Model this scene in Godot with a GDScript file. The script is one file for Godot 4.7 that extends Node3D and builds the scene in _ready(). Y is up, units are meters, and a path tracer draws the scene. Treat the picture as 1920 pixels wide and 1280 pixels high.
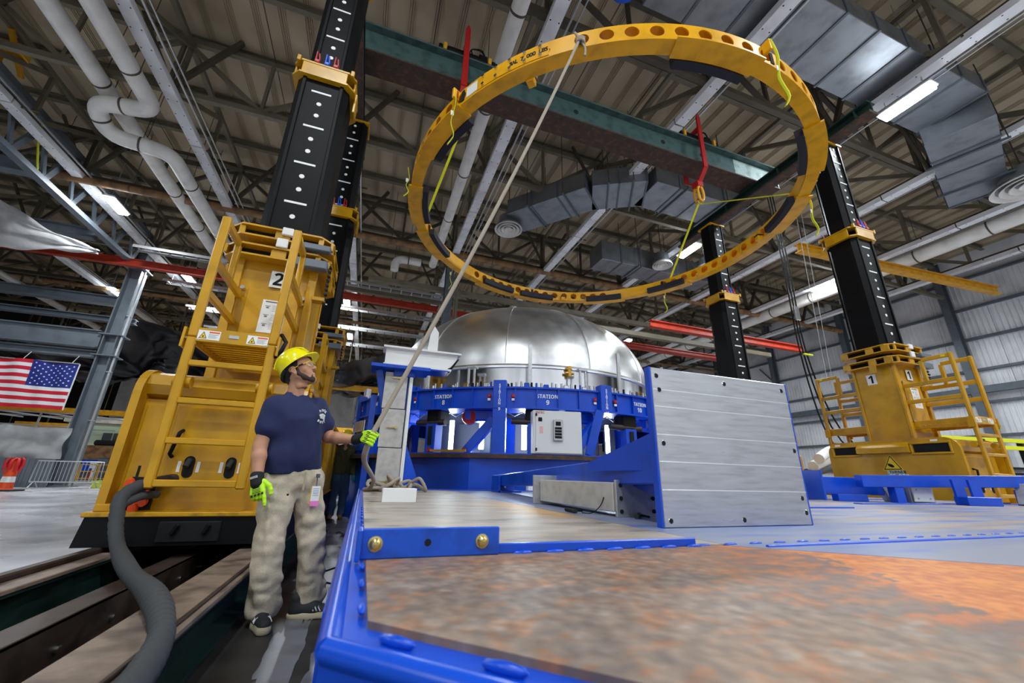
extends Node3D
# An assembly hall: a worker steers a lifting ring that hangs from a four-tower gantry above a metal dome.
var M := {}
var T := {}
var used := {}
var unit := BoxMesh.new()
var font := SystemFont.new()
const ORD := ["first", "second", "third", "fourth", "fifth", "sixth", "seventh", "eighth", "ninth", "tenth", "eleventh", "twelfth", "thirteenth", "fourteenth", "fifteenth", "sixteenth"]

func _ready():
	view_and_light()
	materials()
	shell()
	roof_steel()
	ceiling_services()
	lamps()
	rails_and_gantries()
	overhead_beams()
	lifting_ring()
	deck()
	deck_items()
	dome_and_stand()
	left_background()
	far_background()
	hose_and_rope()
	worker()
	far_worker()

func view_and_light():
	var cam := Camera3D.new()
	cam.name = "camera"
	add_child(cam)
	cam.transform = Transform3D(camera_basis(19.2, 18.8, 1.4), Vector3(0, 0.9, 0))
	cam.near = 0.02
	cam.far = 200.0
	var lens := CameraAttributesPhysical.new()
	lens.frustum_focal_length = 14.0
	lens.frustum_focus_distance = 3.6
	lens.frustum_near = 0.02
	lens.frustum_far = 200.0
	lens.exposure_aperture = 3.2
	cam.attributes = lens
	cam.fov = 81.2
	cam.current = true
	var env := Environment.new()
	env.background_mode = Environment.BG_COLOR
	env.background_color = Color(0.02, 0.02, 0.022)
	env.tonemap_mode = Environment.TONE_MAPPER_LINEAR
	env.tonemap_exposure = 1.0
	env.sdfgi_enabled = true
	env.ssao_enabled = true
	env.ssil_enabled = true
	var we := WorldEnvironment.new()
	we.name = "environment"
	we.environment = env
	add_child(we)
	font.font_names = PackedStringArray(["Droid Sans"])
	font.font_weight = 700

func camera_basis(yaw, pitch, roll) -> Basis:
	var y := deg_to_rad(yaw)
	var p := deg_to_rad(pitch)
	var r := deg_to_rad(roll)
	var f0 := Vector3(sin(y), 0, -cos(y))
	var r0 := Vector3(cos(y), 0, sin(y))
	var f := f0 * cos(p) + Vector3.UP * sin(p)
	var u := -f0 * sin(p) + Vector3.UP * cos(p)
	return Basis(r0 * cos(r) + u * sin(r), -r0 * sin(r) + u * cos(r), -f)

# ---------------------------------------------------------------- naming and parenting
func numbered(n: String) -> String:
	if not used.has(n):
		used[n] = 0
		return n
	used[n] += 1
	return "%s_%03d" % [n, used[n]]

func tag(o, label := "", category := "", group := "", kind := ""):
	if label: o.set_meta("label", label)
	if category: o.set_meta("category", category)
	if group: o.set_meta("group", group)
	if kind: o.set_meta("kind", kind)
	return o

func thing(called: String, label: String, category: String, at := Vector3.ZERO, turn := 0.0, group := "") -> Node3D:
	var o := Node3D.new()
	o.name = numbered(called)
	add_child(o, true)
	o.position = at
	o.rotation.y = turn
	tag(o, label, category, group)
	return o

func structure(called: String, label := "") -> Node3D:
	var o := Node3D.new()
	o.name = called
	add_child(o, true)
	tag(o, label, "", "", "structure")
	return o

func part(parent, called: String, shape, m, label := "") -> MeshInstance3D:
	var o := MeshInstance3D.new()
	o.name = called
	o.mesh = shape.commit() if shape is SurfaceTool else shape
	o.material_override = m
	parent.add_child(o, true)
	if label: o.set_meta("label", label)
	return o

func solo(called: String, label: String, category: String, shape, m, group := "") -> MeshInstance3D:
	var o := part(self, numbered(called), shape, m)
	tag(o, label, category, group)
	return o

func face_basis(d: Vector3, up := Vector3.UP) -> Basis:
	d = d.normalized()
	if absf(d.dot(up)) > 0.995: up = Vector3(0, 0, 1) if absf(d.z) < 0.9 else Vector3(1, 0, 0)
	var x := up.cross(d).normalized()
	return Basis(x, d.cross(x), d)

# a straight member: the shared unit box stretched from a to b, w wide and h deep
func bar(parent, called: String, a: Vector3, b: Vector3, w: float, h: float, m, up := Vector3.UP) -> MeshInstance3D:
	var o := MeshInstance3D.new()
	o.name = called
	o.mesh = unit
	o.material_override = m
	parent.add_child(o, true)
	var bs := face_basis(b - a, up)
	o.transform = Transform3D(Basis(bs.x * w, bs.y * h, bs.z * maxf(a.distance_to(b), 0.001)), (a + b) / 2.0)
	return o

# a box at c of size s
func box(parent, called: String, c: Vector3, s: Vector3, m) -> MeshInstance3D:
	var o := MeshInstance3D.new()
	o.name = called
	o.mesh = unit
	o.material_override = m
	parent.add_child(o, true)
	o.transform = Transform3D(Basis(Vector3(s.x, 0, 0), Vector3(0, s.y, 0), Vector3(0, 0, s.z)), c)
	return o

func lettering(parent, called: String, text: String, height: float, at: Vector3, basis: Basis, m, depth := 0.004) -> MeshInstance3D:
	var t := TextMesh.new()
	t.font = font
	t.text = text
	t.font_size = 48
	t.pixel_size = height / 35.0
	t.depth = depth
	t.curve_step = 2.0
	var o := part(parent, called, t, m)
	o.transform = Transform3D(basis, at)
	return o

# ---------------------------------------------------------------- shapes
func new_st() -> SurfaceTool:
	var st := SurfaceTool.new()
	st.begin(Mesh.PRIMITIVE_TRIANGLES)
	return st

func tri(st, a: Vector3, b: Vector3, c: Vector3, inside: Vector3):
	var n := (b - a).cross(c - a)
	if n.length_squared() < 1e-16: return
	n = n.normalized()
	if n.dot((a + b + c) / 3.0 - inside) > 0.0:
		var k := b
		b = c
		c = k
	else:
		n = -n
	for v in [a, b, c]:
		st.set_normal(n)
		st.add_vertex(v)

func quad(st, a, b, c, d, inside):
	tri(st, a, b, c, inside)
	tri(st, a, c, d, inside)

# triangle with given normals at its corners
func trin(st, a: Vector3, b: Vector3, c: Vector3, na: Vector3, nb: Vector3, nc: Vector3):
	if (b - a).cross(c - a).dot(na + nb + nc) > 0.0:
		var k := b
		b = c
		c = k
		k = nb
		nb = nc
		nc = k
	st.set_normal(na)
	st.add_vertex(a)
	st.set_normal(nb)
	st.add_vertex(b)
	st.set_normal(nc)
	st.add_vertex(c)

func quadn(st, a, b, c, d, na, nb, nc, nd):
	trin(st, a, b, c, na, nb, nc)
	trin(st, a, c, d, na, nc, nd)

# a box with chamfered edges
func bx(st, c: Vector3, s: Vector3, bev := 0.0, bas := Basis()):
	var h := s / 2.0
	bev = minf(bev, minf(h.x, minf(h.y, h.z)) * 0.9)
	var pt = func(i: int, sg: Vector3) -> Vector3:
		var v := Vector3(sg.x * (h.x - bev), sg.y * (h.y - bev), sg.z * (h.z - bev))
		v[i] = sg[i] * h[i]
		return c + bas * v
	for i in 3:
		var j := (i + 1) % 3
		var k := (i + 2) % 3
		for si in [-1, 1]:
			var q := []
			for e in [[-1, -1], [1, -1], [1, 1], [-1, 1]]:
				var sg := Vector3()
				sg[i] = si
				sg[j] = e[0]
				sg[k] = e[1]
				q.append(pt.call(i, sg))
			quad(st, q[0], q[1], q[2], q[3], c)
			if bev > 0.0:
				for sj in [-1, 1]:
					var a := Vector3()
					a[i] = si
					a[j] = sj
					a[k] = -1
					var b := a
					b[k] = 1
					quad(st, pt.call(i, a), pt.call(i, b), pt.call(j, b), pt.call(j, a), c)
	if bev > 0.0:
		for x in [-1, 1]:
			for y in [-1, 1]:
				for z in [-1, 1]:
					var sg := Vector3(x, y, z)
					tri(st, pt.call(0, sg), pt.call(1, sg), pt.call(2, sg), c)

func bbox(parent, called: String, c: Vector3, s: Vector3, m, bev := 0.006, bas := Basis()) -> MeshInstance3D:
	var st := new_st()
	bx(st, Vector3.ZERO, s, bev)
	var o := part(parent, called, st, m)
	o.transform = Transform3D(bas, c)
	return o

# a box beam from a to b in one mesh
func beam(st, a: Vector3, b: Vector3, w: float, h: float, bev := 0.0, up := Vector3.UP):
	bx(st, (a + b) / 2.0, Vector3(w, h, a.distance_to(b)), bev, face_basis(b - a, up))

# an I section from a to b
func ibeam(st, a: Vector3, b: Vector3, w: float, h: float, tf := 0.03, tw := 0.02, up := Vector3.UP):
	var f := face_basis(b - a, up)
	var l := a.distance_to(b)
	var c := (a + b) / 2.0
	bx(st, c + f.y * (h - tf) / 2.0, Vector3(w, tf, l), 0.0, f)
	bx(st, c - f.y * (h - tf) / 2.0, Vector3(w, tf, l), 0.0, f)
	bx(st, c, Vector3(tw, h - 2.0 * tf, l), 0.0, f)

func sweep(st, pts: Array, rad, seg := 10, caps := true, flat := 1.0):
	var n := pts.size()
	var up := Vector3.UP
	var d0: Vector3 = (pts[1] - pts[0]).normalized()
	if absf(d0.dot(up)) > 0.9: up = Vector3(1, 0, 0)
	var x := up.cross(d0).normalized()
	var rings := []
	var nors := []
	for i in n:
		var d: Vector3 = (pts[mini(i + 1, n - 1)] - pts[maxi(i - 1, 0)]).normalized()
		x = (x - d * x.dot(d)).normalized()
		var y := d.cross(x)
		var r: float = rad[i] if rad is Array else rad
		var ring := []
		var nr := []
		for k in seg:
			var a := TAU * k / seg
			var u := x * cos(a) + y * sin(a) * flat
			ring.append(pts[i] + u * r)
			nr.append((x * cos(a) + y * sin(a) / flat).normalized())
		rings.append(ring)
		nors.append(nr)
	for i in n - 1:
		for k in seg:
			var l := (k + 1) % seg
			quadn(st, rings[i][k], rings[i][l], rings[i + 1][l], rings[i + 1][k], nors[i][k], nors[i][l], nors[i + 1][l], nors[i + 1][k])
	if caps:
		for e in [0, n - 1]:
			var ins: Vector3 = pts[1] if e == 0 else pts[n - 2]
			for k in seg:
				tri(st, pts[e], rings[e][k], rings[e][(k + 1) % seg], ins)

func cyl(st, a: Vector3, b: Vector3, r: float, seg := 12, r2 := -1.0):
	sweep(st, [a, b], [r, r if r2 < 0.0 else r2], seg)

# profile of (radius, height) turned about the y axis of xf
func lathe(st, prof: Array, seg := 24, xf := Transform3D(), a0 := 0.0, a1 := TAU, smooth := false):
	var nn := []
	for i in prof.size() - 1:
		var d: Vector2 = prof[i + 1] - prof[i]
		nn.append(Vector2(d.y, -d.x).normalized())
	for i in prof.size() - 1:
		var n0: Vector2 = nn[i]
		var n1: Vector2 = nn[i]
		if smooth:
			if i > 0: n0 = (nn[i] + nn[i - 1]).normalized()
			if i < nn.size() - 1: n1 = (nn[i] + nn[i + 1]).normalized()
		for k in seg:
			var a := a0 + (a1 - a0) * k / seg
			var b := a0 + (a1 - a0) * (k + 1) / seg
			var ra := Vector3(sin(a), 0, cos(a))
			var rb := Vector3(sin(b), 0, cos(b))
			var p: Vector2 = prof[i]
			var q: Vector2 = prof[i + 1]
			var up := Vector3.UP
			var B := xf.basis
			quadn(st, xf * (ra * p.x + up * p.y), xf * (rb * p.x + up * p.y), xf * (rb * q.x + up * q.y), xf * (ra * q.x + up * q.y),
				(B * (ra * n0.x + up * n0.y)).normalized(), (B * (rb * n0.x + up * n0.y)).normalized(), (B * (rb * n1.x + up * n1.y)).normalized(), (B * (ra * n1.x + up * n1.y)).normalized())

# polygon in the xy plane of xf, pushed from z = 0 to z = depth
func prism(st, poly: PackedVector2Array, depth: float, xf := Transform3D()):
	var idx := Geometry2D.triangulate_polygon(poly)
	var zdir := xf.basis.z.normalized()
	for e in [0.0, depth]:
		var n := zdir if (e == depth) == (depth > 0.0) else -zdir
		for i in range(0, idx.size(), 3):
			trin(st, xf * Vector3(poly[idx[i]].x, poly[idx[i]].y, e), xf * Vector3(poly[idx[i + 1]].x, poly[idx[i + 1]].y, e), xf * Vector3(poly[idx[i + 2]].x, poly[idx[i + 2]].y, e), n, n, n)
	var turn := 1.0 if Geometry2D.is_polygon_clockwise(poly) else -1.0
	for i in poly.size():
		var a := poly[i]
		var b := poly[(i + 1) % poly.size()]
		var d := (b - a).normalized()
		var n := (xf.basis * Vector3(-d.y * turn, d.x * turn, 0)).normalized()
		quadn(st, xf * Vector3(a.x, a.y, 0), xf * Vector3(b.x, b.y, 0), xf * Vector3(b.x, b.y, depth), xf * Vector3(a.x, a.y, depth), n, n, n, n)

# a curved bar of rectangular section about the y axis
func arc(st, c: Vector3, r0: float, r1: float, y0: float, y1: float, a0: float, a1: float, n: int):
	for k in n:
		var a := a0 + (a1 - a0) * k / n
		var b := a0 + (a1 - a0) * (k + 1) / n
		var A := Vector3(sin(a), 0, cos(a))
		var B := Vector3(sin(b), 0, cos(b))
		var lo := Vector3.UP * y0
		var hi := Vector3.UP * y1
		quadn(st, c + A * r1 + lo, c + B * r1 + lo, c + B * r1 + hi, c + A * r1 + hi, A, B, B, A)
		quadn(st, c + A * r0 + lo, c + B * r0 + lo, c + B * r0 + hi, c + A * r0 + hi, -A, -B, -B, -A)
		for e in [[lo, Vector3.DOWN], [hi, Vector3.UP]]:
			quadn(st, c + A * r0 + e[0], c + B * r0 + e[0], c + B * r1 + e[0], c + A * r1 + e[0], e[1], e[1], e[1], e[1])
		if absf(a1 - a0) < TAU - 0.01:
			var inside := c + (A + B).normalized() * (r0 + r1) / 2.0 + (lo + hi) / 2.0
			if k == 0: quad(st, c + A * r0 + lo, c + A * r1 + lo, c + A * r1 + hi, c + A * r0 + hi, inside)
			if k == n - 1: quad(st, c + B * r0 + lo, c + B * r1 + lo, c + B * r1 + hi, c + B * r0 + hi, inside)

# one cell of a curved web with a round hole through it
func holed_cell(st, c: Vector3, r0: float, r1: float, y0: float, y1: float, am: float, da: float, hr: float):
	var n := 20
	var ym := (y0 + y1) / 2.0
	var rm := (r0 + r1) / 2.0
	for k in n:
		var e := []
		for t in [TAU * k / n, TAU * (k + 1) / n]:
			var d := Vector2(cos(t), sin(t))
			var half := Vector2(da / 2.0, (y1 - y0) / 2.0)
			var s := minf(half.x * rm / maxf(absf(d.x), 1e-5), half.y / maxf(absf(d.y), 1e-5))
			e.append([Vector2(am + d.x * hr / rm, ym + d.y * hr), Vector2(am + d.x * s / rm, ym + d.y * s)])
		# the corner of the cell
		var P = func(v: Vector2, r: float) -> Vector3: return c + Vector3(sin(v.x) * r, v.y, cos(v.x) * r)
		var N = func(v: Vector2) -> Vector3: return Vector3(sin(v.x), 0, cos(v.x))
		var i0: Vector2 = e[0][0]
		var o0: Vector2 = e[0][1]
		var i1: Vector2 = e[1][0]
		var o1: Vector2 = e[1][1]
		var corner := Vector2(o0.x if absf(absf(o0.x - am) - da / 2.0) < 1e-4 else o1.x, o0.y if absf(absf(o0.y - ym) - (y1 - y0) / 2.0) < 1e-4 else o1.y)
		for q in [[r1, 1.0], [r0, -1.0]]:
			var r: float = q[0]
			var s: float = q[1]
			quadn(st, P.call(i0, r), P.call(o0, r), P.call(o1, r), P.call(i1, r), N.call(i0) * s, N.call(o0) * s, N.call(o1) * s, N.call(i1) * s)
			trin(st, P.call(o0, r), P.call(corner, r), P.call(o1, r), N.call(o0) * s, N.call(corner) * s, N.call(o1) * s)
		var mid: Vector3 = P.call(Vector2(am, ym), rm)
		var w0: Vector3 = (mid - P.call(i0, rm)).normalized()
		var w1: Vector3 = (mid - P.call(i1, rm)).normalized()
		quadn(st, P.call(i0, r0), P.call(i1, r0), P.call(i1, r1), P.call(i0, r1), w0, w1, w1, w0)

func curve_pts(ctrl: Array, n: int) -> Array:
	var cv := Curve3D.new()
	for i in ctrl.size():
		var a: Vector3 = ctrl[maxi(i - 1, 0)]
		var b: Vector3 = ctrl[mini(i + 1, ctrl.size() - 1)]
		var t := (b - a) / 6.0
		cv.add_point(ctrl[i], -t, t)
	var out := []
	for k in n + 1:
		out.append(cv.sample_baked(cv.get_baked_length() * k / n, true))
	return out

func arc_poly(c: Vector2, r: float, a0: float, a1: float, n: int) -> PackedVector2Array:
	var p := PackedVector2Array()
	for k in n + 1:
		var a := deg_to_rad(lerpf(a0, a1, float(k) / n))
		p.append(c + Vector2(cos(a), sin(a)) * r)
	return p
# ---------------------------------------------------------------- materials
func noise_image(size: int, freq: float, seed: int, oct := 4, kind := FastNoiseLite.TYPE_SIMPLEX_SMOOTH) -> PackedByteArray:
	var f := FastNoiseLite.new()
	f.seed = seed
	f.noise_type = kind
	f.frequency = freq
	f.fractal_octaves = oct
	var im := f.get_seamless_image(size, size)
	im.convert(Image.FORMAT_L8)
	return im.get_data()

func ramp_tex(size: int, freq: float, seed: int, stops: Array, oct := 4) -> ImageTexture:
	var src := noise_image(size, freq, seed, oct)
	var g := Gradient.new()
	g.offsets = PackedFloat32Array(stops.map(func(s): return s[0]))
	g.colors = PackedColorArray(stops.map(func(s): return s[1]))
	var lut := []
	for i in 256:
		var c := g.sample(i / 255.0)
		lut.append([c.r8, c.g8, c.b8])
	var out := PackedByteArray()
	out.resize(size * size * 3)
	for i in src.size():
		var l: Array = lut[src[i]]
		out[i * 3] = l[0]
		out[i * 3 + 1] = l[1]
		out[i * 3 + 2] = l[2]
	return ImageTexture.create_from_image(Image.create_from_data(size, size, false, Image.FORMAT_RGB8, out))

func mat(col: Color, rough := 0.5, metal := 0.0, tex = null, scale := Vector3(0.5, 0.5, 0.5), rtex = null) -> StandardMaterial3D:
	var m := StandardMaterial3D.new()
	m.albedo_color = col
	m.roughness = rough
	m.metallic = metal
	m.metallic_specular = 0.5
	if tex:
		m.albedo_texture = tex
		m.uv1_triplanar = true
		m.uv1_world_triplanar = true
		m.uv1_scale = scale
	if rtex:
		m.roughness_texture = rtex
		m.roughness = 1.0
		m.uv1_triplanar = true
		m.uv1_world_triplanar = true
		m.uv1_scale = scale
	return m

func glow(col: Color, energy: float) -> StandardMaterial3D:
	var m := mat(Color(0.9, 0.9, 0.9), 0.6)
	m.emission_enabled = true
	m.emission = col
	m.emission_energy_multiplier = energy
	return m

func grey(v: float) -> Color: return Color(v, v, v)

func materials():
	T.mottle = ramp_tex(256, 0.012, 3, [[0.0, grey(0.82)], [0.5, grey(0.95)], [1.0, grey(1.0)]], 5)
	T.dirt = ramp_tex(512, 0.01, 8, [[0.0, grey(0.6)], [0.42, grey(0.88)], [0.6, grey(1.0)], [1.0, grey(0.93)]], 6)
	T.concrete = ramp_tex(512, 0.008, 11, [[0.0, Color8(160, 158, 158)], [0.4, Color8(190, 189, 190)], [0.6, Color8(204, 203, 205)], [1.0, Color8(222, 221, 224)]], 6)
	T.gloss = ramp_tex(256, 0.012, 21, [[0.0, grey(0.16)], [0.5, grey(0.3)], [1.0, grey(0.52)]], 5)
	T.rust = ramp_tex(512, 0.016, 5, [[0.0, Color8(46, 36, 32)], [0.4, Color8(70, 54, 45)], [0.55, Color8(58, 48, 43)], [0.8, Color8(98, 64, 44)], [1.0, Color8(58, 60, 56)]], 6)
	T.roof = ramp_tex(256, 0.01, 31, [[0.0, Color8(176, 164, 142)], [0.5, Color8(205, 194, 170)], [1.0, Color8(222, 212, 190)]], 4)
	T.alu = ramp_tex(512, 0.02, 41, [[0.0, grey(0.84)], [0.45, grey(0.92)], [1.0, grey(0.97)]], 6)
	T.alur = ramp_tex(512, 0.02, 43, [[0.0, grey(0.26)], [0.5, grey(0.36)], [1.0, grey(0.5)]], 6)
	T.domer = ramp_tex(256, 0.02, 47, [[0.0, grey(0.3)], [0.5, grey(0.38)], [1.0, grey(0.47)]], 5)
	T.cloth = ramp_tex(256, 0.09, 51, [[0.0, grey(0.86)], [1.0, grey(1.0)]], 3)
	T.steelpaint = ramp_tex(512, 0.014, 61, [[0.0, grey(0.72)], [0.35, grey(0.9)], [0.6, grey(1.0)], [1.0, grey(0.94)]], 6)
	T.tarp = ramp_tex(256, 0.012, 71, [[0.0, grey(0.7)], [1.0, grey(1.0)]], 5)
	M.concrete = mat(Color(0.93, 0.93, 0.95), 0.4, 0.0, T.concrete, Vector3(0.13, 0.13, 0.13), T.gloss)
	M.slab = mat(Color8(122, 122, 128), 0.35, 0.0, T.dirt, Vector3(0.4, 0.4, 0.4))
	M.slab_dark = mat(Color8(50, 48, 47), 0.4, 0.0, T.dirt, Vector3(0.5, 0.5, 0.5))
	M.roof = mat(Color(0.86, 0.83, 0.78), 0.6, 0.0, T.roof, Vector3(0.12, 0.12, 0.12))
	M.olive = mat(Color8(118, 110, 92), 0.55, 0.0, T.mottle, Vector3(0.3, 0.3, 0.3))
	M.olive_dark = mat(Color8(84, 76, 62), 0.55, 0.0, T.mottle, Vector3(0.3, 0.3, 0.3))
	M.strip = mat(Color8(242, 242, 244), 0.5, 0.0, T.mottle, Vector3(0.2, 0.2, 0.2))
	M.hole = mat(Color8(16, 16, 17), 0.9)
	M.pipe_white = mat(Color8(240, 237, 230), 0.6, 0.0, T.mottle, Vector3(0.3, 0.3, 0.3))
	M.pipe_brown = mat(Color8(150, 112, 72), 0.6, 0.0, T.dirt, Vector3(0.3, 0.3, 0.3))
	M.conduit = mat(Color8(190, 190, 190), 0.35, 0.6)
	M.duct = mat(Color8(150, 154, 160), 0.42, 0.75, T.mottle, Vector3(0.4, 0.4, 0.4))
	M.wall = mat(Color8(232, 233, 236), 0.55, 0.0, T.mottle, Vector3(0.12, 0.12, 0.12))
	M.girt = mat(Color8(92, 100, 108), 0.5, 0.0, T.mottle)
	M.grey_steel = mat(Color8(106, 115, 123), 0.42, 0.0, T.mottle, Vector3(0.3, 0.3, 0.3))
	M.yellow = mat(Color8(208, 154, 14), 0.32, 0.0, T.mottle, Vector3(0.6, 0.6, 0.6))
	M.yellow_worn = mat(Color8(208, 154, 14), 0.4, 0.0, T.steelpaint, Vector3(0.9, 0.9, 0.9))
	M.ring = mat(Color8(244, 176, 2), 0.36, 0.0, T.mottle, Vector3(0.7, 0.7, 0.7))
	M.black = mat(Color8(15, 15, 16), 0.45, 0.0, T.mottle)
	M.mast = mat(Color8(13, 13, 14), 0.5, 0.0, T.steelpaint, Vector3(0.4, 0.4, 0.4))
	M.mast.metallic_specular = 0.25
	M.black.metallic_specular = 0.3
	M.matte = mat(Color8(14, 14, 15), 0.9)
	M.rubber = mat(Color8(38, 40, 42), 0.75)
	M.white = mat(Color8(235, 235, 232), 0.5)
	M.paper = mat(Color8(232, 230, 224), 0.8)
	M.blue = mat(Color8(10, 78, 206), 0.3, 0.0, T.mottle, Vector3(0.6, 0.6, 0.6))
	M.blue_worn = mat(Color8(18, 82, 200), 0.34, 0.0, T.steelpaint, Vector3(1.2, 1.2, 1.2))
	M.green = mat(Color8(72, 98, 94), 0.35, 0.0, T.steelpaint, Vector3(0.4, 0.4, 0.4))
	M.green_dark = mat(Color8(26, 52, 46), 0.45, 0.0, T.steelpaint, Vector3(0.4, 0.4, 0.4))
	M.rust = mat(Color(1, 1, 1), 0.75, 0.0, T.rust, Vector3(0.5, 0.5, 0.5))
	M.railtop = mat(Color8(132, 114, 100), 0.6, 0.0, T.dirt, Vector3(0.7, 0.7, 0.7))
	M.railsteel = mat(Color8(66, 52, 45), 0.55, 0.2, T.dirt, Vector3(0.9, 0.9, 0.9))
	M.red = mat(Color8(176, 24, 22), 0.4)
	M.redbeam = mat(Color8(178, 52, 26), 0.45, 0.0, T.mottle)
	M.aluplate = mat(Color(0.86, 0.86, 0.87), 0.4, 1.0, T.alu, Vector3(0.35, 3.2, 0.35), T.alur)
	M.alu = mat(Color8(214, 214, 214), 0.42, 0.7, T.alu, Vector3(1.2, 1.2, 1.2))
	M.stone = mat(Color8(206, 204, 198), 0.6, 0.15, T.alu, Vector3(0.8, 0.8, 0.8))
	M.dome = mat(Color8(232, 232, 232), 0.34, 1.0, T.mottle, Vector3(0.5, 0.5, 0.5), T.domer)
	M.band = mat(Color8(236, 236, 236), 0.12, 1.0)
	M.seam = mat(Color8(236, 236, 236), 0.3, 1.0)
	M.chrome = mat(Color8(220, 220, 222), 0.15, 1.0)
	M.zinc = mat(Color8(206, 186, 118), 0.28, 0.9)
	M.sling = mat(Color8(214, 216, 24), 0.7)
	M.pad = mat(Color8(24, 24, 34), 0.7)
	M.rope = mat(Color8(178, 166, 148), 0.9, 0.0, T.cloth, Vector3(9, 9, 9))
	M.hose = mat(Color8(62, 64, 66), 0.8, 0.0, T.cloth, Vector3(4, 4, 4))
	M.orange = mat(Color8(236, 78, 18), 0.4)
	M.tarp_black = mat(Color8(40, 40, 44), 0.34, 0.0, T.tarp, Vector3(0.2, 0.2, 0.2))
	M.tarp_white = mat(Color8(225, 225, 225), 0.5, 0.0, T.tarp, Vector3(0.3, 0.3, 0.3))
	M.tarp_white.backlight_enabled = true
	M.tarp_white.backlight = Color(0.9, 0.9, 0.9)
	M.crane = mat(Color8(222, 160, 20), 0.45, 0.0, T.mottle)
	M.bare = null
	M.lamp = glow(Color(0.93, 0.97, 1.0), 70.0)
	M.tube = glow(Color(0.9, 0.97, 1.0), 9.0)
	M.far_lamp = glow(Color(1.0, 0.96, 0.86), 14.0)
	M.denim = mat(Color8(64, 88, 122), 0.85, 0.0, T.cloth, Vector3(3, 3, 3))
	M.olive_shirt = mat(Color8(70, 72, 44), 0.85, 0.0, T.cloth, Vector3(3, 3, 3))
	M.teal = mat(Color8(10, 130, 122), 0.6)
	M.cabinet = mat(Color8(212, 213, 210), 0.4)
	M.brass = mat(Color8(206, 160, 70), 0.3, 0.9)
# ---------------------------------------------------------------- hall
const STRIP_X := [-22.8, -17.6, -12.4, -7.2, -2.0, 3.15, 8.35, 13.55, 18.75, 23.9, 29.1]
const STRIP_AT := ["farthest left, beyond the tarps", "second from the far left, beyond the grey truss", "just right of the grey truss", "beside the looped white pipe", "passing behind the left masts", "behind the left half of the lifting ring", "behind the middle of the lifting ring", "above the upper right lamp", "right of the upper right lamp", "beside the thick pale pipe at the right", "nearest the right wall"]
const ROOF_Y := 15.0

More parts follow.
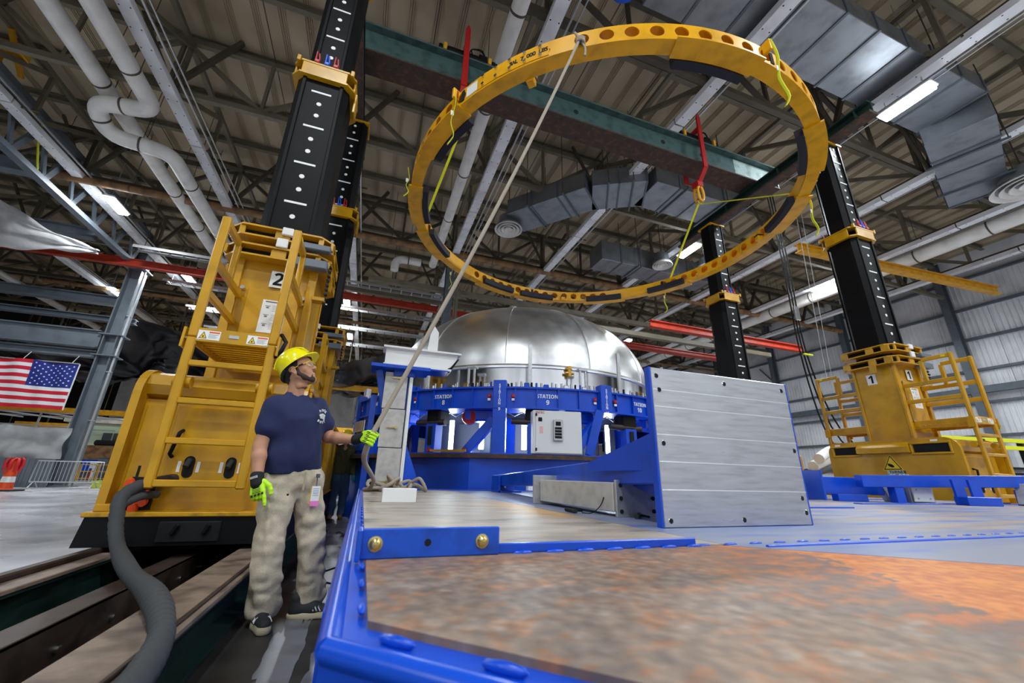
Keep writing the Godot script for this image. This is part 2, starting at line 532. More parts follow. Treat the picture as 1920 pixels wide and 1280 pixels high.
func shell():
	var fl := structure("floor", "wide grey polished concrete floor of the hall")
	box(fl, "slab", Vector3(-10, -0.15, -25), Vector3(100, 0.3, 80), M.concrete)
	# the aisle between the rails and the blue platform is coated dark, with irregular paler patches laid on top
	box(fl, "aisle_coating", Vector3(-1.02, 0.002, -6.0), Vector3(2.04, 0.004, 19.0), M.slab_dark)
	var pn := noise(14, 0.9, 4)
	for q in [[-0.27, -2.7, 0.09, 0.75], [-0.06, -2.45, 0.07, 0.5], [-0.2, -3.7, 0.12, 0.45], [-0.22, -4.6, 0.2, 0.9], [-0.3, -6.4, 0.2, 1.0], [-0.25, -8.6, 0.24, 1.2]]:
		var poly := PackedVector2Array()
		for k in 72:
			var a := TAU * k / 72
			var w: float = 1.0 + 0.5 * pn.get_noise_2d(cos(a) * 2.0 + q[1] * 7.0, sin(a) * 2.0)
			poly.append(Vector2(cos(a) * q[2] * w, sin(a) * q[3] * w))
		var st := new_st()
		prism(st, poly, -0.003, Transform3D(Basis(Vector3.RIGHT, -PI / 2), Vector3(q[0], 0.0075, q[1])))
		part(fl, "pale_patch", st, M.slab)
	# roof deck: long ribbed panels, one by one
	var ce := structure("ceiling", "cream ribbed metal roof deck high overhead")
	var st := new_st()
	bx(st, Vector3(0, 0.03, 0), Vector3(0.79, 0.02, 72), 0.0)
	for s in [-0.36, -0.30, 0.30, 0.36]:
		bx(st, Vector3(s, 0.0, 0), Vector3(0.022, 0.05, 72), 0.0)
	var pm := st.commit()
	for k in 80:
		var o := part(ce, "roof_panel", pm, M.roof)
		o.position = Vector3(-28.0 + 0.8 * k, ROOF_Y, -27)
	box(ce, "roof_slab", Vector3(3.5, ROOF_Y + 0.3, -27), Vector3(66, 0.4, 72), M.olive_dark)
	# right wall: panels between girts and columns
	var wr := structure("wall_right", "white corrugated metal wall with grey girts")
	box(wr, "wall_core", Vector3(34.3, 7.5, -27), Vector3(0.2, 15, 72), M.wall)
	var cs := new_st()
	bx(cs, Vector3.ZERO, Vector3(0.03, 1.86, 2.37), 0.0)
	for k in 10:
		bx(cs, Vector3(-0.03, 0, -1.06 + 0.235 * k), Vector3(0.035, 1.86, 0.08), 0.01)
	var cm := cs.commit()
	for i in 20:
		for j in 7:
			var o := part(wr, "wall_panel", cm, M.wall)
			o.position = Vector3(34.17, 0.95 + 1.9 * j, 2.0 - 2.4 * i)
	for j in 8:
		bar(wr, "girt", Vector3(34.0, 0.02 + 1.9 * j, 4), Vector3(34.0, 0.02 + 1.9 * j, -46), 0.22, 0.14, M.girt)
	for i in 9:
		var s := new_st()
		ibeam(s, Vector3(0, 0, 0), Vector3(0, 14.8, 0), 0.36, 0.5, 0.04, 0.03, Vector3(1, 0, 0))
		part(wr, "wall_column", s, M.girt).position = Vector3(33.65, 0, -0.5 - 6.1 * i)
	bar(wr, "wide_girt", Vector3(33.7, 6.4, 4), Vector3(33.7, 6.4, -46), 0.3, 0.4, M.girt)
	for j in 5:
		bar(wr, "brace", Vector3(33.9, 1.0 + 2.0 * j, -24.6 - 0.2), Vector3(33.9, 3.0 + 2.0 * j, -26.4), 0.1, 0.1, M.girt)
	var wb := structure("wall_back", "distant end wall of the hall")
	box(wb, "wall_core", Vector3(3, 7.5, -62.9), Vector3(66, 15, 0.3), M.wall)
	var wl := structure("wall_left", "distant side wall of the hall")
	box(wl, "wall_core", Vector3(-45, 7.5, -25), Vector3(0.3, 15, 80), M.wall)
	var wf := structure("wall_front", "wall behind the viewer")
	box(wf, "wall_core", Vector3(3, 7.5, 14), Vector3(66, 15, 0.3), M.wall)

# ---------------------------------------------------------------- roof steel
func roof_steel():
	# purlins carry the deck
	for k in 28:
		var z := 6.0 - 2.35 * k
		var st := new_st()
		ibeam(st, Vector3(-29, 0, 0), Vector3(34, 0, 0), 0.18, 0.26, 0.03, 0.03)
		var o := solo("roof_purlin", "%s olive roof purlin from the viewer's end, under the cream deck" % nth(k), "purlin", st, M.olive, "roof purlins under the deck")
		o.position = Vector3(0, ROOF_Y - 0.16, z)
	# trusses across the hall
	for i in 9:
		var z := -0.3 - 6.15 * i
		var t := thing("cross_truss", "olive steel truss across the hall, %s from the viewer's end" % ORD[i], "truss", Vector3(0, 0, z), 0.0, "roof trusses across the hall")
		var cm = M.olive if i % 2 == 0 else M.olive_dark
		bar(t, "bottom_chord", Vector3(-28, 12.3, 0), Vector3(33.3, 12.3, 0), 0.16, 0.2, cm)
		bar(t, "top_chord", Vector3(-28, 14.5, 0), Vector3(33.3, 14.5, 0), 0.16, 0.18, cm)
		var n := 23
		for k in n:
			var x0 := -28.2 + 2.6 * k
			bar(t, "web_post", Vector3(x0, 12.35, 0), Vector3(x0, 14.45, 0), 0.1, 0.1, cm, Vector3(0, 0, 1))
			if k % 2 == 0: bar(t, "web_diagonal", Vector3(x0, 14.45, 0), Vector3(x0 + 2.6, 12.35, 0), 0.13, 0.13, cm, Vector3(0, 0, 1))
			else: bar(t, "web_diagonal", Vector3(x0, 12.35, 0), Vector3(x0 + 2.6, 14.45, 0), 0.13, 0.13, cm, Vector3(0, 0, 1))
	# trusses along the hall over the white strips
	for i in STRIP_X.size():
		var x: float = STRIP_X[i]
		var t := thing("long_truss", "olive roof truss over the strip " + STRIP_AT[i], "truss", Vector3(x, 0, 0), 0.0, "roof trusses along the hall")
		bar(t, "bottom_chord", Vector3(0, 12.22, 6), Vector3(0, 12.22, -56), 0.2, 0.16, M.olive_dark)
		bar(t, "top_chord", Vector3(0, 14.3, 6), Vector3(0, 14.3, -56), 0.16, 0.16, M.olive)
		for k in 20:
			var z0 := 5.85 - 3.075 * k
			bar(t, "web_post", Vector3(0, 12.25, z0), Vector3(0, 14.3, z0), 0.12, 0.12, M.olive, Vector3(1, 0, 0))
			bar(t, "web_diagonal", Vector3(0, 12.25, z0), Vector3(0, 14.3, z0 - 3.075), 0.16, 0.12, M.olive, Vector3(1, 0, 0))
			if k % 2 == 0:
				bar(t, "knee_brace", Vector3(0, 12.3, z0 + 0.2), Vector3(1.4, 14.9, z0 + 0.2), 0.14, 0.14, M.olive_dark, Vector3(0, 0, 1))
				bar(t, "knee_brace", Vector3(0, 12.3, z0 + 0.2), Vector3(-1.4, 14.9, z0 + 0.2), 0.1, 0.1, M.olive_dark, Vector3(0, 0, 1))
	# white perforated strips under the long trusses
	for i in STRIP_X.size():
		var x: float = STRIP_X[i]
		var t := thing("perforated_strip", "white perforated steel strip " + STRIP_AT[i], "strip", Vector3(x, 12.0, 0), 0.0, "white perforated strips")
		var holes := new_st()
		for k in 9:
			var z0 := 6.0 - 6.9 * k
			var s := new_st()
			bx(s, Vector3(0, 0, z0 - 3.425), Vector3(0.36, 0.06, 6.85), 0.008)
			bx(s, Vector3(0.15, 0.1, z0 - 3.425), Vector3(0.05, 0.16, 6.85), 0.0)
			bx(s, Vector3(-0.15, 0.1, z0 - 3.425), Vector3(0.05, 0.16, 6.85), 0.0)
			part(t, "strip_length", s, M.strip)
			for j in 12:
				for e in [-0.12, 0.12]:
					var p := Vector3(e, -0.031, z0 - 0.3 - 0.57 * j)
					for w in 6:
						var a0 := TAU * w / 6
						var a1 := TAU * (w + 1) / 6
						tri(holes, p, p + Vector3(cos(a0), 0, sin(a0)) * 0.022, p + Vector3(cos(a1), 0, sin(a1)) * 0.022, p + Vector3.UP)
		tag(part(t, "bolt_hole", holes, M.hole), "", "", "", "stuff")
		bar(t, "conduit", Vector3(0.42, 0.1, 6), Vector3(0.42, 0.1, -52), 0.05, 0.05, M.conduit)
		if i % 2 == 1: bar(t, "conduit", Vector3(0.6, 0.1, 6), Vector3(0.6, 0.1, -52), 0.035, 0.035, M.conduit)
		for k in 10:
			bar(t, "hanger", Vector3(0.66, 0.14, 3.0 - 6.0 * k), Vector3(-0.2, 0.14, 3.0 - 6.0 * k), 0.05, 0.05, M.olive_dark)
	# sway rods
	for k in 8:
		var x := -10.0 + 2.6 * k
		var st := new_st()
		cyl(st, Vector3(x, 14.72, 6), Vector3(x, 14.72, -50), 0.018, 5)
		solo("sway_rod", "thin dark steel rod, %s from the left, strung lengthwise under the roof deck" % ORD[k], "rod", st, M.olive_dark, "thin rods under the roof deck")

func nth(k: int) -> String:
	if k < 16: return ORD[k]
	return ["seventeenth", "eighteenth", "nineteenth", "twentieth", "twenty-first", "twenty-second", "twenty-third", "twenty-fourth", "twenty-fifth", "twenty-sixth", "twenty-seventh", "twenty-eighth"][k - 16]

func pipe(called: String, label: String, ctrl: Array, r: float, m, bands := true, round_by := 0.45):
	var t := thing(called, label, "pipe")
	# round each bend
	var pts := [ctrl[0]]
	for i in range(1, ctrl.size() - 1):
		var a: Vector3 = ctrl[i]
		var u: Vector3 = (ctrl[i - 1] - a).normalized()
		var v: Vector3 = (ctrl[i + 1] - a).normalized()
		for k in 7:
			var f := k / 6.0
			pts.append((a + u * round_by).lerp(a, f).lerp(a.lerp(a + v * round_by, f), f))
	pts.append(ctrl[-1])
	var st := new_st()
	sweep(st, pts, r, 16)
	part(t, "pipe_run", st, m)
	if bands:
		for i in ctrl.size() - 1:
			var a: Vector3 = ctrl[i]
			var b: Vector3 = ctrl[i + 1]
			var n := int(a.distance_to(b) / 2.6)
			if absf((b - a).normalized().y) > 0.5: continue
			for k in maxi(n, 1):
				var p := a.lerp(b, (k + 0.5) / maxi(n, 1))
				var d := (b - a).normalized()
				var s := new_st()
				cyl(s, p - d * 0.03, p + d * 0.03, r * 1.04, 16)
				part(t, "clamp", s, M.olive_dark)
				var h := new_st()
				cyl(h, p + Vector3.UP * r, Vector3(p.x, ROOF_Y, p.z), 0.012, 5)
				part(t, "hanger_rod", h, M.olive_dark)
	return t

func ceiling_services():
	# white insulated pipes
	pipe("insulated_pipe", "thick white insulated pipe making a sideways loop under the left roof trusses", [Vector3(-7.6, 11.5, 2), Vector3(-7.6, 11.5, -12.8), Vector3(-9.2, 11.45, -13.0), Vector3(-9.2, 11.15, -14.0), Vector3(-7.6, 11.15, -14.3), Vector3(-7.6, 11.15, -21)], 0.24, M.pipe_white)
	pipe("insulated_pipe", "long straight white insulated pipe left of the looped one, with a green mark", [Vector3(-9.0, 11.97, 2), Vector3(-9.0, 11.97, -30)], 0.24, M.pipe_white)
	pipe("insulated_pipe", "long straight white pipe passing behind the green beam beside the lifting ring", [Vector3(2.1, 11.5, 4), Vector3(2.1, 11.5, -19.2)], 0.2, M.pipe_white)
	pipe("insulated_pipe", "short white pipe elbow hanging below the roof left of the lifting ring", [Vector3(1.5, 11.6, -19.4), Vector3(0.2, 11.6, -19.4), Vector3(0.2, 10.9, -19.4)], 0.2, M.pipe_white, true)
	pipe("insulated_pipe", "thick pale pipe running along the roof at the far right", [Vector3(24.9, 11.9, 2), Vector3(24.9, 11.9, -40)], 0.34, M.pipe_white)
	pipe("steel_pipe", "brown pipe crossing the hall above the dome", [Vector3(-20, 12.0, -18.5), Vector3(33, 12.0, -18.5)], 0.16, M.pipe_brown)
	pipe("steel_pipe", "brown pipe crossing the far roof bay, thinner than the one above the dome", [Vector3(-20, 11.7, -30.5), Vector3(33, 11.7, -30.5)], 0.12, M.pipe_brown)
	pipe("steel_pipe", "tan pipe in the right roof bay with dark clamps", [Vector3(26.5, 12.4, -1), Vector3(26.5, 12.4, -30)], 0.2, M.pipe_brown)
	# the dark green tag on the left pipe
	# rectangular air duct with seams, above the dome, ending at a round diffuser
	var d := thing("air_duct", "bent galvanised air duct above the far side of the lifting ring", "duct")
	duct_run(d, [Vector3(5.0, 12.0, -14.3), Vector3(7.3, 12.0, -11.6), Vector3(9.1, 12.0, -10.6), Vector3(13.5, 12.0, -10.6)], 1.5, 0.75)
	diffuser("round ringed air diffuser hanging under the end of the bent duct", Vector3(4.75, 11.35, -14.5), 0.62)
	var e := thing("air_duct", "wide galvanised air duct crossing above the ring at the upper right", "duct")
	duct_run(e, [Vector3(5.2, 12.75, -4.6), Vector3(16.5, 12.75, -4.6)], 1.7, 0.7)
	var e2 := thing("air_duct", "boxy duct branch hanging from the wide upper right duct", "duct")
	duct_run(e2, [Vector3(16.6, 12.2, -4.6), Vector3(21.5, 12.2, -6.2)], 1.6, 0.9)
	diffuser("large round air diffuser at the right edge under the roof", Vector3(21.4, 11.3, -4.9), 1.0)
	diffuser("far round air diffuser behind the right rear mast", Vector3(15.8, 11.4, -14.0), 0.75)
	diffuser("small far round diffuser beside the right roof strip", Vector3(13.2, 11.4, -14.6), 0.5)
	var e3 := thing("air_duct", "tall dark duct drop behind the right rear mast", "duct")
	duct_run(e3, [Vector3(10.0, 12.0, -15.8), Vector3(17.0, 12.0, -15.8)], 1.2, 1.1)
	# conduit bundles in the left far bays
	for i in 4:
		var t := thing("cable_tray", "slotted grey cable tray, %s from the near end, across the far left roof" % ORD[i], "cable tray", Vector3(0, 11.2 - 0.2 * i, -22.5 - 3.4 * i), 0.0, "cable trays across the far roof")
		for s in [-0.25, 0.25]:
			bar(t, "side_rail", Vector3(-12, 0, s), Vector3(3.6, 0, s), 0.04, 0.14, M.conduit)
		for k in 26:
			if k % 5 == 0: bar(t, "hanger_rod", Vector3(-11.8 + 0.6 * k, 0, -0.25), Vector3(-11.8 + 0.6 * k, ROOF_Y - 11.2 + 0.2 * i, -0.25), 0.02, 0.02, M.olive_dark, Vector3(0, 0, 1))
			bar(t, "tray_rung", Vector3(-11.8 + 0.6 * k, -0.04, -0.25), Vector3(-11.8 + 0.6 * k, -0.04, 0.25), 0.06, 0.04, M.conduit)
	# red runway beams
	var rb := [["red runway beam behind the left masts and dome", Vector3(-28, 11.0, -24), Vector3(3.2, 11.0, -24), 0.26, 0.4], ["red runway beam just above the dome's left shoulder", Vector3(4.0, 10.9, -24), Vector3(10.5, 10.9, -24), 0.24, 0.4],
		["upper red beam behind the right rear mast", Vector3(13.9, 9.1, -16.8), Vector3(25.6, 9.1, -16.8), 0.3, 0.4], ["lower red beam behind the right rear mast", Vector3(9.0, 8.6, -19.2), Vector3(23.2, 8.6, -19.2), 0.24, 0.36]]
	for r in rb:
		var st := new_st()
		ibeam(st, r[1], r[2], r[3], r[4], 0.05, 0.05)
		solo("runway_beam", r[0], "beam", st, M.redbeam, "red runway beams")
	for r in [["pale steel beam between the two right red beams", Vector3(9, 8.95, -18.2), Vector3(24.5, 8.95, -18.2)], ["pale steel beam above the left red beam", Vector3(-10, 11.6, -24.2), Vector3(9, 11.6, -24.2)], ["pale steel beam crossing above the dome", Vector3(-1, 10.5, -20), Vector3(22, 10.5, -20)]]:
		var st := new_st()
		beam(st, r[1], r[2], 0.3, 0.28, 0.02)
		solo("steel_beam", r[0], "beam", st, M.olive, "pale beams beside the red ones")
	# the dark column that carries the far runway
	var col := thing("steel_column", "dark steel column with conduits behind the dome", "column", Vector3(3.1, 0, -19.6))
	var st := new_st()
	ibeam(st, Vector3.ZERO, Vector3(0, 11.95, 0), 0.4, 0.5, 0.05, 0.05, Vector3(0, 0, 1))
	part(col, "shaft", st, M.girt)
	for s in [0.32, 0.42, 0.5]:
		bar(col, "conduit", Vector3(s, 0, 0.2), Vector3(s, 12.0, 0.2), 0.06, 0.06, M.olive, Vector3(0, 0, 1))
	var br := thing("cable_reel", "blue round reel under the roof at the top edge of the picture", "reel", Vector3(4.12, 11.4, -4.72))
	var rs := new_st()
	lathe(rs, [Vector2(0.001, 0.2), Vector2(0.3, 0.2), Vector2(0.36, 0.1), Vector2(0.36, -0.1), Vector2(0.3, -0.2), Vector2(0.001, -0.2)], 24)
	part(br, "drum", rs, M.blue)
	bar(br, "hanger_rod", Vector3(0, 0.2, 0), Vector3(0, 3.6, 0), 0.03, 0.03, M.olive_dark, Vector3(0, 0, 1))
	# yellow monorail in the right bay
	var y := new_st()
	ibeam(y, Vector3(17.2, 11.0, -10.5), Vector3(31, 11.0, -9.6), 0.3, 0.42, 0.05, 0.04)
	solo("monorail_beam", "yellow monorail beam behind the right front mast", "beam", y, M.crane)

func duct_run(t, ctrl: Array, w: float, h: float):
	for i in ctrl.size() - 1:
		var a: Vector3 = ctrl[i]
		var b: Vector3 = ctrl[i + 1]
		var n := maxi(1, int(round(a.distance_to(b) / 1.25)))
		for k in n:
			var s := new_st()
			beam(s, a.lerp(b, (k + 0.01) / n), a.lerp(b, (k + 0.99) / n), w, h, 0.015)
			part(t, "duct_section", s, M.duct)
			var f := new_st()
			beam(f, a.lerp(b, (k + 0.97) / n), a.lerp(b, (k + 1.03) / n), w + 0.06, h + 0.06)
			part(t, "duct_flange", f, M.girt)
		var g := face_basis(b - a)
		for k in [0.3, 0.75]:
			var p := a.lerp(b, k)
			bar(t, "trapeze_bar", p - g.y * (h / 2 + 0.04) - g.x * (w / 2 + 0.2), p - g.y * (h / 2 + 0.04) + g.x * (w / 2 + 0.2), 0.06, 0.06, M.girt)
			for s in [-1, 1]:
				var q: Vector3 = p - g.y * (h / 2 + 0.04) + g.x * s * (w / 2 + 0.15)
				bar(t, "hanger_rod", q, Vector3(q.x, ROOF_Y, q.z), 0.025, 0.025, M.olive_dark, Vector3(0, 0, 1))

func diffuser(label: String, at: Vector3, r: float):
	var t := thing("air_diffuser", label, "diffuser", at, 0.0, "round air diffusers")
	for k in 4:
		var q := r * (1.0 - 0.24 * k)
		var st := new_st()
		lathe(st, [Vector2(q - 0.18 * r, 0.16), Vector2(q, 0.0), Vector2(q - 0.02, -0.015), Vector2(q - 0.21 * r, 0.15)], 32)
		part(t, "louvre_ring", st, M.pipe_white)
	var n := new_st()
	lathe(n, [Vector2(0.001, 0.62), Vector2(r * 0.7, 0.62), Vector2(r * 0.7, 0.16), Vector2(r * 0.98, 0.12), Vector2(0.001, 0.13)], 24)
	part(t, "neck", n, M.duct)
	bar(t, "hanger_rod", Vector3(0, 0.6, 0), Vector3(0, ROOF_Y - at.y, 0), 0.03, 0.03, M.olive_dark, Vector3(0, 0, 1))

# ---------------------------------------------------------------- lamps
func lamps():
	var spots := [
		[Vector3(13.55, 11.5, -4.45), "bright high bay lamp at the upper right, nearest of the right lamps"],
		[Vector3(13.55, 11.5, -13.1), "bright high bay lamp seen through the lower right of the lifting ring"],
		[Vector3(23.9, 11.9, -13.8), "bright high bay lamp beside the right front mast"],
		[Vector3(18.75, 11.5, -25.8), "small far lamp seen beside the dome's right shoulder"],
		[Vector3(-11.5, 11.6, -19.4), "bright high bay lamp below the grey truss at the left"],
		[Vector3(-11.3, 11.7, -26.8), "bright high bay lamp left of the ladder tower"],
		[Vector3(-16.6, 11.7, -30.8), "small bright lamp beside the grey column"],
		[Vector3(-2.4, 11.5, -26.1), "bright lamp right of the left masts, nearer of two"],
		[Vector3(-2.4, 11.5, -33.5), "bright lamp right of the left masts, farther of two"]]
	var n := 0
	for x in [-12.4, -2.0, 8.35, 18.75]:
		for z in [1.5, 9.0]:
			n += 1
			spots.append([Vector3(x, 11.6, z), "%s high bay lamp of those outside the picture above and behind the viewer" % ORD[n - 1]])
	spots.append([Vector3(-20.0, 11.6, -9.0), "high bay lamp outside the picture over the open floor at the left"])
	spots.append([Vector3(29.1, 11.6, -2.0), "high bay lamp outside the picture near the right wall"])
	for s in spots:
		var t := thing("high_bay_lamp", s[1], "lamp", s[0], 0.0, "high bay lamps under the roof")
		bbox(t, "housing", Vector3(0, 0.07, 0), Vector3(0.42, 0.09, 1.3), M.white, 0.02)
		bbox(t, "diffuser", Vector3(0, -0.02, 0), Vector3(0.36, 0.1, 1.2), M.lamp, 0.02)
		for e in [-0.45, 0.45]:
			bar(t, "hanger_rod", Vector3(0, 0.1, e), Vector3(0, ROOF_Y - s[0].y, e), 0.02, 0.02, M.conduit, Vector3(0, 0, 1))
		area(t, Vector3(0, -0.085, 0), Vector2(0.36, 1.2), 62.0 if s[0].z < 0.0 else 44.0, Color(0.95, 0.98, 1.0))

func area(parent, at: Vector3, size: Vector2, energy: float, col: Color, bas := Basis(Vector3.RIGHT, -PI / 2)):
	var l := AreaLight3D.new()
	l.name = "lamp_light"
	l.area_size = size
	l.light_energy = energy
	l.light_color = col
	l.area_range = 90.0
	l.area_attenuation = 2.0
	l.shadow_enabled = true
	parent.add_child(l, true)
	l.transform = Transform3D(bas, at)
# ---------------------------------------------------------------- rails and gantry towers
func rails_and_gantries():
	for s in [[-1.26, "left"], [10.2, "right"]]:
		for e in [[-0.52, "outer" if s[1] == "left" else "inner"], [0.52, "inner" if s[1] == "left" else "outer"]]:
			var t := thing("track_beam", "%s steel track beam under the %s gantry towers" % [e[1], s[1]], "beam", Vector3(s[0] + e[0], 0, 0), 0.0, "gantry track beams")
			var st := new_st()
			ibeam(st, Vector3(0, 0.14, 4), Vector3(0, 0.14, -14), 0.24, 0.26, 0.025, 0.03)
			part(t, "web", st, M.green_dark)
			bbox(t, "top_flange", Vector3(0, 0.278, -5), Vector3(0.27, 0.025, 18), M.railtop, 0.004)
			if e[0] < 0:
				bbox(t, "rail_head", Vector3(-0.02, 0.31, -5), Vector3(0.07, 0.04, 18), M.railsteel, 0.01)
			else:
				bbox(t, "rail_lip", Vector3(0.1, 0.295, -5), Vector3(0.02, 0.02, 18), M.railsteel, 0.004)
		var g := thing("guide_rail", "rusty angle rail with bolts between the %s track beams" % s[1], "rail", Vector3(s[0] + 0.05, 0, 0), 0.0, "gantry guide rails")
		var st := new_st()
		bx(st, Vector3(0, 0.13, -5), Vector3(0.02, 0.22, 18), 0.003)
		bx(st, Vector3(-0.06, 0.232, -5), Vector3(0.14, 0.02, 18), 0.003)
		bx(st, Vector3(0.04, 0.012, -5), Vector3(0.14, 0.02, 18), 0.003)
		part(g, "angle", st, M.railsteel)
		for k in 30:
			var b := new_st()
			cyl(b, Vector3(0.005, 0.12, 1.8 - 0.45 * k), Vector3(0.028, 0.12, 1.8 - 0.45 * k), 0.018, 6)
			part(g, "bolt", b, M.chrome)
		for k in 12:
			var c := thing("tie_plate", "flat steel tie, %s from the near end, between the %s track beams" % [ORD[k], s[1]], "tie", Vector3(s[0], 0, 2.0 - 1.3 * k), 0.0, "ties between the track beams")
			bbox(c, "plate", Vector3(0, 0.012, 0), Vector3(0.8, 0.02, 0.12), M.railtop if k % 3 else M.stone, 0.003)
	gantry(Vector3(-1.26, 0, -5.3), "2", 1, "yellow gantry tower numbered 2 with a ladder, left of the man in the hard hat")
	gantry(Vector3(-1.26, 0, -8.7), "4", 1, "yellow gantry tower standing behind tower 2 on the left track")
	gantry(Vector3(10.2, 0, -5.1), "1", -1, "yellow gantry tower numbered 1 with ladders, at the right")
	gantry(Vector3(10.2, 0, -8.8), "3", -1, "yellow gantry tower mostly hidden behind the upright metal plate")

func hexplate(hx: float, hz: float, c: float) -> PackedVector2Array:
	return PackedVector2Array([Vector2(-hx, -hz + c), Vector2(-hx + c, -hz), Vector2(hx - c, -hz), Vector2(hx, -hz + c), Vector2(hx, hz - c), Vector2(hx - c, hz), Vector2(-hx + c, hz), Vector2(-hx, hz - c)])

func flat_plate(st, poly: PackedVector2Array, y: float, th: float):
	prism(st, poly, th, Transform3D(Basis(Vector3(1, 0, 0), Vector3(0, 0, -1), Vector3(0, 1, 0)), Vector3(0, y, 0)))

func sticker(parent, called: String, w: float, h: float, at: Vector3, bas: Basis, m, label := "") -> MeshInstance3D:
	var q := QuadMesh.new()
	q.size = Vector2(w, h)
	var o := part(parent, called, q, m, label)
	o.transform = Transform3D(bas, at)
	return o

func warning_image() -> ImageTexture:
	var im := Image.create(192, 80, false, Image.FORMAT_RGB8)
	im.fill(Color8(240, 240, 236))
	im.fill_rect(Rect2i(92, 8, 92, 14), Color8(232, 96, 30))
	for k in 5:
		im.fill_rect(Rect2i(92, 30 + 8 * k, 88 - (k * 13) % 30, 3), Color8(120, 120, 120))
	for y in 60:
		for x in 76:
			var u := absf(x - 38.0)
			if y > 2 and u < (y + 2) * 0.56: im.set_pixel(8 + x, 12 + y, Color8(24, 24, 20))
			if y > 10 and y < 55 and u < (y - 7) * 0.54: im.set_pixel(8 + x, 12 + y, Color8(244, 204, 20))
			if y > 20 and y < 50 and absf(u - 0.0 + (4.0 if y < 35 else -2.0)) < 4.0: im.set_pixel(8 + x, 12 + y, Color8(24, 24, 20))
	return ImageTexture.create_from_image(im)

func paper_image() -> ImageTexture:
	var im := Image.create(120, 190, false, Image.FORMAT_RGB8)
	im.fill(Color8(236, 234, 228))
	im.fill_rect(Rect2i(14, 8, 92, 6), Color8(70, 70, 70))
	for k in 3:
		for j in 5:
			im.fill_rect(Rect2i(52, 30 + 52 * k + 8 * j, 54 - (j * 17) % 23, 2), Color8(150, 150, 150))
		im.fill_rect(Rect2i(16, 34 + 52 * k, 26, 3), Color8(90, 90, 90))
		im.fill_rect(Rect2i(22, 40 + 52 * k, 14, 10), Color8(120, 120, 120))
	return ImageTexture.create_from_image(im)

func tex_mat(t, rough := 0.5) -> StandardMaterial3D:
	var m := StandardMaterial3D.new()
	m.albedo_texture = t
	m.roughness = rough
	return m

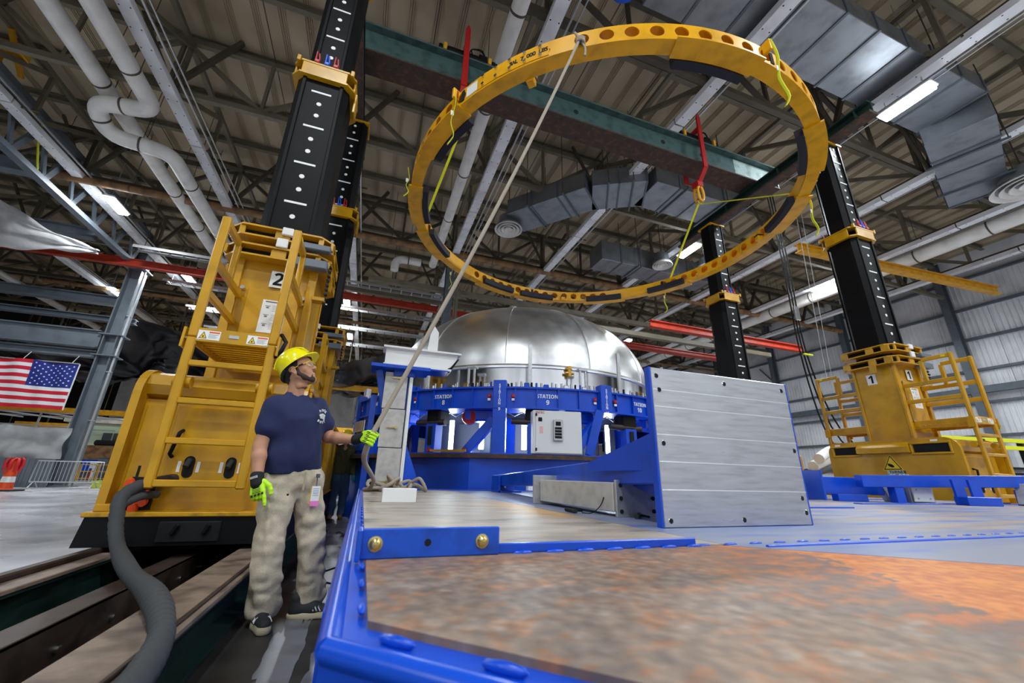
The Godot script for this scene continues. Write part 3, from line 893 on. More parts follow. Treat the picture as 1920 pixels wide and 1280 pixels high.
func gantry(at: Vector3, num: String, inner: int, label: String):
	if not M.has("warning"):
		M.warning = tex_mat(warning_image())
		M.print = tex_mat(paper_image(), 0.7)
	var near := num == "2" or num == "1"
	var t := thing("gantry_tower", label, "gantry tower", at, 0.0, "gantry towers")
	var Y = M.yellow
	# running gear
	var st := new_st()
	prism(st, PackedVector2Array([Vector2(-0.7, 0.33), Vector2(0.7, 0.33), Vector2(0.67, 0.54), Vector2(-0.67, 0.54)]), 2.28, Transform3D(Basis(), Vector3(0, 0, -1.14)))
	part(t, "skirt", st, M.black)
	bbox(t, "bed_plate", Vector3(0, 0.557, 0), Vector3(1.38, 0.035, 2.32), M.yellow_worn, 0.006)
	for x in [-0.52, 0.52]:
		for z in [-0.95, 0.95]:
			var w := new_st()
			cyl(w, Vector3(x - 0.06, 0.43, z), Vector3(x + 0.06, 0.43, z), 0.125, 18)
			part(t, "wheel", w, M.railsteel)
	var cp := bbox(t, "control_panel", Vector3(0.02, 0.43, 1.145), Vector3(0.42, 0.15, 0.03), M.matte, 0.006)
	for x in [-0.09, 0.12]:
		bbox(cp, "lever", Vector3(x, 0.02, 0.03), Vector3(0.03, 0.09, 0.03), M.black, 0.01, Basis(Vector3(0, 0, 1), -0.4))
	# end plates with rounded shoulders
	for s in [-1, 1]:
		var poly := PackedVector2Array([Vector2(-1.07, 0.575), Vector2(1.07, 0.575)])
		poly.append_array(arc_poly(Vector2(0.85, 1.53), 0.22, 0, 90, 6))
		poly.append_array(arc_poly(Vector2(-0.85, 1.53), 0.22, 90, 180, 6))
		st = new_st()
		prism(st, poly, 0.06, Transform3D(Basis(Vector3(0, 0, 1), Vector3(0, 1, 0), Vector3(-1, 0, 0)), Vector3(s * 0.635 + 0.03, 0, 0)))
		var ep := part(t, "end_plate", st, Y)
		for z in [-0.72, 0.68]:
			var p := part(ep, "lifting_pocket", rim_frame(0.52 if z > 0 else 0.46, 0.15, 0.035, 0.03), Y)
			p.transform = Transform3D(Basis(Vector3(0, 0, -s), Vector3.UP, Vector3(s, 0, 0)), Vector3(s * 0.665, 1.57, z))
			var k := box(ep, "pocket_void", Vector3(s * 0.66, 1.57, z), Vector3(0.012, 0.15, 0.5 if z > 0 else 0.44), M.hole)
			k.name = "pocket_void"
		if near:
			for z in [-0.86, 0.75]:
				bbox(ep, "small_sticker", Vector3(s * 0.668, 1.695, z), Vector3(0.003, 0.04, 0.1), M.white, 0.0)
	st = new_st()
	prism(st, PackedVector2Array([Vector2(-0.05, 1.49), Vector2(0.09, 1.51), Vector2(0.09, 1.61), Vector2(-0.05, 1.74)]), 0.86, Transform3D(Basis(), Vector3.ZERO))
	var br := part(t, "brace_box", st, Y)
	br.transform = Transform3D(Basis() if inner > 0 else Basis(Vector3.UP, PI), Vector3(inner * 0.665, 0, -0.43 * inner - 0.05))
	# cabinet fronts
	for s in [-1, 1]:
		var f := thing_part(t, "front_panel", Vector3(0, 0, s * 0.92), 0.0 if s > 0 else PI)
		bbox(f, "panel_sheet", Vector3(0, 1.03, 0), Vector3(1.22, 0.9, 0.04), Y, 0.004)
		bbox(f, "door", Vector3(0.1, 1.0, 0.03), Vector3(0.9, 0.86, 0.03), Y, 0.006)
		bbox(f, "side_door", Vector3(-0.48, 1.0, 0.025), Vector3(0.2, 0.86, 0.03), Y, 0.006)
		st = new_st()
		sweep(st, [Vector3(-0.3, 1.0, 0.045), Vector3(-0.3, 1.02, 0.1), Vector3(-0.27, 1.2, 0.1), Vector3(-0.27, 1.22, 0.045)], 0.016, 8)
		part(f, "door_handle", st, M.black, "black bow handle")
		st = new_st()
		bx(st, Vector3(-0.5, 0.78, 0.045), Vector3(0.015, 0.28, 0.01), 0.0)
		part(f, "slot", st, M.hole)
		for x in [-0.16, 0.15]:
			var sl := new_st()
			var op := PackedVector2Array()
			op.append_array(arc_poly(Vector2(0, 0.05), 0.04, 0, 180, 8))
			op.append_array(arc_poly(Vector2(0, -0.05), 0.04, 180, 360, 8))
			prism(sl, op, 0.004, Transform3D(Basis(), Vector3(x, 0.92, 0.046)))
			var o := part(f, "lever_slot", sl, M.hole)
			var lv := new_st()
			cyl(lv, Vector3(x, 0.98, 0.05), Vector3(x - 0.01, 0.92, 0.09), 0.022, 8)
			part(f, "lever", lv, M.rubber)
			o.set_meta("label", "black oval lever slot")
			for e in [-0.07, 0.07]:
				bbox(f, "tag_plate", Vector3(x + e, 0.92, 0.048), Vector3(0.025, 0.09, 0.004), M.white, 0.0)
		var ct := new_st()
		prism(ct, PackedVector2Array([Vector2(0, 1.49), Vector2(0.1, 1.52), Vector2(0.14, 1.6), Vector2(0.12, 1.69), Vector2(0.04, 1.72), Vector2(0, 1.72)]), 1.22, Transform3D(Basis(Vector3(0, 0, 1), Vector3.UP, Vector3(-1, 0, 0)), Vector3(0.61, 0, -0.04)))
		part(f, "cross_tube", ct, Y)
		bbox(f, "foot_block", Vector3(-0.6, 0.6, 0.12), Vector3(0.12, 0.06, 0.1), Y, 0.01)
		bbox(f, "foot_block", Vector3(0.54, 0.6, 0.12), Vector3(0.12, 0.06, 0.1), Y, 0.01)
	box(t, "cabinet_roof", Vector3(0, 1.45, 0), Vector3(1.22, 0.03, 1.8), Y)
	# tower
	bbox(t, "tower_box", Vector3(0, 2.35, 0), Vector3(0.82, 1.95, 0.68), Y, 0.012)
	for s in [-1, 1]:
		for x in [-0.39, 0.39]:
			bbox(t, "tower_flange", Vector3(x, 2.4, s * 0.36), Vector3(0.09, 1.8, 0.05), Y, 0.006)
		bbox(t, "service_hatch", Vector3(0.02, 2.5, s * 0.35), Vector3(0.54, 0.8, 0.02), Y, 0.006)
		for c in [[-0.3, 2.88], [0.33, 2.84], [0.33, 2.77], [-0.3, 2.1]]:
			var b := new_st()
			cyl(b, Vector3(c[0], c[1], s * 0.34), Vector3(c[0], c[1], s * 0.40), 0.022, 8)
			part(t, "bolt", b, M.chrome)
	if near:
		sticker(t, "document", 0.25, 0.4, Vector3(0.05, 2.58, 0.365), Basis(), M.print, "white printed instruction sheet")
		sign_plate(t, num, Vector3(0.03, 3.05, 0.362), Basis())
		sign_plate(t, num, Vector3(-0.41 * inner * -1.0 if false else -0.415, 3.0, -0.06), Basis(Vector3.UP, -PI / 2))
		if num == "1":
			# warning triangle, maker's plate and number on the end plate that faces the dome
			var fb := Basis(Vector3.UP, -PI / 2)
			var wt := new_st()
			prism(wt, PackedVector2Array([Vector2(-0.17, -0.13), Vector2(0.17, -0.13), Vector2(0, 0.17)]), 0.004, Transform3D(fb, Vector3(-0.667, 1.32, 0.03)))
			var wp := part(t, "warning_triangle", wt, mat(Color8(226, 190, 40), 0.5), "yellow warning triangle")
			wt = new_st()
			prism(wt, PackedVector2Array([Vector2(-0.145, -0.115), Vector2(0.145, -0.115), Vector2(0, 0.145)]), 0.003, Transform3D(fb, Vector3(-0.671, 1.32, 0.03)))
			part(wp, "triangle_border", wt, M.hole)
			wt = new_st()
			prism(wt, PackedVector2Array([Vector2(-0.12, -0.1), Vector2(0.12, -0.1), Vector2(0, 0.115)]), 0.003, Transform3D(fb, Vector3(-0.674, 1.32, 0.03)))
			part(wp, "triangle_field", wt, mat(Color8(232, 196, 40), 0.5))
			wt = new_st()
			prism(wt, arc_poly(Vector2(0.0, -0.05), 0.04, 0, 360, 12), 0.003, Transform3D(fb * Basis(Vector3(0, 0, 1), -0.5) * Basis.from_scale(Vector3(1.4, 0.7, 1)), Vector3(-0.677, 1.31, 0.03)))
			part(wp, "triangle_symbol", wt, M.hole)
			bbox(t, "maker_plate", Vector3(-0.668, 1.16, 0.06), Vector3(0.004, 0.07, 0.27), mat(Color8(176, 196, 190), 0.5), 0.0)
			lettering(t, "maker_name", "TURNER", 0.05, Vector3(-0.671, 1.16, 0.09), fb, M.hole, 0.003)
			lettering(t, "serial_number", "25-022", 0.075, Vector3(-0.669, 1.085, 0.1), fb, M.white, 0.003)
	# flange plates round the mast foot
	var fy := [3.24, 3.37, 3.49, 3.62]
	for k in 4:
		st = new_st()
		flat_plate(st, hexplate(0.56, 0.52, 0.14), fy[k], 0.022)
		part(t, "collar_plate", st, Y)
		if k % 2 == 0:
			for x in [-0.42, 0.0, 0.42]:
				for z in [-0.48, 0.48]:
					bbox(t, "collar_rib", Vector3(x, fy[k] + 0.075, z), Vector3(0.16 if x == 0.0 else 0.06, 0.11, 0.03), Y, 0.004)
			for z in [-0.38, 0.1, 0.38]:
				for x in [-0.54, 0.54]:
					bbox(t, "collar_rib", Vector3(x, fy[k] + 0.075, z), Vector3(0.03, 0.11, 0.14), Y, 0.004)
			st = new_st()
			bx(st, Vector3(0, fy[k] + 0.075, 0), Vector3(0.86, 0.1, 0.8), 0.0)
			part(t, "collar_core", st, M.matte)
	for c in [[Vector3(0.05, 3.62, 0.5), Vector3(0.12, 0.1, 0.06)], [Vector3(0.02, 3.45, 0.52), Vector3(0.12, 0.12, 0.04)]]:
		bbox(t, "junction_box", c[0], c[1], M.paper, 0.008)
	for c in [[Vector3(0.38, 3.46, 0.53), Vector3(0.34, 0.08, 0.1)], [Vector3(0.34, 3.25, 0.5), Vector3(0.4, 0.11, 0.12)]]:
		bbox(t, "terminal_box", c[0], c[1], M.grey_steel, 0.01)
	st = new_st()
	for k in 9:
		cyl(st, Vector3(0.56, 3.3 - 0.06 * k, 0.42), Vector3(0.57, 3.27 - 0.06 * k, 0.44 + 0.01 * (k % 2)), 0.02, 6)
	part(t, "chain", st, M.rubber)
	bbox(t, "chain_tray", Vector3(0.5, 2.84, 0.42), Vector3(0.14, 0.05, 0.12), Y, 0.006)
	for s in [-1, 1]:
		var lug := new_st()
		prism(lug, PackedVector2Array([Vector2(-0.05, -0.09), Vector2(0.05, -0.09), Vector2(0.06, 0.06), Vector2(0, 0.1), Vector2(-0.06, 0.06)]), 0.025, Transform3D(Basis(Vector3.UP, -PI / 2), Vector3(s * 0.57, 3.18, 0.1)))
		part(t, "lug", lug, Y)
	# ladders and platforms
	for s in ([1, -1] if at.x > 0 else [1]):
		ladder_side(t, s, near and s == 1)
	# telescopic mast
	mast(t)

func thing_part(t, called: String, at: Vector3, turn: float) -> Node3D:
	var o := Node3D.new()
	o.name = called
	t.add_child(o, true)
	o.position = at
	o.rotation.y = turn
	return o

func sign_plate(t, num: String, at: Vector3, bas: Basis):
	var s := bbox(t, "number_plate", at, Vector3(0.17, 0.21, 0.006), M.white, 0.0, bas)
	var o := lettering(s, "digit", num, 0.16, Vector3(0, 0, 0.005), Basis(), M.hole)
	o.set_meta("label", "black digit " + num)

func rim_frame(w: float, h: float, th: float, d: float) -> ArrayMesh:
	var st := new_st()
	for s in [-1, 1]:
		bx(st, Vector3(0, s * (h / 2 + th / 2), d / 2), Vector3(w + 2 * th, th, d), 0.008)
		bx(st, Vector3(s * (w / 2 + th / 2), 0, d / 2), Vector3(th, h, d), 0.008)
	return st.commit()

func ladder_side(t, s: int, near: bool):
	var Y = M.yellow
	var L := thing_part(t, "ladder", Vector3.ZERO, 0.0 if s > 0 else PI)
	for x in [-0.315, 0.315]:
		bbox(L, "rail", Vector3(x, 1.38, 1.2), Vector3(0.07, 1.26, 0.05), Y, 0.01)
		bbox(L, "rail", Vector3(x, 2.64, 1.2), Vector3(0.075, 1.25, 0.05), Y, 0.01)
		var st := new_st()
		prism(st, PackedVector2Array([Vector2(-0.05, -0.09), Vector2(0.05, -0.09), Vector2(0.05, 0.05), Vector2(0.02, 0.09), Vector2(-0.05, 0.09)]), 0.02, Transform3D(Basis(Vector3.UP, PI / 2), Vector3(x + (0.045 if x > 0 else -0.065), 2.0, 1.19)))
		part(L, "hinge", st, Y)
		var p := new_st()
		cyl(p, Vector3(x - 0.06, 2.0, 1.2), Vector3(x + 0.06, 2.0, 1.2), 0.018, 8)
		part(L, "hinge_pin", p, M.chrome)
		var d := new_st()
		cyl(d, Vector3(x - 0.065, 1.62, 1.13), Vector3(x + 0.065, 1.62, 1.13), 0.05, 14)
		part(L, "pivot_disc", d, Y)
	for y in [0.79, 1.12, 1.45, 1.78]:
		var r := bbox(L, "rung", Vector3(0, y, 1.2), Vector3(0.57, 0.05, 0.045), Y, 0.006)
		if y < 0.8: r.scale = Vector3(1.0, 1.1, 1.0)
	var P := thing_part(t, "platform", Vector3.ZERO, 0.0 if s > 0 else PI)
	for k in 9:
		bbox(P, "grating_slat", Vector3(0, 2.0, 0.43 + 0.085 * k), Vector3(0.62, 0.03, 0.05), Y, 0.004)
	for x in [-0.29, 0.29]:
		bbox(P, "side_beam", Vector3(x, 2.02, 0.78), Vector3(0.03, 0.15, 0.86), Y, 0.006)
	bbox(P, "fascia", Vector3(0, 2.04, 1.2), Vector3(0.57, 0.13, 0.03), Y, 0.006)
	if near:
		sticker(P, "warning_sticker", 0.17, 0.085, Vector3(-0.19, 2.04, 1.217), Basis(), M.warning, "warning sticker with a yellow triangle")
		sticker(P, "warning_sticker", 0.17, 0.085, Vector3(0.19, 2.04, 1.217), Basis(), M.warning, "warning sticker with a yellow triangle")
		bbox(P, "lock", Vector3(0.0, 2.045, 1.217), Vector3(0.08, 0.035, 0.01), M.conduit, 0.008)
	var G := thing_part(t, "guard_rail", Vector3.ZERO, 0.0 if s > 0 else PI)
	for x in [-0.315, 0.315]:
		bbox(G, "top_bar", Vector3(x, 3.22, 0.98), Vector3(0.055, 0.07, 0.42), Y, 0.008)
		bbox(G, "drop_post", Vector3(x, 2.98, 0.76), Vector3(0.055, 0.45, 0.06), Y, 0.008)
		bbox(G, "middle_bar", Vector3(x, 2.78, 0.78), Vector3(0.05, 0.075, 0.82), Y, 0.008)
		bbox(G, "lower_bar", Vector3(x, 2.46, 0.78), Vector3(0.05, 0.075, 0.82), Y, 0.008)
		bbox(G, "yellow_tag", Vector3(x * 1.1, 3.22, 1.1), Vector3(0.004, 0.04, 0.06), mat(Color8(240, 210, 20), 0.5), 0.0)
	if near:
		var st := new_st()
		sweep(st, [Vector3(0.35, 1.9, 1.2), Vector3(0.4, 1.96, 1.22), Vector3(0.42, 2.06, 1.2), Vector3(0.36, 2.14, 1.16)], 0.018, 8)
		part(L, "safety_strap", st, M.black)

func mast(t):
	var y0 := 3.2
	var stages := [[0.345, 0.3, 3.2, 6.35], [0.275, 0.24, 6.3, 9.12]]
	for i in 2:
		var w: float = stages[i][0]
		var d: float = stages[i][1]
		var a: float = stages[i][2]
		var b: float = stages[i][3]
		var st := new_st()
		flat_plate(st, hexplate(w, d, 0.08), a, b - a)
		# raised corner strips leave a shallow channel in the marked face
		for s in [-1, 1]:
			for x in [-1, 1]:
				bx(st, Vector3(x * (w - 0.1), (a + b) / 2, s * (d + 0.012)), Vector3(0.05, b - a, 0.03), 0.008)
		var o := part(t, "mast_stage", st, M.mast)
		var mk := new_st()
		var y := a + 0.35
		var k := 0
		while y < b - 0.15:
			if k % 3 == 0: bx(mk, Vector3(0, y, d + 0.003), Vector3(0.26, 0.03, 0.006), 0.0)
			else: cyl(mk, Vector3(0, y, d), Vector3(0, y, d + 0.006), 0.032, 14)
			y += 0.21
			k += 1
		part(o, "height_marks", mk, M.white, "white dashes and dots")
	# stage collar with its hooks
	var cst := new_st()
	flat_plate(cst, hexplate(0.42, 0.38, 0.1), 6.28, 0.03)
	flat_plate(cst, hexplate(0.42, 0.38, 0.1), 6.5, 0.03)
	var c := part(t, "stage_collar", cst, M.yellow)
	for x in [-0.4, 0.4]:
		bbox(c, "collar_side", Vector3(x, 6.4, 0), Vector3(0.03, 0.2, 0.5), M.yellow, 0.006)
	for z in [-0.36, 0.36]:
		bbox(c, "collar_side", Vector3(0, 6.4, z), Vector3(0.6, 0.2, 0.03), M.yellow, 0.006)
		for x in [-0.36, 0.36]:
			bbox(c, "collar_corner", Vector3(x, 6.53, z), Vector3(0.05, 0.1, 0.05), M.yellow, 0.006)
		for q in [[-0.13, M.red], [0.0, mat(Color8(20, 90, 210), 0.4)], [0.12, M.red]]:
			var h := new_st()
			bx(h, Vector3(q[0], 6.56, z), Vector3(0.07, 0.06, 0.07), 0.01)
			bx(h, Vector3(q[0] - 0.025, 6.66, z), Vector3(0.02, 0.2, 0.03), 0.006)
			bx(h, Vector3(q[0] + 0.02, 6.65, z), Vector3(0.02, 0.16, 0.03), 0.006, Basis(Vector3(0, 0, 1), 0.15))
			part(c, "coupling_hook", h, q[1])
	var sd := new_st()
	bx(sd, Vector3(0.43, 6.2, 0.1), Vector3(0.04, 0.36, 0.16), 0.01)
	part(c, "collar_latch", sd, M.yellow)
	bbox(t, "head_plate", Vector3(0, 9.13, 0), Vector3(0.62, 0.05, 0.56), M.yellow, 0.006)

# ---------------------------------------------------------------- beams on the masts
func overhead_beams():
	for q in [[-1.26, "left"], [10.2, "right"]]:
		var t := thing("header_beam", "dark green and rusty header beam along the tops of the %s masts" % q[1], "beam", Vector3(q[0], 9.16, 0), 0.0, "mast header beams")
		var st := new_st()
		ibeam(st, Vector3(0, 0.2, -3.9), Vector3(0, 0.2, -10.2), 0.3, 0.3, 0.03, 0.03)
		part(t, "section", st, M.green_dark)
		bbox(t, "rusty_flange", Vector3(0, 0.028, -7.05), Vector3(0.31, 0.05, 6.3), M.rust, 0.004)
		for z in [-4.2, -6.2, -8.0, -9.8]:
			for s in [-0.13, 0.13]:
				bbox(t, "stiffener", Vector3(s * 0.6, 0.2, z), Vector3(0.12, 0.24, 0.025), M.green_dark, 0.0)
		bbox(t, "bearing_block", Vector3(0, 0.395, -7.2), Vector3(0.26, 0.09, 0.4), M.green_dark, 0.004)
	var b := thing("cross_beam", "long green steel beam spanning between the masts, lifting ring hung beneath it", "beam", Vector3(4.7, 9.6, -7.2))
	for s in [-1, 1]:
		bbox(b, "web", Vector3(0, 0.425, s * 0.12), Vector3(12.9, 0.76, 0.03), M.green, 0.0)
	bbox(b, "top_flange", Vector3(0, 0.83, 0), Vector3(12.9, 0.045, 0.6), M.green, 0.004)
	bbox(b, "bottom_flange", Vector3(0, 0.022, 0), Vector3(12.9, 0.045, 0.62), M.rust, 0.004)
	bbox(b, "end_plate", Vector3(6.45, 0.42, 0), Vector3(0.03, 0.8, 0.56), M.green, 0.004)
	bbox(b, "primer_patch", Vector3(5.65, 0.42, 0.137), Vector3(1.58, 0.74, 0.004), mat(Color8(168, 190, 186), 0.4, 0.0, T.steelpaint, Vector3(0.4, 0.4, 0.4)), 0.0)
	for x in [-0.6, 2.2, 3.6]:
		for s in [-1, 1]:
			var h := new_st()
			cyl(h, Vector3(x, 0.5, s * 0.13), Vector3(x, 0.5, s * 0.142), 0.07, 18)
			part(b, "web_hole", h, M.hole)
	# red lifting clamps with hydraulic pushers on top of the beam
	for q in [[1.05, "left"], [8.1, "right"]]:
		var x: float = q[0]
		var t := thing("beam_clamp", "tall red lifting clamp at the %s on the green beam" % q[1], "clamp", Vector3(x, 8.95, -7.2), 0.0, "red clamps on the green beam")
		for s in [-1, 1]:
			var st := new_st()
			prism(st, PackedVector2Array([Vector2(-0.07, 0.45), Vector2(0.07, 0.45), Vector2(0.06, 2.3), Vector2(0.0, 2.45), Vector2(-0.06, 2.3)]), 0.05, Transform3D(Basis(), Vector3(0, 0, s * 0.37 - 0.025)))
			part(t, "side_arm", st, M.red)
			bbox(t, "leg", Vector3(0, 0.27, s * 0.2), Vector3(0.14, 0.5, 0.05), M.red, 0.006, Basis(Vector3(1, 0, 0), s * 0.75))
		bbox(t, "saddle", Vector3(0, 0.1, 0), Vector3(0.2, 0.2, 0.24), M.red, 0.01)
		bbox(t, "yoke", Vector3(0, 1.9, 0), Vector3(0.1, 0.12, 0.8), M.red, 0.01)
		var p := thing("hydraulic_pusher", "black hydraulic pusher with yellow feet beside the %s red clamp" % q[1], "hydraulic unit", Vector3(x, 10.455, -7.2), 0.0, "hydraulic pushers on the beam")
		bbox(p, "body", Vector3(0.05, 0.12, 0.2), Vector3(1.0, 0.16, 0.16), M.black, 0.03)
		bbox(p, "valve_block", Vector3(0.45, 0.24, 0.15), Vector3(0.22, 0.2, 0.16), M.black, 0.02)
		for e in [-0.5, 0.6]:
			bbox(p, "foot", Vector3(e, 0.1, 0.2), Vector3(0.08, 0.2, 0.24), M.crane, 0.01)
			bbox(p, "end_cap", Vector3(e + signf(e) * 0.1, 0.08, 0.2), Vector3(0.1, 0.14, 0.2), M.black, 0.02)
		for k in 2:
			var st := new_st()
			sweep(st, curve_pts([Vector3(0.1 + 0.1 * k, 0.2, 0.2), Vector3(0.15, 0.42, 0.2), Vector3(0.4, 0.46 + 0.05 * k, 0.2), Vector3(0.5, 0.3, 0.2)], 12), 0.014, 6)
			part(p, "hose_loop", st, M.black)
			st = new_st()
			sweep(st, curve_pts([Vector3(0.55, 0.3, 0.15), Vector3(0.9, 0.33 - 0.04 * k, 0.1), Vector3(1.6, 0.05, 0.06 * k)], 12), 0.013, 6)
			part(p, "pressure_line", st, M.black)
		# shackle under the clamp
		var sh := thing("shackle", "yellow lifting shackle under the %s red clamp" % q[1], "shackle", Vector3(x, 8.42, -7.2), 0.0, "yellow shackles")
		for s in [-0.07, 0.07]:
			var st := new_st()
			var loop := []
			for k in 21:
				var a := TAU * k / 20
				loop.append(Vector3(cos(a) * 0.1, 0.3 + sin(a) * 0.26, s))
			sweep(st, loop, 0.035, 8)
			part(sh, "link", st, M.ring)
		var bow := new_st()
		sweep(bow, [Vector3(-0.07, 0.08, 0), Vector3(-0.05, 0.0, 0), Vector3(0.05, 0.0, 0), Vector3(0.07, 0.08, 0)], 0.03, 8)
		part(sh, "bow", bow, M.zinc)

# ---------------------------------------------------------------- yellow ring
const RC := Vector3(4.48, 0, -6.95)
func on_ring(deg: float, r: float, y: float) -> Vector3:
	return RC + Vector3(sin(deg_to_rad(deg)) * r, y, cos(deg_to_rad(deg)) * r)

func lifting_ring():
	var t := thing("lifting_ring", "huge round orange-yellow lifting ring with a row of holes, hung over the dome", "lifting ring", Vector3(RC.x, 6.52, RC.z))
	var R1 := 4.3
	var R0 := 4.08
	var st := new_st()
	arc(st, Vector3.ZERO, R0, R1, 0.0, 0.02, 0, TAU, 120)
	part(t, "bottom_flange", st, M.ring)
	st = new_st()
	arc(st, Vector3.ZERO, R0, R1, 0.28, 0.3, 0, TAU, 120)
	part(t, "top_flange", st, M.ring)
	# webs: eight sectors, holed except around the splices
	for w in [[R1 - 0.015, R1, "outer_web"], [R0, R0 + 0.015, "inner_web"]]:
		for s in 8:
			var sw := new_st()
			var a0 := deg_to_rad(-22.5 + 45.0 * s)
			var n := 10
			for k in n:
				var da := deg_to_rad(45.0) / n
				var am := a0 + da * (k + 0.5)
				var solid := false
				if s % 2 == 0: solid = k < 0
				# plain stretches near the splices
				var dg := wrapf(rad_to_deg(am), -180, 180)
				for sp in [-48.0, 42.0, 132.0, -138.0]:
					if absf(wrapf(dg - sp, -180, 180)) < 10.0: solid = true
				if solid: arc(sw, Vector3.ZERO, w[0], w[1], 0.02, 0.28, am - da / 2, am + da / 2, 2)
				else: holed_cell(sw, Vector3.ZERO, w[0], w[1], 0.02, 0.28, am, da, 0.1)
			part(t, w[2], sw, M.ring)
	# splice plates with bolts
	for sp in [-48.0, 42.0, 132.0, -138.0]:
		st = new_st()
		arc(st, Vector3.ZERO, R1, R1 + 0.012, 0.03, 0.275, deg_to_rad(sp - 8), deg_to_rad(sp + 8), 8)
		var pl := part(t, "splice_plate", st, M.ring)
		st = new_st()
		arc(st, Vector3.ZERO, R0 - 0.012, R0, 0.03, 0.275, deg_to_rad(sp - 8), deg_to_rad(sp + 8), 8)
		part(t, "splice_plate", st, M.ring)
		for k in 5:
			for y in [0.07, 0.235]:
				var b := new_st()
				var a := deg_to_rad(sp - 6.4 + 3.2 * k)
				var d := Vector3(sin(a), 0, cos(a))
				cyl(b, d * (R1 + 0.01) + Vector3.UP * y, d * (R1 + 0.035) + Vector3.UP * y, 0.026, 8)
				part(pl, "bolt", b, M.chrome)
	# ledges and dark rubber pads under the ring
	var k := 0
	for dg in [-100.0, -70.0, -8.0, 34.0, 62.0, 118.0, 146.0, 178.0, -162.0, -122.0]:
		st = new_st()
		arc(st, Vector3.ZERO, R0 - 0.02, R1 + 0.05, -0.03, 0.0, deg_to_rad(dg - 9), deg_to_rad(dg + 9), 10)
		var lg := part(t, "ledge", st, M.ring)
		st = new_st()
		arc(st, Vector3.ZERO, R0 - 0.15, R0 - 0.03, -0.06, 0.09, deg_to_rad(dg - 8), deg_to_rad(dg + 8), 10)
		part(lg, "rubber_pad", st, M.pad)
		k += 1
	# lugs for the slings and roller brackets
	for dg in [-62.0, 2.0, 57.0, 118.0, 178.0, -117.0]:
		var a := deg_to_rad(dg)
		bbox(t, "sling_lug", Vector3(sin(a) * (R1 + 0.05), 0.24, cos(a) * (R1 + 0.05)), Vector3(0.05, 0.2, 0.12), M.ring, 0.008, Basis(Vector3.UP, a))
		bbox(t, "lug_slot", Vector3(sin(a + 0.03) * (R1 + 0.004), 0.15, cos(a + 0.03) * (R1 + 0.004)), Vector3(0.07, 0.22, 0.012), M.hole, 0.0, Basis(Vector3.UP, a))
		bbox(t, "lug_slot", Vector3(sin(a + 0.03) * (R0 - 0.004), 0.15, cos(a + 0.03) * (R0 - 0.004)), Vector3(0.07, 0.22, 0.012), M.hole, 0.0, Basis(Vector3.UP, a))
	for dg in [-45.0, 75.0, 165.0, -128.0]:
		var a := deg_to_rad(dg)
		var rb := bbox(t, "guide_bracket", Vector3(sin(a) * (R0 - 0.05), 0.02, cos(a) * (R0 - 0.05)), Vector3(0.12, 0.12, 0.14), M.ring, 0.01, Basis(Vector3.UP, a))
		bbox(rb, "wear_pad", Vector3(0.0, 0.07, 0.0), Vector3(0.14, 0.03, 0.16), M.pad, 0.004)
	# writing and labels
	var sa := deg_to_rad(-45.0)
	var text := "SWL 7,000 LBS."
	for i in text.length():
		if text[i] == " ": continue
		var a := deg_to_rad(-47.8 + 0.62 * i)
		lettering(t, "letter", text[i], 0.074, Vector3(sin(a) * (R1 + 0.014), 0.15, cos(a) * (R1 + 0.014)), Basis(Vector3.UP, a), M.hole, 0.004)
	for q in [[-57.5, 0.24, 0.2, M.paper, "white_label"], [-54.6, 0.1, 0.2, M.girt, "grey_label"], [-52.6, 0.13, 0.16, mat(Color8(190, 214, 190), 0.5), "green_label"]]:
		var a := deg_to_rad(q[0])
		bbox(t, q[4], Vector3(sin(a) * (R1 + 0.004), 0.15, cos(a) * (R1 + 0.004)), Vector3(q[1], q[2], 0.006), q[3], 0.0, Basis(Vector3.UP, a))
	# yellow slings: shackles to lugs, and loose tails below the ring
	var taut := [[Vector3(8.05, 8.42, -7.2), 118.0, "yellow sling from the right shackle to the far right of the ring"], [Vector3(8.15, 8.42, -7.2), 57.0, "yellow sling from the right shackle to the near right of the ring"],
		[Vector3(1.0, 8.42, -7.2), -62.0, "yellow sling from the left shackle to the near left of the ring"], [Vector3(1.1, 8.42, -7.25), -117.0, "yellow sling from the left shackle to the ring's far left"]]
	for q in taut:
		var b := on_ring(q[1], 4.33, 6.82)
		var s := new_st()
		beam(s, q[0], b, 0.06, 0.012)
		var sl := thing("sling", q[2], "sling", Vector3.ZERO, 0.0, "yellow web slings")
		part(sl, "webbing", s, M.sling)
		s = new_st()
		cyl(s, b + Vector3(0, 0.02, 0), b + Vector3(0, -0.14, 0), 0.03, 8)
		part(sl, "end_shackle", s, M.red)
	for q in [[-62.0, 1.15, "loose yellow strap hanging at the ring's near left lug"], [2.0, 1.25, "loose yellow strap hanging at the ring's near right lug"], [-90.0, 0.7, "yellow strap hanging behind the ring's left side"], [57.4, 1.1, "yellow strap hanging beside the right front mast"], [121.0, 1.0, "yellow strap hanging from the far side of the ring"], [-140.0, 0.9, "yellow strap hanging left of the dome under the ring"]]:
		var a := on_ring(q[0], 4.4, 6.84)
		var s := new_st()
		sweep(s, curve_pts([a, a + Vector3(0.05, -0.3, 0.02), a + Vector3(0.0, -0.6 * q[1], 0.0), a + Vector3(0.06, -0.85 * q[1], 0.03), a + Vector3(-0.02, -1.0 * q[1], 0.0)], 14), 0.024, 6, true, 0.3)
		var sl := thing("loose_strap", q[2], "strap", Vector3.ZERO, 0.0, "loose yellow straps")
		part(sl, "webbing", s, M.sling)
		bbox(sl, "tag", a + Vector3(0.01, -0.45 * q[1], 0.012), Vector3(0.05, 0.09, 0.01), M.white, 0.0)
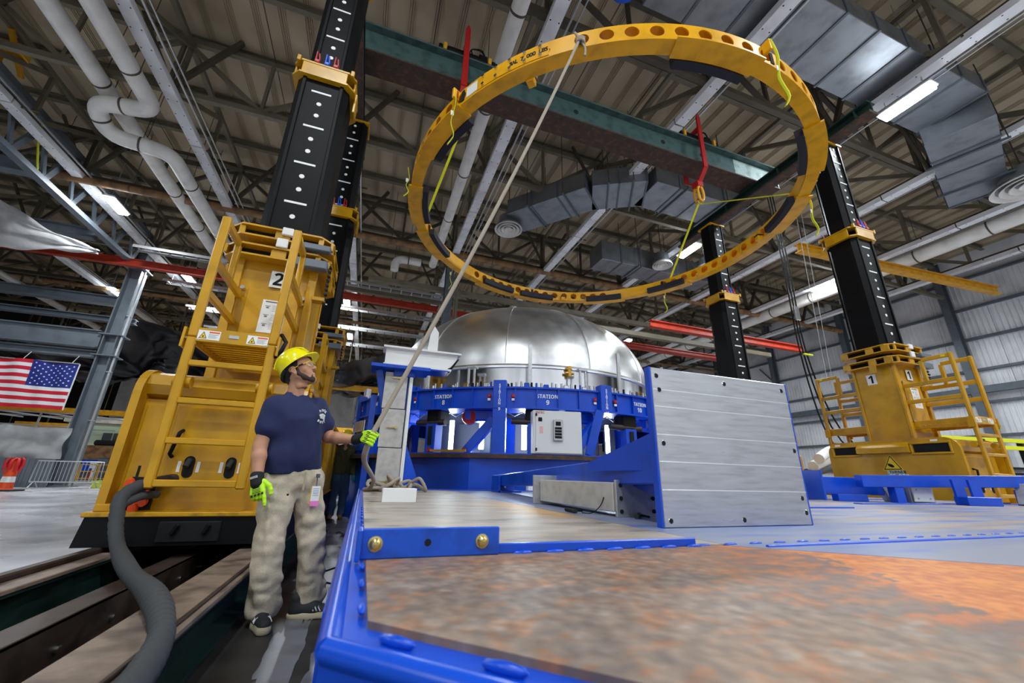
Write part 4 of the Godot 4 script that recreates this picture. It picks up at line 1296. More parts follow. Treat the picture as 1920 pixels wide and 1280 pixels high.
# ---------------------------------------------------------------- platform deck
func plate_with_uv(poly: PackedVector2Array, y0: float, y1: float, r: Rect2) -> ArrayMesh:
	var st := new_st()
	var idx := Geometry2D.triangulate_polygon(poly)
	for i in range(0, idx.size(), 3):
		var v := []
		for k in 3: v.append(poly[idx[i + k]])
		if (v[1] - v[0]).cross(v[2] - v[0]) < 0: v.reverse()
		for p in v:
			st.set_normal(Vector3.UP)
			st.set_uv((p - r.position) / r.size)
			st.add_vertex(Vector3(p.x, y1, p.y))
	for i in poly.size():
		var a := poly[i]
		var b := poly[(i + 1) % poly.size()]
		var d := (b - a).normalized()
		var n := Vector3(d.y, 0, -d.x)
		if Geometry2D.is_point_in_polygon((a + b) / 2 + Vector2(n.x, n.z) * 0.01, poly): n = -n
		var P := [Vector3(a.x, y0, a.y), Vector3(b.x, y0, b.y), Vector3(b.x, y1, b.y), Vector3(a.x, y1, a.y)]
		for t in [[0, 1, 2], [0, 2, 3]]:
			var q: Array = t.duplicate()
			if (P[t[1]] - P[t[0]]).cross(P[t[2]] - P[t[0]]).dot(n) > 0: q = [t[0], t[2], t[1]]
			for k in q:
				st.set_normal(n)
				st.set_uv((Vector2(P[k].x, P[k].z) - r.position) / r.size)
				st.add_vertex(P[k])
	return st.commit()

func painted(w: int, h: int, f: Callable) -> ImageTexture:
	var out := PackedByteArray()
	out.resize(w * h * 3)
	for y in h:
		for x in w:
			var c: Color = f.call(x / float(w), y / float(h))
			var i := (y * w + x) * 3
			out[i] = clampi(int(c.r * 255), 0, 255)
			out[i + 1] = clampi(int(c.g * 255), 0, 255)
			out[i + 2] = clampi(int(c.b * 255), 0, 255)
	return ImageTexture.create_from_image(Image.create_from_data(w, h, false, Image.FORMAT_RGB8, out))

func noise(seed: int, freq: float, oct := 4) -> FastNoiseLite:
	var f := FastNoiseLite.new()
	f.seed = seed
	f.noise_type = FastNoiseLite.TYPE_SIMPLEX_SMOOTH
	f.frequency = freq
	f.fractal_octaves = oct
	return f

func deck():
	var n1 := noise(1, 1.6, 4)
	var n2 := noise(2, 7.0, 4)
	var n3 := noise(3, 2.4, 3)
	var n4 := noise(9, 22.0, 2)
	var d := thing("platform_deck", "low blue steel platform with bare and blue-grey deck plates in the foreground", "platform")
	var outline := PackedVector2Array([Vector2(-0.02, -0.635), Vector2(1.7, 1.085), Vector2(9.2, 1.085), Vector2(9.2, -6.55), Vector2(-0.02, -6.55)])
	part(d, "frame", plate_with_uv(outline, 0.0, 0.69, Rect2(0, 0, 1, 1)), M.blue)
	# near plate: bare steel with rust along its slanted right edge
	var r1 := Rect2(0, -1.2, 2.5, 2.0)
	var front := painted(640, 512, func(u, v):
		var p := Vector2(r1.position.x + u * r1.size.x, r1.position.y + v * r1.size.y)
		var a := n1.get_noise_2d(p.x, p.y)
		var b := 0.6 * n2.get_noise_2d(p.x * 0.8, p.y * 1.4) + 0.5 * n2.get_noise_2d(p.x * 3.0 + 9.0, p.y * 4.0)
		var c := n3.get_noise_2d(p.x * 2.4 + 40.0, p.y * 4.2)
		var e := n4.get_noise_2d(p.x, p.y)
		var col := Color8(142, 114, 90).lerp(Color8(120, 106, 95), clampf(0.5 + a, 0, 1)).lerp(Color8(160, 100, 58), clampf(b * 1.7 - 0.02, 0, 0.6)).lerp(Color8(158, 148, 140), clampf(c * 2.0 - 0.6, 0, 0.4))
		col = col * (1.0 + 0.22 * e)
		var dd := (p.x - 1.16) * -0.628 + (p.y + 1.16) * 0.778
		var al := (p.x - 1.16) * 0.778 + (p.y + 1.16) * 0.628
		var edge := 0.06 + 0.16 * clampf(al, 0.0, 1.0) + 0.5 * smoothstep(0.2, 0.34, al + 0.1 * b) + 0.1 * b + 0.12 * a
		var purple := smoothstep(edge + 0.75, edge + 0.2, dd) * smoothstep(-0.25, 0.15, al)
		col = col.lerp(Color8(120, 90, 80).lerp(Color8(190, 106, 48), clampf(0.45 + 1.5 * b + c, 0, 1)), purple * 0.85)
		var orange := smoothstep(edge + 0.06, edge - 0.06, dd)
		return col.lerp(Color8(222, 134, 44).lerp(Color8(186, 96, 30), clampf(0.4 + 1.1 * b + 0.7 * e, 0, 1)), orange * 0.95))
	M.front_plate = tex_mat(front, 0.5)
	part(d, "rusty_plate", plate_with_uv(PackedVector2Array([Vector2(0.035, -1.165), Vector2(1.16, -1.165), Vector2(2.4, -0.16), Vector2(1.45, 0.715), Vector2(0.035, -0.7)]), 0.69, 0.70, r1), M.front_plate, "bare plate with orange rust")
	var r2 := Rect2(0.035, -6.55, 1.155, 5.385)
	var left := painted(256, 640, func(u, v):
		var p := Vector2(r2.position.x + u * r2.size.x, r2.position.y + v * r2.size.y)
		var a := n1.get_noise_2d(p.x * 1.0, p.y * 2.6)
		var b := n2.get_noise_2d(p.x * 0.8, p.y * 3.0)
		var c := n3.get_noise_2d(p.x, p.y * 2.0 + 9.0)
		var col := Color8(176, 166, 154).lerp(Color8(146, 136, 126), clampf(0.5 + 1.3 * a, 0, 1)).lerp(Color8(186, 160, 132), clampf(b * 1.3, 0, 0.5))
		col = col.lerp(Color8(100, 100, 102), clampf(c * 3.0 - 1.1, 0, 0.6))
		var o := smoothstep(0.22, 0.0, absf(p.y + 2.75) - 0.5) * smoothstep(0.75, 1.15, p.x + 0.25 * b)
		return col.lerp(Color8(216, 160, 86), o * 0.7))
	M.left_plate = tex_mat(left, 0.5)
	part(d, "bare_plate", plate_with_uv(PackedVector2Array([Vector2(0.035, -1.175), Vector2(1.188, -1.175), Vector2(1.188, -6.53), Vector2(0.035, -6.53)]), 0.69, 0.70, r2), M.left_plate, "bare grey-brown steel plate")
	var r3 := Rect2(1.19, -6.55, 8.0, 7.6)
	var main := painted(640, 640, func(u, v):
		var p := Vector2(r3.position.x + u * r3.size.x, r3.position.y + v * r3.size.y)
		var a := n1.get_noise_2d(p.x * 0.35, p.y * 2.2)
		var b := n2.get_noise_2d(p.x * 0.22, p.y * 1.1)
		var c := n3.get_noise_2d(p.x * 0.3 + 5.0, p.y * 1.6)
		var col := Color8(140, 144, 162).lerp(Color8(120, 132, 168), clampf(0.5 + 1.4 * a, 0, 1)).lerp(Color8(164, 160, 158), clampf(0.2 + b * 1.6, 0, 0.8) * smoothstep(1.7, 3.2, p.x))
		col = col.lerp(Color8(200, 152, 104), clampf(c * 2.4 - 0.35, 0, 0.6) * smoothstep(2.2, 3.4, p.x))
		return col.lerp(Color8(84, 108, 190), clampf(-c * 2.6 - 0.7, 0, 0.7)))
	M.main_plate = tex_mat(main, 0.42)
	part(d, "painted_plate", plate_with_uv(PackedVector2Array([Vector2(1.192, -1.175), Vector2(1.192, -6.53), Vector2(9.18, -6.53), Vector2(9.18, 1.07), Vector2(1.75, 1.07), Vector2(2.42, -0.16), Vector2(1.19, -1.15)]), 0.69, 0.70, r3), M.main_plate, "blue-grey painted steel plate")
	# edge angle, raised bar, bracket and stitch welds
	var st := new_st()
	sweep(st, [Vector3(-0.012, 0.688, -0.64), Vector3(-0.012, 0.688, -6.5)], 0.016, 10)
	part(d, "edge_round", st, M.blue)
	st = new_st()
	sweep(st, [Vector3(-0.012, 0.688, -0.64), Vector3(1.7, 0.688, 1.075)], 0.016, 10)
	part(d, "edge_round", st, M.blue)
	bbox(d, "side_flange", Vector3(-0.03, 0.45, -3.8), Vector3(0.03, 0.3, 5.3), M.blue, 0.006)
	bbox(d, "raised_bar", Vector3(0.72, 0.712, -1.17), Vector3(0.69, 0.026, 0.012), M.blue, 0.003)
	var b := bbox(d, "bracket", Vector3(0.198, 0.735, -1.155), Vector3(0.36, 0.07, 0.012), M.blue_worn, 0.003)
	for x in [-0.145, 0.13]:
		var bo := new_st()
		lathe(bo, [Vector2(0.018, 0.0), Vector2(0.018, 0.003), Vector2(0.014, 0.004), Vector2(0.012, 0.012), Vector2(0.008, 0.016), Vector2(0.0005, 0.017)], 14, Transform3D(Basis(Vector3.RIGHT, PI / 2), Vector3(x, 0.0, 0.006)))
		part(b, "bolt_head", bo, M.zinc)
	var ho := new_st()
	cyl(ho, Vector3(-0.015, 0, 0.005), Vector3(-0.015, 0, 0.0065), 0.009, 12)
	part(b, "bolt_hole", ho, M.hole)
	bbox(d, "bracket_end", Vector3(0.014, 0.735, -1.16), Vector3(0.012, 0.072, 0.07), M.blue_worn, 0.003)
	var bead := new_st()
	lathe(bead, [Vector2(0.0005, -0.03), Vector2(0.006, -0.022), Vector2(0.008, 0.0), Vector2(0.006, 0.022), Vector2(0.0005, 0.03)], 8, Transform3D(Basis(Vector3(0, 0, 1), PI / 2), Vector3.ZERO), 0, TAU, true)
	var bm := bead.commit()
	for k in 28:
		var o := part(d, "weld_bead", bm, M.blue)
		o.position = Vector3(1.1 + 0.115 * k, 0.7005, -1.17)
		o.scale = Vector3(1.0, 0.7, 1.0)
	for k in 7:
		var o := part(d, "weld_bead", bm, M.blue)
		o.position = Vector3(0.45 + 0.1 * k, 0.7005, -1.158)
	for k in 14:
		var o := part(d, "weld_bead", bm, M.blue)
		o.transform = Transform3D(Basis(Vector3.UP, PI / 2).scaled(Vector3(0.8, 0.8, 0.8)), Vector3(0.026, 0.7, -0.76 - 0.16 * k))
	for k in 6:
		var o := part(d, "weld_bead", bm, M.blue)
		o.transform = Transform3D(Basis(Vector3.UP, -PI / 4), Vector3(0.07 + 0.11 * k, 0.695, -0.625 + 0.11 * k))
	st = new_st()
	sweep(st, [Vector3(1.3, 0.7, -1.1), Vector3(5.5, 0.7, -1.06)], 0.007, 8)
	part(d, "half_round_strip", st, M.blue)
	bbox(d, "flat_strip", Vector3(3.6, 0.703, -2.72), Vector3(1.5, 0.014, 0.05), M.blue, 0.002)
	bbox(d, "flat_strip", Vector3(7.2, 0.703, -3.3), Vector3(3.6, 0.016, 0.1), M.blue, 0.002)
	bbox(d, "flat_strip", Vector3(7.2, 0.703, -4.3), Vector3(3.4, 0.012, 0.06), M.blue, 0.002)
	bbox(d, "flat_strip", Vector3(1.6, 0.703, -6.1), Vector3(3.0, 0.014, 0.1), M.blue, 0.002)

func deck_items():
	# upright metal plate on its blue frame
	var t := thing("plate_fixture", "blue fixture arm with a large upright brushed metal plate at its end", "fixture", Vector3(1.3, 0.7, -1.6))
	var st := new_st()
	bx(st, Vector3(0.465, 0.372, -0.012), Vector3(0.93, 0.74, 0.024), 0.003)
	var pl := part(t, "metal_plate", st, M.aluplate, "brushed aluminium plate with bolt holes")
	for c in [[0.03, 0.70], [0.04, 0.63], [0.47, 0.70], [0.89, 0.70], [0.035, 0.37], [0.9, 0.37], [0.89, 0.13], [0.035, 0.03], [0.47, 0.03], [0.9, 0.06]]:
		var h := new_st()
		cyl(h, Vector3(c[0], c[1], 0.0), Vector3(c[0], c[1], 0.0015), 0.0115, 14)
		part(pl, "bolt_hole", h, M.hole)
		h = new_st()
		lathe(h, [Vector2(0.0115, 0.0), Vector2(0.0115, 0.002), Vector2(0.014, 0.0)], 14, Transform3D(Basis(Vector3.RIGHT, PI / 2), Vector3(c[0], c[1], 0.0)))
		part(pl, "hole_rim", h, M.chrome)
	# milled steps across the plate
	for y in [0.16, 0.285, 0.41, 0.545, 0.63]:
		bbox(pl, "milled_step", Vector3(0.465, y, 0.0004), Vector3(0.925, 0.006, 0.0022), M.seam, 0.001)
	bbox(t, "frame_edge", Vector3(-0.006, 0.372, -0.02), Vector3(0.014, 0.745, 0.04), M.blue, 0.003)
	bbox(t, "frame_edge", Vector3(0.93, 0.372, -0.05), Vector3(0.016, 0.745, 0.1), M.blue, 0.003)
	bbox(t, "back_plate", Vector3(0.465, 0.372, -0.045), Vector3(0.92, 0.73, 0.02), M.blue, 0.003)
	st = new_st()
	beam(st, Vector3(0.62, 0.15, -4.1), Vector3(0.16, 0.26, -0.06), 0.2, 0.15, 0.008)
	part(t, "arm", st, M.blue)
	st = new_st()
	bx(st, Vector3(0.62, 0.11, -4.15), Vector3(0.34, 0.22, 0.03), 0.004)
	bx(st, Vector3(0.47, 0.11, -4.0), Vector3(0.03, 0.22, 0.3), 0.004)
	bx(st, Vector3(0.62, 0.012, -4.0), Vector3(0.34, 0.024, 0.3), 0.004)
	part(t, "foot", st, M.blue)
	st = new_st()
	cyl(st, Vector3(0.64, 0.07, -4.13), Vector3(0.64, 0.07, -4.11), 0.018, 8)
	part(t, "foot_bolt", st, M.chrome)
	for x in [0.1, 0.5]:
		st = new_st()
		prism(st, PackedVector2Array([Vector2(-0.06, 0.25), Vector2(-0.06, 0.45), Vector2(-0.8, 0.3), Vector2(-0.8, 0.25)]), 0.02, Transform3D(Basis(Vector3(0, 0, 1), Vector3.UP, Vector3(-1, 0, 0)), Vector3(x, 0, 0)))
		part(t, "gusset", st, M.blue)
	st = new_st()
	prism(st, PackedVector2Array([Vector2(-0.06, 0.2), Vector2(-0.06, 0.05), Vector2(-0.5, 0.17), Vector2(-1.4, 0.2)]), 0.3, Transform3D(Basis(Vector3(0, 0, 1), Vector3.UP, Vector3(-1, 0, 0)), Vector3(0.5, 0, 0)))
	part(t, "lower_web", st, M.blue)
	# short metal channel lying beside it
	t = thing("metal_channel", "short silver channel beam with square end plates beside the blue fixture arm", "beam", Vector3(1.5, 0.7, -2.1))
	bbox(t, "beam_body", Vector3(-0.02, 0.105, -0.55), Vector3(0.2, 0.16, 1.05), M.stone, 0.004)
	var ep := bbox(t, "end_plate", Vector3(0.02, 0.1, 0), Vector3(0.28, 0.2, 0.02), M.alu, 0.003)
	bbox(t, "end_plate", Vector3(-0.04, 0.11, -1.1), Vector3(0.26, 0.22, 0.03), M.alu, 0.003)
	for x in [-0.11, 0.11]:
		for y in [-0.07, 0.0, 0.07]:
			st = new_st()
			cyl(st, Vector3(x, y, 0.01), Vector3(x, y, 0.014), 0.012, 12)
			part(ep, "bolt_hole", st, M.hole)
	st = new_st()
	sweep(st, curve_pts([Vector3(-0.122, 0.1, -0.12), Vector3(-0.13, 0.05, -0.15), Vector3(-0.16, 0.006, -0.2), Vector3(-0.2, 0.004, -0.25)], 10), 0.003, 5)
	part(t, "wire_tail", st, M.black)
	# two hand tools
	for q in [[Vector3(1.265, 0.7, -2.42), 0.25, "black hand tool lying left of the silver channel"], [Vector3(1.5, 0.7, -2.04), -0.5, "black hand tool lying in front of the channel's end plate"]]:
		var h := thing("hand_tool", q[2], "tool", q[0], q[1], "black hand tools on the deck")
		st = new_st()
		cyl(st, Vector3(-0.03, 0.014, 0.06), Vector3(0.0, 0.014, -0.05), 0.012, 10)
		part(h, "grip", st, M.black)
		st = new_st()
		cyl(st, Vector3(0.0, 0.014, -0.05), Vector3(0.035, 0.012, 0.06), 0.006, 8)
		part(h, "lever", st, M.black)
		st = new_st()
		cyl(st, Vector3(-0.034, 0.014, 0.075), Vector3(-0.03, 0.014, 0.058), 0.014, 10)
		part(h, "end_cap", st, M.rubber)
	var wb := bbox(self, numbered("white_block"), Vector3(0.285, 0.75, -3.36), Vector3(0.25, 0.1, 0.1), M.white, 0.003, Basis(Vector3.UP, 0.03))
	tag(wb, "white rectangular block on the bare plate in front of the rope pile", "block")
	wb = bbox(self, numbered("white_block"), Vector3(2.6, 0.74, -6.2), Vector3(0.26, 0.08, 0.1), M.white, 0.003)
	tag(wb, "small white block far back on the deck behind the blue foot", "block")
	# white and grey stand with a top beam, holding the rope pile at its foot
	t = thing("end_stand", "upright stand with pale front plates, blue struts and a white I beam on top", "stand", Vector3(0.34, 0.7, -6.05))
	for k in 3:
		bbox(t, "front_plate", Vector3(-0.02 - 0.012 * k, 0.28 + 0.54 * k, 0.06), Vector3(0.32, 0.53, 0.03), M.stone, 0.004)
	bbox(t, "side_plate", Vector3(0.17, 0.8, 0.02), Vector3(0.05, 1.58, 0.14), M.white, 0.006)
	bbox(t, "back_column", Vector3(0.02, 0.8, -0.08), Vector3(0.34, 1.6, 0.14), M.blue, 0.006)
	for c in [Vector3(0.02, 1.54, 0.08), Vector3(0.02, 0.83, 0.08), Vector3(-0.02, 0.1, 0.08)]:
		st = new_st()
		cyl(st, c, c + Vector3(0, 0, 0.03), 0.022, 8)
		bx(st, c + Vector3(-0.06, 0, 0.012), Vector3(0.12, 0.015, 0.008), 0.0)
		part(t, "clamp_bolt", st, M.zinc)
	st = new_st()
	prism(st, PackedVector2Array([Vector2(0.2, 0.0), Vector2(0.46, 0.0), Vector2(0.2, 0.62)]), 0.03, Transform3D(Basis(), Vector3(0, 0, -0.05)))
	part(t, "gusset", st, M.blue)
	bbox(t, "base_plate", Vector3(0.1, 0.015, 0), Vector3(0.8, 0.03, 0.4), M.blue, 0.004)
	st = new_st()
	beam(st, Vector3(-0.3, 1.66, -0.02), Vector3(-0.02, 0.6, -0.1), 0.1, 0.1, 0.006, Vector3(0, 0, 1))
	part(t, "strut", st, M.blue)
	bbox(t, "cap_plate", Vector3(0.0, 1.68, 0), Vector3(0.84, 0.05, 0.46), M.blue, 0.004)
	bbox(t, "cap_block", Vector3(0.06, 1.62, 0), Vector3(0.3, 0.1, 0.2), M.blue, 0.006)
	st = new_st()
	bx(st, Vector3(0.3, 1.99, 0), Vector3(1.16, 0.03, 0.34), 0.003)
	bx(st, Vector3(0.24, 1.72, 0), Vector3(1.0, 0.03, 0.34), 0.003)
	prism(st, PackedVector2Array([Vector2(-0.24, 1.735), Vector2(0.66, 1.735), Vector2(0.74, 1.79), Vector2(0.82, 1.9), Vector2(0.84, 1.975), Vector2(-0.24, 1.975)]), 0.22, Transform3D(Basis(), Vector3(0, 0, -0.11)))
	part(t, "top_beam", st, M.white)
	st = new_st()
	prism(st, PackedVector2Array([Vector2(0.62, 1.69), Vector2(0.73, 1.77), Vector2(0.83, 1.92), Vector2(0.86, 1.92), Vector2(0.72, 1.69)]), 0.24, Transform3D(Basis(), Vector3(0, 0, -0.12)))
	part(t, "beam_end", st, M.black)
	bbox(t, "under_flange", Vector3(0.36, 1.697, 0), Vector3(0.66, 0.02, 0.36), M.blue, 0.003)
	st = new_st()
	prism(st, PackedVector2Array([Vector2(0.36, 2.0), Vector2(0.52, 2.0), Vector2(0.52, 2.34), Vector2(0.42, 2.48), Vector2(0.4, 2.36)]), 0.03, Transform3D(Basis(), Vector3(0, 0, 0.02)))
	part(t, "fin", st, M.white)
	st = new_st()
	prism(st, PackedVector2Array([Vector2(-0.36, 0.0), Vector2(-0.28, 0.0), Vector2(-0.28, 1.3), Vector2(-0.36, 1.3)]), 0.04, Transform3D(Basis(), Vector3(0, 0, -0.18)))
	part(t, "rear_post", st, M.blue)
	# spare blue arms at the right of the deck
	t = thing("spare_arm", "long blue beam lying across the right of the deck before the yellow tower 1", "beam", Vector3(6.4, 0.7, -3.7))
	st = new_st()
	beam(st, Vector3(-0.15, 0.26, -0.05), Vector3(2.55, 0.31, 0.9), 0.12, 0.15, 0.006)
	part(t, "beam_body", st, M.blue)
	for c in [Vector3(0.3, 0.09, 0.1), Vector3(1.9, 0.1, 0.66)]:
		bbox(t, "support_block", c, Vector3(0.12, 0.2, 0.12), M.blue, 0.006, Basis(Vector3.UP, -0.34))
	t = thing("spare_arm", "short deep blue beam with a square end plate left of the warning triangle", "beam", Vector3(5.9, 0.7, -4.15))
	st = new_st()
	beam(st, Vector3(0.05, 0.2, 0.0), Vector3(0.92, 0.19, 0.3), 0.14, 0.22, 0.006)
	part(t, "beam_body", st, M.blue)
	bbox(t, "end_plate", Vector3(0.03, 0.2, 0.0), Vector3(0.03, 0.38, 0.42), M.blue, 0.004, Basis(Vector3.UP, -0.33))
	bbox(t, "foot_pad", Vector3(0.3, 0.045, 0.28), Vector3(0.4, 0.09, 0.12), M.blue, 0.006, Basis(Vector3.UP, -0.33))
	t = thing("vee_block", "silver vee-shaped saddle tipped against the blue beams at the right", "saddle", Vector3(6.95, 0.7, -3.85))
	st = new_st()
	prism(st, PackedVector2Array([Vector2(-0.2, 0.32), Vector2(0.14, 0.33), Vector2(0.14, 0.27), Vector2(0.02, 0.0), Vector2(-0.06, 0.0)]), 0.12, Transform3D(Basis(Vector3.UP, -0.33), Vector3.ZERO))
	part(t, "cheek", st, M.alu)
	st = new_st()
	prism(st, PackedVector2Array([Vector2(0.14, 0.33), Vector2(0.3, 0.3), Vector2(0.1, 0.02), Vector2(0.03, 0.02)]), 0.14, Transform3D(Basis(Vector3.UP, -0.33), Vector3(0, 0, 0.02)))
	part(t, "vee_arm", st, M.blue)
	t = thing("white_pad", "white square pad on a metal wedge before the long blue beam", "pad", Vector3(7.1, 0.7, -3.55))
	bbox(t, "wedge", Vector3(0.04, 0.11, -0.04), Vector3(0.32, 0.22, 0.1), M.alu, 0.006, Basis(Vector3.UP, -0.33))
	var wp := bbox(t, "pad_face", Vector3(-0.01, 0.115, 0.03), Vector3(0.26, 0.2, 0.02), M.white, 0.004, Basis(Vector3.UP, -0.33))
	for x in [-0.08, 0.08]:
		for y in [-0.06, 0.05]:
			st = new_st()
			cyl(st, Vector3(x, y, 0.01), Vector3(x, y, 0.013), 0.012, 8)
			part(wp, "screw", st, M.conduit)
	t = thing("fork_bracket", "blue two-pronged bracket standing on the right of the deck", "bracket", Vector3(7.2, 0.7, -3.1))
	for x in [-0.1, 0.1]:
		st = new_st()
		prism(st, PackedVector2Array([Vector2(-0.09, 0.0), Vector2(0.05, 0.0), Vector2(0.03, 0.3), Vector2(-0.1, 0.3)]), 0.03, Transform3D(Basis(Vector3.UP, -0.33), Vector3(x, 0, x * 0.33)))
		part(t, "prong", st, M.blue)
	bbox(t, "base_block", Vector3(0.0, 0.05, 0.06), Vector3(0.42, 0.1, 0.16), M.blue, 0.005, Basis(Vector3.UP, -0.33))
	t = thing("grey_clamp", "grey angled clamp block at the right edge of the deck", "clamp", Vector3(8.2, 0.7, -2.95))
	bbox(t, "block", Vector3(0.3, 0.14, 0.1), Vector3(0.6, 0.16, 0.16), M.grey_steel, 0.006, Basis(Vector3.UP, -0.33))
	bbox(t, "end_plate", Vector3(-0.02, 0.14, 0.0), Vector3(0.05, 0.26, 0.22), M.alu, 0.004, Basis(Vector3(0, 0, 1), -0.2))
	bbox(t, "foot", Vector3(0.3, 0.03, 0.1), Vector3(0.5, 0.06, 0.12), M.grey_steel, 0.004, Basis(Vector3.UP, -0.33))
	t = thing("cable_coupling", "small blue coupling with a black cable on the deck near the yellow ladder", "coupling", Vector3(7.7, 0.7, -3.4))
	bbox(t, "housing", Vector3(0, 0.05, 0), Vector3(0.2, 0.09, 0.1), M.blue, 0.01)
	st = new_st()
	sweep(st, curve_pts([Vector3(0.1, 0.04, 0), Vector3(0.3, 0.05, 0.05), Vector3(0.5, 0.015, 0.1), Vector3(0.8, 0.015, 0.12)], 12), 0.014, 8)
	part(t, "cable", st, M.black)
	# little posts beyond the channel
	t = thing("pin_post", "slim silver post standing on the far deck behind the channel", "post", Vector3(3.1, 0.7, -5.6))
	bbox(t, "post_body", Vector3(0, 0.14, 0), Vector3(0.05, 0.28, 0.05), M.alu, 0.004)
	bbox(t, "post_foot", Vector3(0.06, 0.08, 0), Vector3(0.08, 0.16, 0.06), M.blue, 0.004)
	t = thing("spare_arm", "low blue bar with dark grip plates lying behind the silver channel", "beam", Vector3(2.6, 0.7, -4.4))
	bbox(t, "beam_body", Vector3(0.2, 0.12, 0), Vector3(1.0, 0.1, 0.12), M.blue, 0.006)
	bbox(t, "grip_plate", Vector3(0.0, 0.19, 0.02), Vector3(0.4, 0.06, 0.1), M.girt, 0.006)
	bbox(t, "foot_block", Vector3(-0.2, 0.035, 0), Vector3(0.1, 0.07, 0.12), M.blue, 0.006)
	bbox(t, "foot_block", Vector3(0.6, 0.035, 0), Vector3(0.1, 0.07, 0.12), M.blue, 0.006)

# ---------------------------------------------------------------- dome and its turning stand
const DC := Vector3(4.08, 0, -10.87)
func round_pt(deg: float, r: float, y: float) -> Vector3:
	return Vector3(sin(deg_to_rad(deg)) * r, y, cos(deg_to_rad(deg)) * r)

